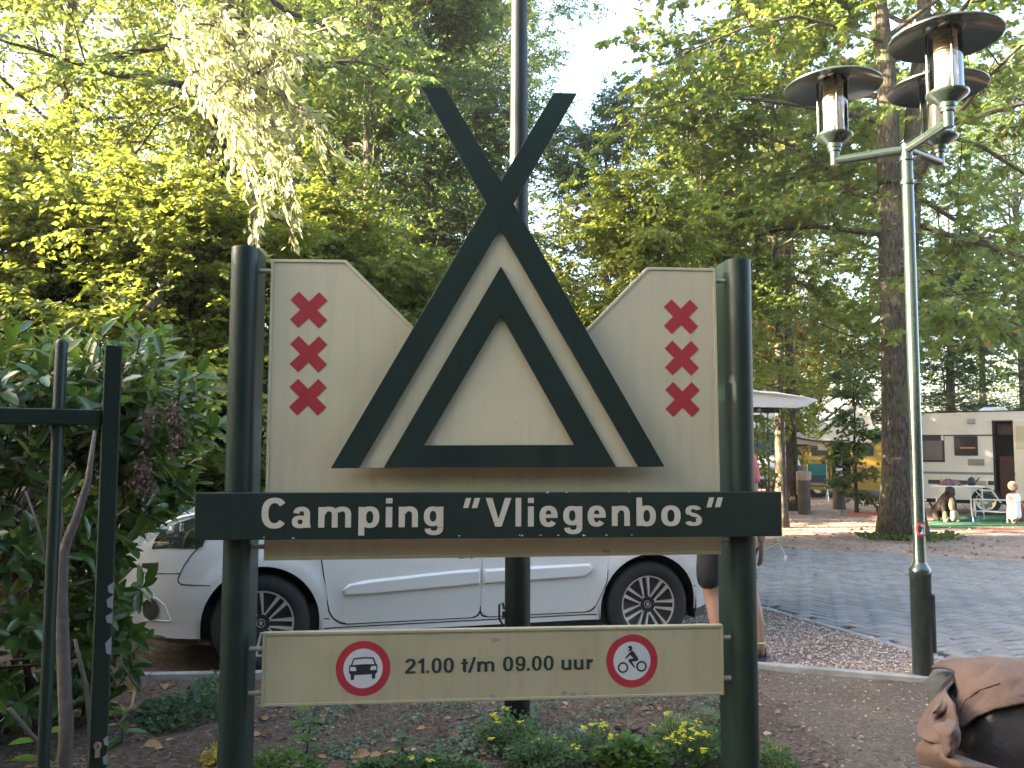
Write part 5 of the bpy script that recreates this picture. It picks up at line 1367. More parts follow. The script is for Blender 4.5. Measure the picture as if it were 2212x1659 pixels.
# near wall in pieces round the door opening
q = MB()
q.prism([(uL_+.10, zbot), (dl, zbot), (dl, zroof-.02), (uL_+.35, zroof-.03), (uL_+.06, zroof-.25), (uL_, 1.1), (uL_+.03, zbot+.25)], 0, .04)
q.prism([(dr, zbot), (uR_-.4, zbot), (uR_-.05, zbot+.35), (uR_, 1.2), (uR_-.12, zroof-.3), (uR_-.5, zroof), (dr, zroof-.005)], 0, .04)
q.prism([(dl+.0005, dzt), (dr-.0005, dzt), (dr-.0005, zroof-.006), (dl+.0005, zroof-.02)], 0, .04)
q.prism([(dl+.0005, zbot), (dr-.0005, zbot), (dr-.0005, dzb), (dl+.0005, dzb)], 0, .04)
q.prism(prof, 2.06, 2.1)
# shell: roof, ends, floor
n = len(prof)
q.add([(u, .0405, z) for u, z in prof]+[(u, 2.0595, z) for u, z in prof], [(i, n+i, n+(i+1) % n, (i+1) % n) for i in range(n)])
q.build("body", M_carav, cv, smooth=True)
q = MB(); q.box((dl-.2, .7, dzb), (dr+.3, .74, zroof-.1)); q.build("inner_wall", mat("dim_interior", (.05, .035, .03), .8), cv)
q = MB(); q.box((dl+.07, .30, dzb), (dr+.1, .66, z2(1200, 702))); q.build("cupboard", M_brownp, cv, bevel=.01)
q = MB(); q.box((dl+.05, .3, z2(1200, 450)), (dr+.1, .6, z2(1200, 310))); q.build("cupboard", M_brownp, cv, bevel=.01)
for a, b in ((dl-.035, dl), ):
    q = MB(); q.box((a, -.012, dzb), (b, .05, dzt+.03)); q.box((dl, -.012, dzt), (dr, .05, dzt+.03)); q.build("door_frame", M_dark, cv)
q = MB(); hx_ = dr+.02; wd = dr-dl
dm = Matrix.Translation((hx_, -.03, 0)) @ Matrix.Rotation(rad(-22), 4, 'Z')
q.box((0, -.035, dzb-.02), (wd, 0, dzt), 0, dm); door = q.build("door", M_carav, cv, bevel=.03)
q = MB(); q.box((wd*.55, -.05, 1.02), (wd*.85, -.036, 1.1), 0, dm); q.build("door_latch", M_dark, door)
q = MB(); q.box((.05, -.045, z2(1350, 620)), (wd-.08, -.0355, dzt-.1), 0, dm); q.build("door_blind", mat("pale_blind", (.5, .48, .36), .6), door)
def cbox(name, rx0, ry0, rx1, ry1, m, o=.012, parent=None, bevel=.0, d1=.005):
    u0, z1 = V2(rx0, ry0); u1, z0 = V2(rx1, ry1); z0 = V2(rx0, ry1)[1] if False else z0
    q = MB(); q.box((u0, -o, z0), (u1, d1, z1)); return q.build(name, m, parent or cv, bevel=bevel)
w = cbox("window", 232, 455, 507, 770, M_dark, .02, bevel=.012); cbox("pane", 240, 520, 480, 745, mat("tilted_pane", (.19, .15, .14), .12, spec=.8), .03, w); cbox("window_stay", 462, 460, 492, 516, M_whitep, .034, w)
w = cbox("window", 610, 455, 895, 695, M_dark, .02, bevel=.03); cbox("pane", 630, 475, 875, 680, M_wglass, .026, w); cbox("curtain_rail", 680, 594, 860, 612, mat("warm_brass", (.45, .22, .07), .3), .028, w)
cbox("awning_rail", 228, 452, 1087, 462, M_dark, .016)
cbox("roof_rail", 228, 222, 1428, 232, M_dark, .012) if False else None
for (a, b, c, d) in ((770, 732, 968, 808), (790, 982, 992, 1066)):
    v = cbox("vent", a, b, c, d, mat("vent_beige", (.42, .39, .30), .6), .018)
    q = MB()
    for k in range(8):
        t = (k+.5)/8; u0, z = V2(a+8, b+(d-b)*t); u1 = V2(c-10, b)[0]; q.box((u0, -.024, z-.006), (u1, -.0185, z+.002))
    q.build("vent_slats", M_stripe, v, kind="stuff")
cbox("outside_lamp", 770, 264, 862, 320, mat("lamp_grey", (.3, .29, .28), .4), .05, bevel=.015)
zs1, zs2 = z2(700, 884), z2(700, 912)
q = MB(); q.box((uL_+.02, -.004, zs2), (dl-.04, .002, zs1)); q.box((dr, -.004, zs2), (uR_-.1, .002, zs1)); q.build("grey_stripe", M_stripe, cv)
zs1, zs2 = z2(700, 982), z2(700, 1030)
q = MB(); q.box((u2(300), -.004, zs2), (u2(450), .002, zs1)); q.box((u2(478), -.004, zs2), (u2(785), .002, zs1)); q.box((u2(996), -.004, zs2), (dl-.04, .002, zs1)); q.box((dr, -.004, zs2), (uR_-.3, .002, zs1)); q.build("dark_stripe", M_dark, cv)
q = MB(); q.box((uL_+.05, -.006, z2(700, 838)-.012), (dl-.04, .002, z2(700, 838))); q.build("body_crease", M_carav, cv)
q = MB(); zr = zroof+.02; q.box((u2(890), .5, zr-.02), (u2(1245), 1.0, zr+.03)); q.prism([(u2(900), zr+.03), (u2(1240), zr+.03), (u2(1200), zr+.09), (u2(960), zr+.09)], .5, 1.0); q.build("roof_hatch", M_whitep, cv, bevel=.02)
q = MB(); q.sphere((u2(1000), .3, zr), (.16, .12, .05), 14, 8); q.build("roof_vent", M_whitep, cv, smooth='full')
q = MB(); q.box((uL_+.2, -.01, zroof-.015), (uR_-.5, .0, zroof+.012)); q.build("roof_rail", M_dark, cv)
# wheel and arch
uw = V2(985, 1290)[0]; rw = .30
q = MB(); q.prism([(u2(800), zbot-.0), (u2(905), z2(900, 1102)), (u2(1035), z2(900, 1102)), (u2(1135), zbot)], -.006, .03); q.build("wheel_recess", M_dark, cv)
q = MB(); q.prism([(u2(885), z2(900, 1085)), (u2(1045), z2(900, 1085)), (u2(1150), zbot-.05), (u2(1128), zbot-.05), (u2(1030), z2(900, 1108)), (u2(900), z2(900, 1108))], -.05, -.006); q.build("arch_trim", M_carav, cv, bevel=.01)
Mx = Matrix.Translation((uw, .06, rw)) @ Matrix.Rotation(PI/2, 4, 'X')
q = MB(); q.lathe([(.20, -.08), (.28, -.08), (rw, -.05), (rw, .07), (.28, .09), (.215, .085), (.20, .05)], 32, 0, Mx, True); tw = q.build("wheel", M_rubber, cv, smooth=True)
q = MB(); q.lathe([(0, .055), (.06, .07), (.065, .05), (.13, .035), (.17, .06), (.205, .07), (.205, .05)], 32, 0, Mx); q.build("rim", mat("steel_rim", (.5, .46, .38), .35, metal=.6), tw, smooth=True)
q = MB()
for k in range(8): a = k*PI/4; q.lathe([(0, .0555), (.022, .0555)], 10, 0, Mx @ Matrix.Translation((.15*math.cos(a), .15*math.sin(a), 0)))
q.build("rim_holes", M_dark, tw)
q = MB(); q.box((uL_+.3, .2, zbot-.10), (uR_-.5, .3, zbot)); q.box((uL_+.3, 1.8, zbot-.10), (uR_-.5, 1.9, zbot)); q.box((uL_+.2, .1, zbot-.02), (uR_-.4, 2.0, zbot+.01)); q.build("chassis", M_dark, cv)
for ux in (uL_+.35, uR_-.6):
    q = MB(); q.tube([(ux, .15, zbot-.05), (ux+.12, .15, -.01)], .025, 6); q.box((ux+.04, .07, -.01), (ux+.2, .23, .02)); q.build("corner_steady", M_dark, cv)
# caravan world helper
def cw(rx, ry, d): u, z = V2(rx, ry, d); return VP.W(u, d, z)
def cgnd(rx, ry): return gnd(rxa(rx), rya(ry))
# ground mats
M_greenmat = mat("green_mat", (.018, .10, .04), .95, bump=.4, bscale=120, vary=.2, vscale=6)
M_orangemat = mat("orange_mat", (.45, .10, .05), .9, vary=.25, vscale=5)
def mat_sheet(name, pts, m, label, z=.0):
    q = MB(); q.prism_z([tuple(p[:2]) for p in pts], -.011+z, .004+z); return tag(q.build(name, m), label, "mat")
a, b = cgnd(268, 1538), cgnd(1426, 1530); c, d = VP.W(uR_-1.0, -.05, 0), VP.W(uL_+.6, -.05, 0)
b2 = a+(b-a)*1.5
mat_sheet("ground_mat", [a, b2, c, d], M_greenmat, "green ground mat spread out before the caravan")
o1, o2 = cgnd(870, 1532), cgnd(1500, 1535)
mat_sheet("ground_mat", [o1+np.array([0, -.02, 0]), o2+np.array([0, -.02, 0]), o2+np.array([0.1, -.42, 0]), o1+np.array([.1, -.38, 0])], M_orangemat, "orange mat lying along the edge of the green mat")
p0, p1 = gnd(1830, 1113), gnd(1900, 1109)
mat_sheet("ground_mat", [p0, p1+np.array([.8, -.2, 0]), p1+np.array([.8, .6, 0]), p0+np.array([.3, .7, 0])], mat("orange_red_mat", (.5, .09, .035), .9), "orange red mat on the ground left of the big maple")
# folding table with things on it
tl = cgnd(430, 1425); tr_ = cgnd(895, 1430); tm = cgnd(680, 1445)
tz = .70
tc_ = (np.array(tl)+np.array(tr_))/2
tb = thing("camping_table", "white topped folding table before the caravan", "table", (tc_[0], tc_[1], 0), math.atan2(tr_[1]-tl[1], tr_[0]-tl[0]))
tw_ = np.linalg.norm(np.array(tr_)-np.array(tl))/2
q = MB(); q.box((-tw_-.06, -.32, tz-.03), (tw_+.04, .28, tz)); q.build("table_top", M_whitep, tb, bevel=.01)
for (x, y) in ((-tw_, -.28), (tw_, -.28), (-tw_+.05, .24), (tw_-.02, .24)):
    q = MB(); q.tube([(x*.92, y, tz-.03), (x, y, -.008)], .014, 8); q.build("leg", M_alu2, tb, smooth=True)
q = MB(); q.tube([(-tw_*.96, -.28, .42), (tw_*.96, -.28, .42)], .010, 6); q.tube([(tw_*.5, -.28, tz-.04), (tw_*.94, -.28, .45)], .009, 6); q.build("stretcher", M_alu2, tb)
TM = Matrix.Translation(tb.location) @ Matrix.Rotation(tb.rotation_euler[2], 4, 'Z')
def on_table(x, y, z=0): return tuple(TM @ Vector((x, y, tz+z+.001)))
q = MB(); rows = []
for j in range(9):
    row = []
    for i in range(13):
        x = -.26+.50*i/12; y = -.2+.36*j/8; e = min(i, 12-i)/6.0; e2 = min(j, 8-j)/4.0
        row.append((x, y, (.16*min(1, e*1.6)*min(1, e2*1.6))*(1-.5*i/12)+.018*math.sin(i*2.1+j)*min(1, e*2)))
    rows.append(row)
q.grid(rows)
bk = q.build("folded_blanket", mat("striped_blanket", (.30, .13, .11), .9, col2=(.07, .045, .05), vscale=9), smooth='full'); bk.location = on_table(-.12, 0); bk.rotation_euler[2] = tb.rotation_euler[2]
tag(bk, "reddish striped blanket folded on the camping table", "blanket")
q = MB(); q.lathe([(0, 0), (.07, 0), (.085, .08), (.06, .15), (.02, .18), (0, .19)], 14); q.tube([(.07, 0, .06), (.13, 0, .12), (.16, 0, .17)], .015, 6)
kt = q.build("kettle", M_black, smooth='full'); kt.location = on_table(tw_-.13, -.05); tag(kt, "black kettle at the right end of the camping table", "kettle")
q = MB(); q.lathe([(0, 0), (.03, 0), (.03, .13), (.012, .16), (.012, .2), (0, .2)], 12); bo = q.build("bottle", mat("yellow_bottle", (.55, .38, .06), .35), smooth=True); bo.location = on_table(-tw_+.13, .1); tag(bo, "yellow bottle at the left end of the camping table", "bottle")
# dog sitting in front of the table, facing the camera
dg_ = cgnd(535, 1462); 
dog = thing("dog", "black and tan shaggy dog with white chest before the camping table", "dog", (dg_[0], dg_[1]-.05, 0), 0)
M_fur = mat("dog_fur_black", (.018, .015, .013), .9, col2=(.045, .03, .022), vscale=3.5, bump=.8, bscale=40)
M_tan = mat("dog_fur_tan", (.38, .24, .15), .9, bump=.7, bscale=40); M_wfur = mat("dog_fur_white", (.7, .64, .6), .9, bump=.7, bscale=40)
Jd = [(0, .30, .17, .13), (0, .22, .30, .15), (0, .06, .42, .145), (0, -.03, .53, .11), (0, -.07, .60, .085),
      (-.10, -.02, .42, .06), (-.115, -.05, .22, .04), (-.115, -.06, .05, .034), (-.115, -.11, .02, .032), (.10, -.02, .42, .06), (.115, -.05, .22, .04), (.115, -.06, .05, .034), (.115, -.11, .02, .032),
      (-.17, .24, .17, .09), (-.20, .10, .08, .05), (-.19, .0, .03, .034), (.17, .24, .17, .09), (.20, .10, .08, .05), (.19, .0, .03, .034), (.02, .42, .10, .04), (.1, .52, .05, .03)]
Ed = [(0, 1), (1, 2), (2, 3), (3, 4), (2, 5), (5, 6), (6, 7), (7, 8), (2, 9), (9, 10), (10, 11), (11, 12), (0, 13), (13, 14), (14, 15), (0, 16), (16, 17), (17, 18), (0, 19), (19, 20)]
skinned("body", Jd, Ed, M_fur, dog)
q = MB(); q.sphere((0, -.10, .64), (.085, .095, .08), 14, 9); q.sphere((0, -.19, .61), (.042, .07, .036), 12, 7); hd = q.build("head", M_fur, dog, smooth='full')
q = MB(); q.sphere((0, -.262, .622), (.016, .012, .012), 8, 6); 
for s in (-1, 1): q.sphere((s*.036, -.182, .665), (.01, .008, .01), 8, 6)
q.build("nose_and_eyes", M_black, hd)
for s in (-1, 1):
    q = MB(); q.grid([[(s*(.06+.01*j), -.09+.02*i, .70-.055*j-.012*i*j*.5) for i in range(-1, 3)] for j in range(4)]); q.build("ear", M_fur, hd, smooth='full', solid=.014)
q = MB(); q.sphere((0, -.135, .36), (.055, .05, .14), 12, 9); q.build("chest_blaze", M_tan, dog, smooth='full')
q = MB(); q.sphere((.02, -.13, .14), (.05, .045, .12), 12, 9); q.build("chest_fur", M_wfur, dog, smooth='full')
for s in (-1, 1):
    q = MB(); q.sphere((s*.115, -.085, .11), (.045, .05, .11), 10, 8); q.sphere((s*.117, -.115, .03), (.042, .06, .03), 10, 6); q.build("tan_paw", M_tan, dog, smooth='full')
q = MB(); q.lathe([(.10, .05), (.10, .07), (.085, .062), (.08, .01), (0, .008)], 20); q.lathe([(.13, 0), (.10, .07)], 20)
bl_ = q.build("dog_bowl", mat("blue_bowl", (.04, .25, .32), .35), smooth=True); p = cgnd(835, 1448); bl_.location = (p[0], p[1], .004); tag(bl_, "blue dog bowl on the green mat", "bowl")
# step before the door
s0 = cgnd(1145, 1475); st = thing("caravan_step", "two tread metal step before the caravan door", "step", (s0[0]-.1, s0[1]+.15, 0), VP.yaw)
for (y, z) in ((0, .22), (.32, .44)):
    q = MB(); q.box((-.32, y-.13, z-.02), (.32, y+.13, z)); q.build("tread", M_alu2, st, bevel=.008)
for x in (-.3, .3):
    q = MB(); q.tube([(x, -.1, -.005), (x, -.1, .2), (x, .18, .24), (x, .2, .42), (x, .44, .42), (x, .46, -.005)], .014, 7); q.build("leg", M_alu2, st, smooth=True)
# toddler in white
td = cgnd(1318, 1492)
tod = thing("person", "small child in white standing beside the caravan step", "person", (td[0], td[1], 0), rad(200))
M_wcloth = mat("white_cotton", (.78, .76, .72), .85, bump=.2, bscale=30); M_blond = mat("blond_hair", (.6, .46, .28), .6, bump=.4, bscale=60)
Jt = [(0, 0, .36, (.085, .075)), (0, 0, .48, (.085, .07)), (0, 0, .575, (.08, .06)), (0, 0, .63, .034), (.05, 0, .28, .052), (.052, .01, .15, .04), (.05, 0, .035, .028), (.05, .06, .02, .024), (-.05, 0, .28, .052), (-.052, .01, .15, .04), (-.05, 0, .035, .028), (-.05, .06, .02, .024),
      (.09, 0, .565, .035), (.125, .06, .48, .028), (.10, .15, .45, .022), (.09, .19, .45, .018), (-.09, 0, .565, .035), (-.12, .03, .46, .028), (-.11, .09, .38, .022), (-.105, .12, .36, .018)]
Et = [(0, 1), (1, 2), (2, 3), (0, 4), (4, 5), (5, 6), (6, 7), (0, 8), (8, 9), (9, 10), (10, 11), (2, 12), (12, 13), (13, 14), (14, 15), (2, 16), (16, 17), (17, 18), (18, 19)]
skinned("body", Jt, Et, M_skin, tod)
Jc = [(0, 0, .07, (.15, .14)), (0, 0, .22, (.14, .13)), (0, 0, .40, (.128, .115)), (0, 0, .60, (.112, .09)), (.09, 0, .565, .058), (.118, .045, .50, .05), (-.09, 0, .565, .058), (-.118, .02, .48, .05)]
skinned("dress", Jc, [(0, 1), (1, 2), (2, 3), (3, 4), (4, 5), (3, 6), (6, 7)], M_wcloth, tod)
q = MB(); q.sphere((0, .01, .735), (.075, .085, .09), 16, 10); q.sphere((0, .095, .72), (.01, .012, .01), 8, 6); 
for s in (-1, 1): q.sphere((s*.075, .0, .73), (.01, .015, .02), 6, 5)
hd = q.build("head", M_skin, tod, smooth='full')
q = MB()
for s in (-1, 1): q.sphere((s*.028, .086, .745), (.009, .006, .008), 8, 6)
q.sphere((0, .088, .69), (.016, .006, .004), 8, 5); q.build("eyes_and_mouth", M_black, hd)
q = MB(); q.sphere((0, -.012, .755), (.085, .088, .088), 16, 10); q.build("hair", M_blond, tod, smooth='full')
for s, pt in ((1, (.09, .19, .45)), (-1, (-.105, .12, .36))):
    q = MB(); q.sphere((pt[0], pt[1]+.02, pt[2]), (.018, .026, .012), 8, 6)
    for k in range(4): q.tube([(pt[0]-.014+.009*k, pt[1]+.035, pt[2]), (pt[0]-.014+.009*k, pt[1]+.06+.004*(k % 3), pt[2]-.012)], .005, 5)
    q.tube([(pt[0]-.015*s, pt[1]+.015, pt[2]), (pt[0]-.034*s, pt[1]+.038, pt[2]-.004)], .006, 5); q.build("hand", M_skin, tod, smooth='full')
# crates and red folded thing
p = cgnd(1400, 1468)
for k in range(2):
    q = MB(); q.box((-.2, -.14, 0), (.2, .14, .03)); 
    for s in (-1, 1):
        for z in (.04, .10, .16): q.box((-.2, s*.14-.008, z), (.2, s*.14+.008, z+.045)); q.box((s*.2-.008, -.131, z), (s*.2+.008, .131, z+.045))
        for s2 in (-1, 1): q.box((s*.175-.015, s2*.122-.01, .03), (s*.175+.015, s2*.122+.01, .20))
    o = q.build("wooden_crate", mat("crate_red_wood", (.30, .11, .07), .8, vary=.3, vscale=6)); o.location = (p[0]+.2, p[1]+.15, .004+.206*k); o.rotation_euler[2] = -.3
    tag(o, ["lower reddish wooden crate beside the child", "upper reddish wooden crate beside the child"][k], "crate", "crates by the caravan door")
p = cgnd(275, 1165); q = MB(); q.sphere((0, 0, .42), (.16, .12, .40), 16, 10); q.sphere((0, 0, .84), (.04, .04, .05), 8, 6)
o = q.build("red_bag", mat("red_nylon", (.38, .02, .03), .6, bump=.4, bscale=12), smooth='full'); g0 = cgnd(262, 1420); o.location = (g0[0], g0[1]+.8, .01); tag(o, "red tall bag standing between lamp post and caravan", "bag")

# ---- yellow camper van -----------------------------------------------------------------
rxb = lambda r: 1645.8+r*.25595
ryb = lambda r: 768.0+r*.25595
_y = gnd(rxb(475), ryb(1195)); YP = Plane((_y[0], _y[1]), rad(-8))
def YL(rx, ry, d=0): return YP.L(rxb(rx), ryb(ry), d)
yv = thing("camper_van", "yellow camper van with raised roof and open side door", "camper van", (YP.o[0], YP.o[1], 0), YP.yaw)
M_yel = mat("yellow_van_paint", (.40, .235, .03), .35, coat=.4, vary=.08, vscale=3)
uy = lambda rx: YL(rx, 900)[0]
zy = lambda ry: YL(480, ry)[1]
uA, uB = uy(338), uy(338)+4.4; zA, zB = zy(1130), zy(735)
d0, d1_ = uy(590), uy(752)
q = MB()
q.prism([(uA+.03, zA), (d0, zA), (d0, zB), (uA+.28, zB), (uA+.12, zB-.25), (uA, 1.15)], 0, .04)
q.prism([(d1_, zA), (uB-.1, zA), (uB, .9), (uB-.15, 1.2), (uB-.55, zB), (d1_, zB)], 0, .04)
q.prism([(d0+.0005, zB-.10), (d1_-.0005, zB-.10), (d1_-.0005, zB), (d0+.0005, zB)], 0, .04); q.prism([(d0+.0005, zA), (d1_-.0005, zA), (d1_-.0005, zA+.14), (d0+.0005, zA+.14)], 0, .04)
yp = [(uA+.03, zA), (uB-.1, zA), (uB, .9), (uB-.15, 1.2), (uB-.55, zB), (uA+.28, zB), (uA+.12, zB-.25), (uA, 1.15)]; n = len(yp)
q.prism(yp, 1.66, 1.70); q.add([(u, .0405, z) for u, z in yp]+[(u, 1.6595, z) for u, z in yp], [(i, n+i, n+(i+1) % n, (i+1) % n) for i in range(n)])
q.build("body", M_yel, yv, smooth=True)
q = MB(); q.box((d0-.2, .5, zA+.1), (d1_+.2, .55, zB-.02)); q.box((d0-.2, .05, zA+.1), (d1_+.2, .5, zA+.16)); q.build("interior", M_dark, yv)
def ybox(name, a, b, c, d, m, o=.012, parent=None, bevel=0):
    u0, z1 = YL(a, b); u1, z0 = YL(c, d); q = MB(); q.box((u0, -o, z0), (u1, .004, z1)); return q.build(name, m, parent or yv, bevel=bevel)
w = ybox("window", 402, 752, 565, 852, mat("window_rubber", (.25, .2, .12), .5), .012, bevel=.02); ybox("pane", 412, 760, 556, 845, M_glass, .018, w); ybox("curtain", 470, 760, 556, 800, mat("grey_curtain", (.22, .19, .18), .8), .022, w)
w = ybox("window", 790, 752, 950, 852, mat("window_rubber", (.25, .2, .12), .5), .012, bevel=.02); ybox("pane", 800, 760, 942, 845, M_glass, .018, w)
ybox("belt_line", 350, 868, 575, 876, mat("chrome_strip", (.6, .5, .3), .3, metal=.6), .012)
for k in range(6): ybox("vent_slot", 372+k*1.5, 775+k*11, 388+k*1.5, 781+k*11, M_dark, .01)
ybox("tail_lamp", 336, 815, 350, 905, M_tail, .02, bevel=.01)
ybox("sliding_door_edge", 566, 745, 590, 1115, M_yel, .05, bevel=.01)
ybox("paper_notice", 622, 950, 680, 1015, M_whitep, -.0 + .03)
for ux in (uy(475), uy(475)+2.45):
    Mx = Matrix.Translation((ux, .1, .31)) @ Matrix.Rotation(PI/2, 4, 'X')
    q = MB(); q.lathe([(.19, -.08), (.28, -.08), (.31, -.05), (.31, .05), (.28, .08), (.20, .08), (.19, .05)], 28, 0, Mx, True); wq = q.build("wheel", M_rubber, yv, smooth=True)
    q = MB(); q.lathe([(0, .07), (.08, .08), (.1, .05), (.19, .06)], 24, 0, Mx); q.build("hub_cap", M_chrome, wq, smooth=True)
# raised roof on its hinge with pale canvas
M_canvas = mat("cream_canvas", (.72, .66, .56), .85, bump=.2, bscale=15)
h0, h1 = YL(430, 690, .1), YL(790, 412, .1)
dirv = unit(np.array([h1[0]-h0[0], h1[1]-h0[1]])); nv_ = np.array([-dirv[1], dirv[0]])
a = np.array(h0); b = np.array(h1)+dirv*.15
q = MB(); q.prism([tuple(a), tuple(b), tuple(b+nv_*.16), tuple(a+nv_*.10)], .08, 1.6); rp = q.build("raised_roof", M_whitep, yv, bevel=.03)
q = MB(); q.prism([tuple(a+dirv*.5+nv_*.20), tuple(b-dirv*.15+nv_*.2), tuple(b-dirv*.3+nv_*.42), tuple(a+dirv*.8+nv_*.38)], .3, 1.4); q.build("roof_luggage", mat("pale_blue_sheet", (.55, .6, .7), .5, bump=.5, bscale=8), rp, bevel=.06)
q = MB(); q.prism([(h0[0]+.1, zB+.01), tuple(np.array(h1)-dirv*.02), (h1[0]+.4, h1[1]-.25), (YL(985, 700)[0], zB+.01)], .12, 1.55); q.build("roof_canvas", M_canvas, yv)
q = MB(); u0, z0 = YL(300, 655); u1, z1 = YL(480, 585); q.box((u0-.25, .3, zB+.004), (u1, 1.5, zB+.32)); q.build("front_roof_box", M_whitep, yv, bevel=.05)
# awning
aw = thing("awning", "cream sun awning stretched out from the yellow van", "awning")
A_ = at(rxb(155), ryb(655), _y[1]-2.2); B_ = at(rxb(735), ryb(715), _y[1]-.6); C_ = at(rxb(540), ryb(738), _y[1]-.35); D_ = at(rxb(215), ryb(750), _y[1]-1.6)
A2 = at(rxb(300), ryb(678), _y[1]-2.4)
q = MB(); rows = []
for j in range(7):
    t = j/6; rows.append([tuple((A_*(1-s)+B_*s)*(1-t)+(D_*(1-s)+C_*s)*t+np.array([0, 0, -.06*math.sin(PI*s)*math.sin(PI*t)-.12*math.sin(PI*s)*(1-t)])) for s in np.linspace(0, 1, 12)])
q.grid(rows); q.build("cloth", M_canvas, aw, smooth='full', solid=.01)
q = MB(); q.tube([rows[0][i] for i in range(12)], .03, 6); q.build("edge_rail", M_dark, aw)
for p in (A_, ):
    q = MB(); q.tube([p, (p[0], p[1], -.01)], .02, 6); q.build("pole", M_alu2, aw)
# folding chair with towel
c0 = gnd(rxb(470), ryb(1228)); ch = thing("folding_chair", "blue folding chair with green towel before the yellow van", "chair", (c0[0], c0[1], 0), rad(-12))
sc_ = c0[1]/FPX
wch = 150*.25595*sc_/2
q = MB(); q.box((-wch, -.02, .52), (wch, .02, 1.0)); q.build("backrest", mat("navy_cloth", (.04, .05, .09), .9), ch, bevel=.015)
q = MB(); q.box((-wch*.95, -.042, .72), (wch*.95, -.021, 1.04)); q.box((-wch*.95, -.021, 1.0205), (wch*.95, .04, 1.04)); q.build("towel", mat("sea_green_towel", (.03, .16, .15), .95, bump=.5, bscale=60), ch, bevel=.008)
q = MB(); q.box((-wch, .02, .40), (wch, .45, .43)); q.build("seat", mat("navy_cloth", (.04, .05, .09), .9), ch)
for s in (-1, 1):
    q = MB(); q.tube([(s*wch*1.02, -.02, 1.02), (s*wch*1.02, -.0, .5), (s*wch*1.1, -.16, -.005)], .013, 6); q.tube([(s*wch*1.02, .45, .42), (s*wch*1.06, .1, .2), (s*wch*1.1, .42, -.005)], .013, 6); q.build("leg", M_alu2, ch, smooth=True)
q = MB(); q.tube([(-wch*1.1, -.16, .01), (wch*1.1, -.16, .01)], .013, 6); q.build("foot_bar", M_alu2, ch)
# wooden posts
M_wood = mat("weathered_post_wood", (.11, .085, .065), .9, vary=.4, vscale=5, bump=.5, bscale=30)
M_woodcap = mat("pale_post_cap", (.33, .29, .24), .8, vary=.3, vscale=6)
for (px, py, ptop, lab) in ((1738, 1110, 1018, "dark round wooden post with pale top beside the thin trunk"), (1813, 1099, 1030, "dark wooden post before the yellow van door")):
    g0 = gnd(px, py); h = at(px, ptop, g0[1])[2]; r = 13*g0[1]/FPX
    rt_ = thing("wooden_post", lab, "post", (g0[0], g0[1], 0), 0, "wooden posts along the camping pitch")
    q = MB(); q.lathe([(r*1.05, -.1), (r, .2), (r, h-.2), (0, h-.2)], 14); q.build("shaft", M_wood, rt_, smooth=True)
    q = MB(); q.lathe([(r*1.15, h-.2), (r*1.2, h-.19), (r*1.2, h-.01), (r*.9, h), (0, h+.01)], 14); q.build("cap", M_woodcap if "pale" in lab else M_wood, rt_, smooth=True)
# thin trunk with a meter box
g0 = gnd(1713, 1102)
tt_ = make_tree("plain_tree", "dark straight trunk in front of the white camper van", (g0[0], g0[1], 0), .3, lm=L_maple, bm=M_bark2, shape='lobed',
                seed=83, H=11, r0=.155, cb=.52, R=3.0, nl=16, ns=8, nsp=7, lps=9, leaf=(.09, .13), wr=.9, elev=(5, 50), droop=.25)
q = MB(); q.box((-.10, -.06, .0), (.10, .06, .34)); q.box((-.05, -.075, .08), (.06, -.06, .24), 1); mbx = q.build("meter_box", [mat("box_wood", (.3, .2, .12), .8), M_whitep], bevel=.006)
mbx.location = (g0[0]+.13, g0[1]-.22, .38); tag(mbx, "small meter box fixed to the dark straight trunk", "box")
# shrub with several stems before the van, and the leafy one before the yellow van
g1 = gnd(1662, 1095)
make_tree("elder_shrub", "thin many stemmed shrub before the white camper van", (g1[0], g1[1], 0), .1, lm=L_mid, bm=M_bark, cat="shrub", seed=29, H=3.4, r0=.04, cb=.45, R=.9, nl=8, ns=5, nsp=5, lps=5, leaf=(.07, .10), elev=(20, 60), fork=[(.06, .55, 0, .045), (.08, -.4, .1, .035)])
g2 = gnd(1874, 1112)
make_tree("young_lime", "leafy young tree growing in front of the yellow camper van", (g2[0], g2[1]+.6, 0), 1.3, lm=L_mid, bm=M_bark2, seed=31, H=3.3, r0=.05, cb=.05, R=.62, nl=15, ns=5, nsp=5, lps=6, leaf=(.08, .12), wr=.8, elev=(25, 75), droop=.5, prof=lambda f: .55+.5*math.sin(f*5)**2)

# ---- white camper van ------------------------------------------------------------------
g3 = gnd(1672, 1078); wv = thing("camper_van", "white high roofed camper van facing the road behind the thin trunk", "camper van", (g3[0], g3[1], 0), rad(10))
HW = 1.0
def wprof(): return [(0, .34), (0, .80), (.22, 1.12), (.78, 1.24), (1.42, 1.98), (1.15, 2.06), (1.0, 2.22), (1.2, 2.5), (1.8, 2.62), (5.0, 2.62), (5.15, 2.3), (5.15, .34)]
q = MB(); P_ = wprof(); n = len(P_)
def wsec(u, ins): return [(u, d, z-ins*(z > 1.0)*.06) for d, z in P_]
secs = [[(u*(1-.05*max(0, (z-1.2))), d+abs(u)**4*.12*(d < 1), z) for d, z in P_] for u in (-HW, -.9, -.5, 0, .5, .9, HW)]
q.add([p for s in secs for p in s], [(k*n+i, (k+1)*n+i, (k+1)*n+(i+1) % n, k*n+(i+1) % n) for k in range(6) for i in range(n)]+[tuple(range(n)), tuple(range(7*n-1, 6*n-1, -1))])
q.build("body", M_whitep, wv, smooth=True)
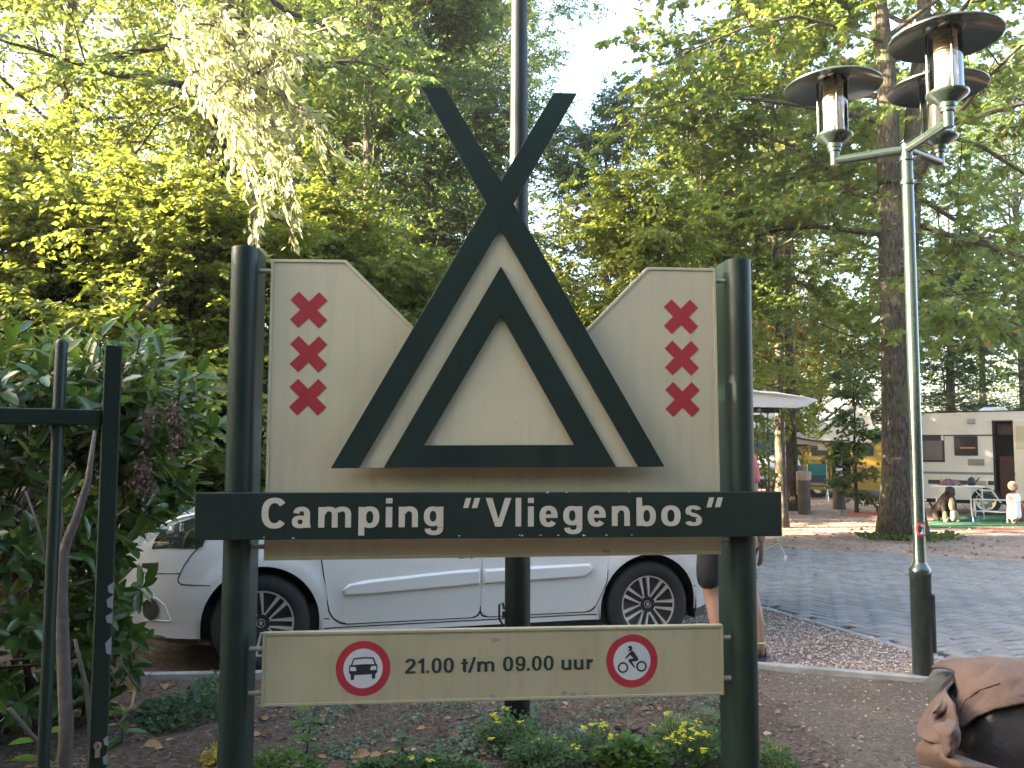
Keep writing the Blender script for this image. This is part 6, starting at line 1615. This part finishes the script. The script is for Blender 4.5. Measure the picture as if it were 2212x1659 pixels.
q = MB(); q.grid([[(u, .80+.60*t+abs(u)**4*.08-.012, 1.27+.69*t+.014) for u in np.linspace(-.82+.04*t, .82-.04*t, 8)] for t in np.linspace(0, 1, 5)]); q.build("windscreen", mat("screen_glass", (.05, .09, .08), .05, spec=.8), wv, smooth=True)
q = MB(); q.box((-.72, -.03, .68), (.72, .01, .92)); q.box((-.95, -.06, .30), (.95, .06, .58)); q.build("grille", M_plast, wv, bevel=.02)
q = MB()
for z in (.70, .80, .88): q.box((-.7, -.045, z), (.7, -.031, z+.022))
for z in (.72, .79):
    for s in (-1, 1): q.add([(0, -.055, z+.10), (s*.13, -.055, z-.01), (s*.13, -.055, z+.03), (0, -.055, z+.14)], [(0, 1, 2, 3) if s > 0 else (3, 2, 1, 0)])
q.build("grille_bars", M_chrome, wv)
for s in (-1, 1):
    q = MB(); q.box((s*.86-.12, -.02, .72), (s*.86+.12, .08, .98)); q.build("headlight", M_lens, wv, bevel=.03)
    q = MB(); q.box((s*1.12-.09, .95, 1.25), (s*1.12+.09, 1.05, 1.55)); q.tube([(s*.95, 1.0, 1.3), (s*1.08, 1.0, 1.35)], .02, 6); q.build("mirror", M_plast, wv, bevel=.03)
    for d in (.85, 3.9):
        Mx = Matrix.Translation((s*.86, d, .33)) @ Matrix.Rotation(PI/2, 4, 'Y'); q = MB(); q.lathe([(.2, -.1), (.3, -.1), (.33, -.06), (.33, .06), (.3, .1), (.2, .1)], 24, 0, Mx, True); q.build("wheel", M_rubber, wv, smooth=True)
q = MB(); q.box((-.28, -.072, .40), (.28, -.061, .51)); q.build("number_plate", mat("yellow_plate", (.6, .45, .05), .5), wv)

# ================================================================== LAUREL HEDGE, PLANTS, BUNDLE
L_laurel = leaf_mat("laurel_leaf", (.03, .066, .018), (.065, .115, .028), (.26, .40, .04), c3=(.10, .15, .03), rough=.28, trans=.3, spec=.6, rare=(.32, .20, .04), rare_at=.988)
hr = np.random.default_rng(101)
hedge = thing("laurel_hedge", "glossy dark green laurel hedge behind the open gate", "hedge", (-2.5, 4.5, 0))
hp0 = np.array([-2.5, 4.5, 0.0])
blobs = [((-2.62, 4.35, .95), (.72, .70, .98), 150), ((-2.10, 4.55, 1.72), (.52, .45, .42), 85), ((-2.65, 4.0, 1.72), (.75, .4, .33), 80), ((-3.5, 4.4, .95), (.8, .8, 1.1), 70), ((-2.02, 4.95, 1.28), (.27, .22, .22), 24), ((-2.2, 4.75, .85), (.42, .35, .6), 55), ((-2.75, 3.6, .45), (.35, .3, .4), 26), ((-2.35, 4.75, .3), (.35, .3, .3), 24), ((-3.3, 5.6, 1.2), (.8, .7, 1.1), 60)]
P = []; D = []; N_ = []; stems = MB()
for (c, r, k) in blobs:
    c = np.array(c); r = np.array(r)
    for i in range(k):
        v = unit(hr.normal(0, 1, 3)); 
        if v[1] > .5: v[1] = -v[1]
        tip = c+v*r*hr.uniform(.72, 1.05)
        if tip[2] < .12: continue
        if tip[0] > -1.95 and tip[2] < 1.12: continue
        sd_ = unit(v*np.array([1, 1, .6])+np.array([0, 0, .55])+hr.normal(0, .25, 3)); L_ = hr.uniform(.16, .34); b0 = tip-sd_*L_
        inn = c+(tip-c)*.25; inn[2] = min(inn[2], b0[2]-.05)
        stems.tube([inn-hp0, b0-hp0, tip-hp0], [.008, .005, .003], 4, caps=False)
        nl_ = hr.integers(8, 13); a0 = hr.uniform(0, 6)
        e1 = unit(np.cross(sd_, (.3, .2, .9))); e2 = np.cross(sd_, e1)
        for j in range(nl_):
            t = .12+.88*j/(nl_-1); a = a0+j*2.4; o = e1*math.cos(a)+e2*math.sin(a)
            dv = unit(o*(1.15-.55*t)+sd_*(.35+.65*t)+hr.normal(0, .18, 3)+np.array([0, 0, -.12]))
            P.append(b0+sd_*L_*t); D.append(dv); N_.append(unit(sd_*.7+np.array([0, 0, .55])-o*.25+hr.normal(0, .2, 3)))
P = np.array(P); D = np.array(D); N_ = np.array(N_); Ls = hr.uniform(.095, .15, len(P)); Ws = Ls*hr.uniform(.34, .42, len(P))
# largest in view: near, turned to the camera, in the frame
mid = P+D*Ls[:, None]*.5; view = unit(np.array([0, 0, CAM_H])-mid); dist = mid[:, 1]
pxs = 1106+FPX*mid[:, 0]/dist; pys = 968-FPX*(mid[:, 2]-CAM_H)/dist
S_n = unit(np.cross(D, N_)); Nn_ = np.cross(S_n, D)
score = Ls*np.abs((Nn_*view).sum(1))/dist**2
front = np.array([np.sum((np.abs(pxs-pxs[i]) < 14) & (np.abs(pys-pys[i]) < 14) & (dist < dist[i]-.06)) for i in range(len(P))])
score = score/(1+1.5*front); score[(pxs < -20) | (pys < 300) | (pys > 1670)] = 0
order = np.argsort(-score); big_i = order[:300]; rest_i = order[300:]
lvar = []
for k in range(4):
    lvar.append(leaves_mesh("leaf", [(0, 0, 0)], [(0, 1, 0)], [(0, 0, 1)], 1.0, .38, L_laurel, 'long', [.12, .25, .2, .3][k], [.05, .22, .35, .12][k]))
# each single leaf keeps its own tint
M_lv = [leaf_mat("laurel_leaf_%s" % "abcdef"[k], c, c, (.20, .34, .03), rough=.28, trans=.3, spec=.6) for k, c in enumerate([(.04, .078, .022), (.058, .105, .027), (.032, .064, .02), (.075, .125, .03), (.048, .09, .022), (.17, .18, .035)])]
lv2 = []
for k in range(12):
    me = lvar[k % 4].copy(); me.name = "leaf"; me.materials.clear(); me.materials.append(M_lv[[0, 1, 2, 0, 1, 2, 3, 4, 0, 1, 4, 3][k]]); lv2.append(me)
me = lvar[1].copy(); me.name = "leaf"; me.materials.clear(); me.materials.append(M_lv[5]); lv2.append(me)
for c_, i in enumerate(big_i):
    d, s, nn = D[i], S_n[i], Nn_[i]; L_ = Ls[i]; p = P[i]-hp0
    o = link("leaf", lv2[12] if c_ % 37 == 5 else lv2[hr.integers(0, 12)], hedge)
    o.matrix_local = Matrix(((s[0]*L_, d[0]*L_, nn[0]*L_, p[0]), (s[1]*L_, d[1]*L_, nn[1]*L_, p[1]), (s[2]*L_, d[2]*L_, nn[2]*L_, p[2]), (0, 0, 0, 1)))
me = leaves_mesh("foliage", P[rest_i]-hp0, D[rest_i], N_[rest_i], Ls[rest_i], Ws[rest_i], L_laurel, 'long', .22, .2)
link("foliage", me, hedge)["kind"] = "stuff"
# main stems
M_stem = mat("laurel_stem", (.075, .055, .042), .8, vary=.3, vscale=20)
for (x, y, x2, y2, h) in ((-2.6, 4.4, -2.3, 4.4, 1.7), (-2.5, 4.6, -2.75, 4.3, 1.8), (-2.3, 4.7, -2.05, 4.6, 1.8), (-3.2, 4.4, -3.4, 4.3, 1.7), (-2.7, 4.2, -2.9, 3.9, 1.5)):
    stems.tube([np.array([x, y, -.05])-hp0, np.array([(x+x2)/2+.05, (y+y2)/2, h*.5])-hp0, np.array([x2, y2, h])-hp0], [.022, .016, .008], 6)
stems.build("stems", M_stem, hedge)["kind"] = "stuff"
# dried brown flower spikes hanging in the hedge
M_dead = leaf_mat("dead_blossom", (.05, .03, .022), (.13, .08, .055), (.15, .08, .03), rough=.9, trans=.1)
for (pts) in ([(324, 880), (322, 920), (312, 960)], [(375, 868), (372, 900), (380, 935)], [(385, 905), (388, 950), (372, 975)], [(305, 985), (300, 1020), (296, 1050)], [(318, 1000), (322, 1040), (318, 1060)]):
    ln = [at(x, y, 3.95) for x, y in pts]; pp2 = []
    for i in range(120):
        q_, _ = poly_at(ln, hr.random()); pp2.append(q_+hr.normal(0, .016, 3))
    pp2 = np.array(pp2)-hp0; n = len(pp2)
    o = link("dried_blossom", leaves_mesh("dried_blossom", pp2, hr.normal(0, .6, (n, 3))+np.array([0, 0, -1]), hr.normal(0, 1, (n, 3)), hr.uniform(.02, .035, n), hr.uniform(.01, .018, n), M_dead, 'kite', .4), hedge)
# bare sapling stems behind the gate
def px_stem(name, pts, r, m, label, cat="sapling", branches=()):
    b = MB(); w = [at(x, y, Y) for x, y, Y in pts]; b.tube(w, r, 8)
    for br, rr in branches: b.tube([at(x, y, Y) for x, y, Y in br], rr, 6)
    return tag(b.build(name, m, smooth='full'), label, cat)
g0 = gnd(146, 1690)
b = MB(); sy = 3.25
w = [np.array([at(143, 1650, sy)[0], sy, -.05]), at(143, 1560, sy), at(137, 1420, sy), at(133, 1300, sy), at(136, 1200, sy)]
b.tube(w+[at(146, 1165, sy), at(165, 1120, sy), at(190, 1040, sy), at(205, 930, sy)], [.030, .026, .024, .022, .020, .018, .016, .012, .006], 10); b.tube([at(137, 1225, sy), at(131, 1160, sy), at(127, 1080, sy), at(124, 1010, sy)], [.014, .013, .010, .005], 7)
sap = b.build("sapling", mat("smooth_sapling_bark", (.10, .078, .068), .75, vary=.35, vscale=18, bump=.3, bscale=40), smooth='full'); tag(sap, "bare forked sapling stem seen between the gate bars", "sapling")
b = MB(); b.tube([at(162, 1380, 3.3), at(185, 1480, 3.28), at(195, 1560, 3.26), np.array([at(195, 1620, 3.2)[0], 3.22, -.02])], [.006, .009, .01, .011], 6); tag(b.build("dead_twig", M_stem, smooth='full'), "dead twig leaning right of the sapling stem", "twig"); b = MB(); b.tube([at(20, 1530, 3.1), at(70, 1590, 3.15), at(118, 1640, 3.2)], [.008, .009, .01], 6); tag(b.build("dead_twig", M_stem, smooth='full'), "dead twig slanting low at the left edge behind the gate", "twig"); b = MB()
b.tube([at(55, 1060, 3.6), at(80, 1130, 3.6), at(110, 1260, 3.55)], [.005, .006, .006], 6); tag(b.build("dead_twig", M_stem, smooth='full'), "thin dead twig high up left of the sapling fork", "twig"); b = MB(); b.tube([at(255, 1420, 3.8), at(285, 1470, 3.9), at(300, 1490, 4.0)], [.004, .005, .005], 5)
tag(b.build("dead_twig", M_stem, smooth='full'), "thin dead twig right of the gate post before the car", "twig")
# root or cut branch curling on the soil
b = MB(); pts = [(283, 1458), (288, 1480), (290, 1505), (284, 1530), (262, 1552), (245, 1570), (238, 1585)]
b.tube([gnd(x, y, .02)+np.array([0, 0, .03*math.sin(i*.9)]) for i, (x, y) in enumerate(pts)], [.006, .009, .009, .008, .008, .007, .006], 7)
tag(b.build("pale_root", mat("pale_root_bark", (.30, .24, .17), .8, vary=.3, vscale=20), smooth='full'), "pale curling root on the soil right of the gate", "root")
b = MB(); b.tube([gnd(1330, 1572, .02), gnd(1362, 1580, .025), gnd(1392, 1588, .02)], [.012, .014, .011], 7); b.tube([gnd(1365, 1580, .03), gnd(1385, 1572, .05)], [.006, .003], 5)
tag(b.build("stick", M_bark2, smooth='full'), "short dark stick lying behind the yellow flowers", "stick")
b = MB(); b.tube([gnd(985, 1555, .01), gnd(1010, 1553, .012), gnd(1040, 1545, .02)], [.004, .005, .003], 5)
tag(b.build("stick", M_bark2), "thin dark twig on the soil under the time board", "stick")

# seedlings and weeds
L_weed = leaf_mat("weed_leaf", (.045, .09, .02), (.085, .15, .035), (.25, .4, .05), c3=(.12, .19, .04), trans=.4)
L_ger = leaf_mat("crane_leaf", (.025, .065, .03), (.05, .10, .045), (.15, .3, .06), trans=.3)
L_sed = leaf_mat("sedum_leaf", (.03, .075, .028), (.06, .12, .03), (.2, .34, .05), c3=(.10, .17, .03), trans=.3)
L_clov = leaf_mat("groundcover_leaf", (.05, .085, .045), (.10, .15, .085), (.2, .3, .12), c3=(.2, .24, .16), trans=.25)
M_flower = leaf_mat("yellow_flower", (.62, .55, .02), (.75, .66, .04), (.8, .7, .05), rough=.6, trans=.3)
def seedling(px, py, h, n, L_, label, lm=L_weed, shape='oval', wr=.55, yell=False):
    g0 = gnd(px, py); rt_ = thing("seedling", label, "plant", (g0[0], g0[1], 0)); b = MB(); b.tube([(0, 0, -.02), (hr.normal(0, .02), 0, h*.5), (hr.normal(0, .03), hr.normal(0, .02), h)], [.006, .005, .003], 6); b.build("stem", M_stem, rt_)
    P = []; D = []; N2 = []
    for i in range(n):
        t = .25+.75*i/max(1, n-1); a = i*2.4+px; P.append((0, 0, h*t)); D.append((math.cos(a), math.sin(a), .35*t+hr.uniform(-.2, .2))); N2.append((-.3*math.cos(a), -.3*math.sin(a)-.2, 1))
    for i in range(n):
        o = link("leaf", leaves_mesh("leaf", [P[i]], [D[i]], [N2[i]], L_*hr.uniform(.7, 1.15), L_*wr, lm, shape, .25, .3), rt_)
    return rt_
seedling(660, 1640, .26, 9, .10, "broad leaved light green seedling beside the left sign post")
seedling(655, 1585, .10, 4, .07, "small seedling with two pale leaves under the time board left end")
seedling(262, 1610, .16, 6, .12, "laurel seedling with one yellow leaf right of the gate post", L_laurel, 'long', .38)
seedling(80, 1700, .22, 7, .14, "bright green laurel shoot low between the gate bars", leaf_mat("bright_laurel", (.10, .20, .02), (.14, .26, .02), (.3, .5, .04), trans=.5), 'long', .4)
seedling(870, 1650, .12, 6, .075, "dark leaved seedling in the middle of the bed", L_ger, 'lobed', .9)
seedling(1505, 1640, .16, 6, .075, "pointed leaved weed between the yellow flower clumps", L_weed)
seedling(1565, 1575, .26, 10, .05, "thin upright weed close to the right sign post", L_weed)
seedling(1545, 1612, .15, 5, .07, "pale leaved weed beside the upright weed", L_weed)
def patch_plants(name, label, cx_, cy_, rx, ry, n, h, L_, lm, shape, wr=.8, cat="plant", flowers=0, kind=None):
    g0 = gnd(cx_, cy_); a, b_ = gnd(cx_-rx, cy_), gnd(cx_+rx, cy_); wx = abs(b_[0]-a[0])/2; wy = abs(gnd(cx_, cy_-ry)[1]-gnd(cx_, cy_+ry)[1])/2
    rt_ = thing(name, label, cat, (g0[0], g0[1], 0)); th = hr.uniform(0, 2*PI, n); rr = np.sqrt(hr.uniform(0, 1, n))
    hz = h*(1-.65*rr**2)*hr.uniform(.35, 1.1, n)*(.8+.3*np.sin(th*3+rr*5))
    P = np.stack([wx*rr*np.cos(th), wy*rr*np.sin(th), hz], 1)
    D = np.stack([np.cos(th)*rr+hr.normal(0, .5, n), np.sin(th)*rr+hr.normal(0, .5, n), hr.uniform(-.1, .9, n)], 1)
    link("foliage", leaves_mesh("foliage", P, D, hr.normal(0, .4, (n, 3))+np.array([0, -.25, 1]), hr.uniform(.6, 1.2, n)*L_, hr.uniform(.7, 1.1, n)*L_*wr, lm, shape, .2, .15), rt_)
    sb = MB()
    for i in range(0, n, 7): sb.tube([(P[i][0]*.6, P[i][1]*.6, 0), tuple(P[i])], .0018, 3, caps=False)
    sb.build("stalks", M_stem if False else mat("green_stalk", (.06, .09, .03), .7), rt_)
    if flowers:
        FP = []; FD = []
        for k in range(flowers):
            t, r_ = hr.uniform(0, 6.28), math.sqrt(hr.random())*.95; c = np.array([wx*r_*math.cos(t), wy*r_*math.sin(t), h*(1-.6*r_*r_)*hr.uniform(.85, 1.25)])
            for j in range(9):
                cc = c+np.array([hr.normal(0, .008), hr.normal(0, .008), hr.normal(0, .004)])
                for p_ in range(5): aa = p_*1.2566+j; FP.append(cc); FD.append((math.cos(aa), math.sin(aa), .35))
        FP = np.array(FP); link("flowers", leaves_mesh("flowers", FP, FD, np.tile([0, 0, 1.0], (len(FP), 1)), .0085, .0055, M_flower, 'kite', .2), rt_)
    return rt_
patch_plants("cranesbill_clump", "dark green lobed cranesbill clump left of the left sign post", 405, 1545, 95, 42, 900, .13, .032, L_ger, 'lobed', .95)
patch_plants("cranesbill_clump", "smaller lobed clump against the kerb by the left sign post", 460, 1495, 40, 18, 240, .10, .028, L_ger, 'lobed', .95)
patch_plants("sedum_clump", "green clump with few yellow flowers at the foot of the tall pole", 1105, 1608, 75, 32, 1500, .15, .02, L_sed, 'oval', .5, flowers=9)
patch_plants("sedum_clump", "low green clump in front of the tall pole foot", 1180, 1650, 90, 24, 1400, .11, .022, L_sed, 'oval', .55, flowers=6)
patch_plants("sedum_clump", "yellow tipped clump left of the dark stick", 1290, 1625, 55, 24, 1000, .13, .018, L_sed, 'oval', .45, flowers=9)
patch_plants("sedum_clump", "leafy green clump below the dark stick without flowers", 1365, 1655, 80, 20, 700, .13, .04, L_weed, 'lobed', .9)
patch_plants("sedum_clump", "clump crowned by the brightest yellow flower heads", 1500, 1642, 62, 26, 1300, .15, .018, L_sed, 'oval', .45, flowers=26)
patch_plants("sedum_clump", "yellow green clump behind the brightest flower heads", 1455, 1600, 48, 20, 900, .12, .016, leaf_mat("sedum_pale", (.08, .12, .02), (.16, .2, .03), (.3, .36, .05), trans=.3), 'oval', .45, flowers=6)
patch_plants("sedum_clump", "dry brown green clump by the right sign post", 1525, 1572, 42, 16, 600, .10, .016, leaf_mat("sedum_dry", (.09, .085, .03), (.14, .13, .05), (.2, .2, .05), trans=.2), 'oval', .4)
patch_plants("sedum_clump", "bright flowers and leaves tight against the right sign post", 1570, 1625, 30, 22, 500, .16, .02, L_sed, 'oval', .5, flowers=10)
patch_plants("sedum_clump", "low green mat at the bottom edge left of the pole", 905, 1665, 150, 18, 1300, .07, .024, L_sed, 'oval', .55, flowers=3)
patch_plants("sedum_clump", "low green weeds at the foot of the left sign post", 600, 1660, 90, 20, 700, .08, .026, L_weed, 'oval', .6)
patch_plants("sedum_clump", "green tuft right of the right sign post foot", 1672, 1660, 45, 20, 500, .12, .022, L_weed, 'oval', .5)
patch_plants("sedum_clump", "yellow leaved tuft at the left sign post foot", 462, 1648, 20, 12, 160, .07, .03, leaf_mat("yellowing", (.35, .25, .03), (.4, .33, .05), (.4, .3, .03), trans=.3), 'lobed', .8)
# creeping ground cover between kerb and flowers
n = 9000; cpx = hr.uniform(640, 1560, n); cpy = hr.uniform(1505, 1640, n)
keep = [(math.sin(x*.013)+math.sin(x*.031+y*.06)+hr.normal(0, .5)) > .15 for x, y in zip(cpx, cpy)]
gp_ = np.array([gnd(x, y, .012) for x, y, k in zip(cpx, cpy, keep) if k]); n = len(gp_); gp_[:, 2] += hr.uniform(0, .035, n)
tag(link("ground_cover", leaves_mesh("ground_cover", gp_, hr.normal(0, 1, (n, 3))*np.array([1, 1, .3]), hr.normal(0, .35, (n, 3))+np.array([0, -.2, 1]), hr.uniform(.012, .03, n), hr.uniform(.008, .018, n), L_clov, 'oval', .2)), "small grey green creeping leaves between kerb and flowers", None, kind="stuff")
n = 1500; cpx = hr.uniform(700, 1500, n); cpy = hr.uniform(1500, 1600, n); gp_ = np.array([gnd(x, y, .012) for x, y in zip(cpx, cpy)])
tag(link("dry_grass", leaves_mesh("dry_grass", gp_, hr.normal(0, .8, (n, 3))+np.array([0, 0, .5]), hr.normal(0, 1, (n, 3)), hr.uniform(.03, .07, n), .004, leaf_mat("straw", (.16, .12, .07), (.28, .21, .13), (.3, .22, .1), trans=.2), 'kite', .1)), "thin dry grass stalks on the soil", None, kind="stuff")
# a few pale stones
STONE_L = ["pale round stone right of the left sign post at the bottom", "pale stone close by the left sign post", "pale stone in front of the dark stick", "small pale stone left of the dark stick", "pale pebble right of the dark stick end", "small pale stone by the kerb under the time board", "tiny pale pebble left of the left sign post"]
for (px, py, s) in ((645, 1655, .03), (540, 1645, .022), (1365, 1600, .028), (1255, 1580, .024), (1385, 1608, .02), (1510, 1500, .02), (485, 1612, .016)):
    g0 = gnd(px, py, .01); q = MB(); q.sphere((0, 0, 0), (s, s*.8, s*.6), 9, 6); q.v = [tuple(c*random.uniform(.85, 1.15) for c in p) for p in q.v]
    o = q.build("pale_stone", mat("pale_pebble", (.42, .38, .36), .8, vary=.25, vscale=20), smooth=True); o.location = g0; tag(o, STONE_L.pop(0), "stone", "pale stones in the flower bed")

# ---- bundle at the lower right ------------------------------------------------------------
M_leather = mat("worn_black_leather", (.04, .0385, .043), .33, vary=.4, vscale=7, bump=.9, bscale=9)
M_browncl = mat("brown_felt_cloth", (.145, .094, .074), .95, vary=.2, vscale=9, bump=.12, bscale=120)
BY = 2.75
bc = at(2250, 1625, BY); 
bag = thing("leather_bag", "worn black leather bag at the lower right corner", "bag", (bc[0], bc[1], 0))
BN = 3.0; BR = np.array([.25, .20, .297]); BC = np.array(at(2214, 1640, 2.80))
def bag_r(d): return np.sum((np.abs(d)/BR)**BN)**(-1/BN)
def bag_hit(px, py, sc=1.0):
    """first point of the bag's skin (grown by sc) on the line of sight; its rim where the line passes by"""
    r_ = ray(px, py); o_ = np.array([0, 0, CAM_H]); best = None
    for t in np.linspace(2.3, 3.2, 240):
        p = o_+r_*t-BC; f = np.sum((np.abs(p)/(BR*sc))**BN)
        if f <= 1: return p+BC
        if best is None or f < best[0]: best = (f, p)
    return BC+best[1]*best[0]**(-1/BN)
q = MB(); rows = []
for j in range(33):
    ph = PI*j/32; row = []
    for i in range(56):
        th = 2*PI*i/56; d = np.array([math.sin(ph)*math.cos(th), math.sin(ph)*math.sin(th), math.cos(ph)])
        w_ = 1+.012*math.sin(th*7+ph*9)+.010*math.sin(th*13-ph*6+1)+.008*math.sin(ph*19+th*4)
        p = d*bag_r(d)*w_; row.append((BC[0]-bc[0]+p[0], BC[1]-bc[1]+p[1], max(.0, BC[2]+p[2])))
    rows.append(row)
q.grid(rows, close_u=True); q.build("bag_body", M_leather, bag, smooth='full', subsurf=1)
q = MB(); q.box((BC[0]-bc[0]-.17, BC[1]-bc[1]-.13, 0), (BC[0]-bc[0]+.17, BC[1]-bc[1]+.13, BC[2]-.2)); q.build("bag_base", M_leather, bag, bevel=.04)
# cloth over the bag: sheet sewn through measured folds
cl = thing("brown_cloth", "brown felt jacket draped over the black leather bag", "jacket", (bc[0], bc[1], 0))
def cpt(px, py, Y): p = at(px, py, Y); return np.array([p[0]-bc[0], p[1]-bc[1], p[2]])
def sheet(rows_px, name, nu=26, nv=16, fold=.0, fr_=1.0, thick=.008):
    """smooth sheet through rows of (px, py, distance) guides"""
    R_ = [[cpt(*p) for p in r] for r in rows_px]
    def cr(P_, s):
        k = len(P_)-1; x = min(max(s, 0), .9999)*k; i = int(x); f = x-i
        p0, p1, p2, p3 = P_[max(i-1, 0)], P_[i], P_[i+1], P_[min(i+2, k)]
        return .5*((2*p1)+(-p0+p2)*f+(2*p0-5*p1+4*p2-p3)*f*f+(-p0+3*p1-3*p2+p3)*f**3)
    G = []
    for b_ in range(nv+1):
        row = []
        for a_ in range(nu+1):
            cols = [cr(r, a_/nu) for r in R_]; p = cr(cols, b_/nv)
            if fold:
                k1 = math.sin(fr_*a_/nu*9+b_/nv*5+1.5*math.sin(b_/nv*4)); k1 = abs(k1)**.6*(1 if k1 > 0 else -1)
                p = p+np.array([0, -1, .3])*fold*(k1+.4*math.sin(a_/nu*23*fr_-b_/nv*9))*math.sin(PI*min(1, b_/nv*.9+.1))
            row.append(tuple(p))
        G.append(row)
    q = MB(); q.grid(G); return q.build(name, M_browncl, cl, smooth='full', solid=thick)
G = []; NV, NU = 26, 44
xs_top = np.linspace(2064, 2330, NU+1)
def lowedge(x): return np.interp(x, [2046, 2066, 2085, 2110, 2150, 2212, 2330], [1572, 1580, 1570, 1548, 1532, 1519, 1500])
def topedge(x): return np.interp(x, [2046, 2060, 2085, 2150, 2212, 2330], [1482, 1455, 1434, 1430, 1432, 1436])
for j in range(NV+1):
    v = j/NV; row = []
    for i, x in enumerate(xs_top):
        y = topedge(x)+(lowedge(x)-topedge(x))*max(0, (v-.14)/.86)
        p = bag_hit(x, y, 1.07)
        # creases: one deep fold curling down at the left, soft ridges along the drape
        fx = 2050+58*(1-((y-1465)/110))**2*(.5 if y > 1465 else 1.0); dx_ = (x-fx)/13
        dep = -.013*math.exp(-dx_*dx_)+.006*math.exp(-((x-fx-26)/16)**2)
        gx = 2072+ (1560-y)*.9; dep += -.005*math.exp(-((x-gx)/7)**2)*(y > 1470)
        dep += .003*math.sin((x*.045+y*.11))*math.sin(v*PI)+.0012*math.sin(x*.13-y*.05)
        nrm = unit(p-BC); p = p+nrm*dep
        if v < .14: k = (.14-v)/.14; p = p+np.array([0, .16*k, -.03*k*k])
        row.append((p[0]-bc[0], p[1]-bc[1], p[2]))
    G.append(row)
q = MB(); q.grid(G); q.build("back_panel", M_browncl, cl, smooth='full', solid=.008)
sheet([[(2060, 1470, 2.86), (2046, 1490, 2.74), (2058, 1520, 2.60), (2072, 1565, 2.56)],
       [(2040, 1492, 2.84), (2030, 1515, 2.66), (2040, 1545, 2.62), (2056, 1578, 2.60)],
       [(2022, 1512, 2.82), (2012, 1532, 2.66), (2020, 1556, 2.60), (2050, 1590, 2.58)],
       [(1998, 1545, 2.80), (1996, 1560, 2.68), (2010, 1580, 2.60), (2046, 1596, 2.56)],
       [(1984, 1572, 2.78), (1984, 1585, 2.66), (2000, 1600, 2.58), (2040, 1610, 2.56)]], "side_panel", 22, 26, fold=.012, fr_=1.3)
sheet([[(2046, 1556, 2.56), (2066, 1560, 2.52), (2072, 1585, 2.50), (2066, 1618, 2.50), (2050, 1640, 2.54)],
       [(2036, 1562, 2.54), (2048, 1572, 2.49), (2054, 1592, 2.46), (2050, 1618, 2.47), (2040, 1640, 2.52)],
       [(2020, 1570, 2.56), (2028, 1586, 2.52), (2034, 1602, 2.51), (2036, 1622, 2.52), (2030, 1640, 2.56)]], "cuff", 18, 12, fold=.008, fr_=1.4)
sheet([[(1980, 1606, 2.70), (2010, 1598, 2.62), (2040, 1612, 2.56), (2080, 1636, 2.52), (2150, 1660, 2.50), (2230, 1680, 2.50)],
       [(1984, 1625, 2.68), (2008, 1622, 2.58), (2040, 1636, 2.50), (2080, 1656, 2.47), (2150, 1676, 2.46), (2230, 1696, 2.46)],
       [(1988, 1650, 2.70), (2012, 1655, 2.62), (2044, 1668, 2.56), (2084, 1688, 2.52), (2150, 1705, 2.50), (2230, 1720, 2.50)]], "sleeve", 28, 14, fold=.013, fr_=1.9)
q = MB(); pa = [bag_hit(x, y, 1.095)-np.array([bc[0], bc[1], 0]) for x, y in ((2072, 1566), (2070, 1540), (2084, 1512), (2112, 1490), (2160, 1474))]
q.tube(pa, [.004, .006, .007, .006, .004], 6); q.build("seam", M_browncl, cl, smooth=True)
# grey green roll behind the bag
M_felt = mat("grey_green_felt", (.10, .105, .095), .95, vary=.3, vscale=16, bump=.5, bscale=40)
rp0 = at(2036, 1500, 3.0)
q = MB(); ztop_ = at(2036, 1448, 3.0)[2]; r = 40*3.0/FPX
q.lathe([(r*.8, .0), (r*.86, .2), (r*.9, ztop_-.14), (r*1.02, ztop_-.09), (r*.98, ztop_-.035), (r*.7, ztop_-.006), (0, ztop_)], 28)
o = q.build("rolled_mat", M_felt, smooth='full'); o.location = (rp0[0]+.02, 3.0, 0); tag(o, "grey green rolled mat standing behind the brown jacket", "mat")

# ================================================================== THE AIR
HZ = bpy.data.materials.new("haze"); HZ.use_nodes = True; nt = HZ.node_tree; nt.nodes.remove(nt.nodes["Principled BSDF"])
pv = nt.nodes.new("ShaderNodeVolumePrincipled"); pv.inputs["Color"].default_value = (.96, .96, .94, 1); pv.inputs["Density"].default_value = .0006; pv.inputs["Anisotropy"].default_value = .35
nt.links.new(pv.outputs[0], nt.nodes["Material Output"].inputs["Volume"])
q = MB(); q.box((-715, -715, -1.2), (715, 915, 17.5))
tag(q.build("haze", HZ), "pale evening haze hanging in the wood", None, kind="stuff")
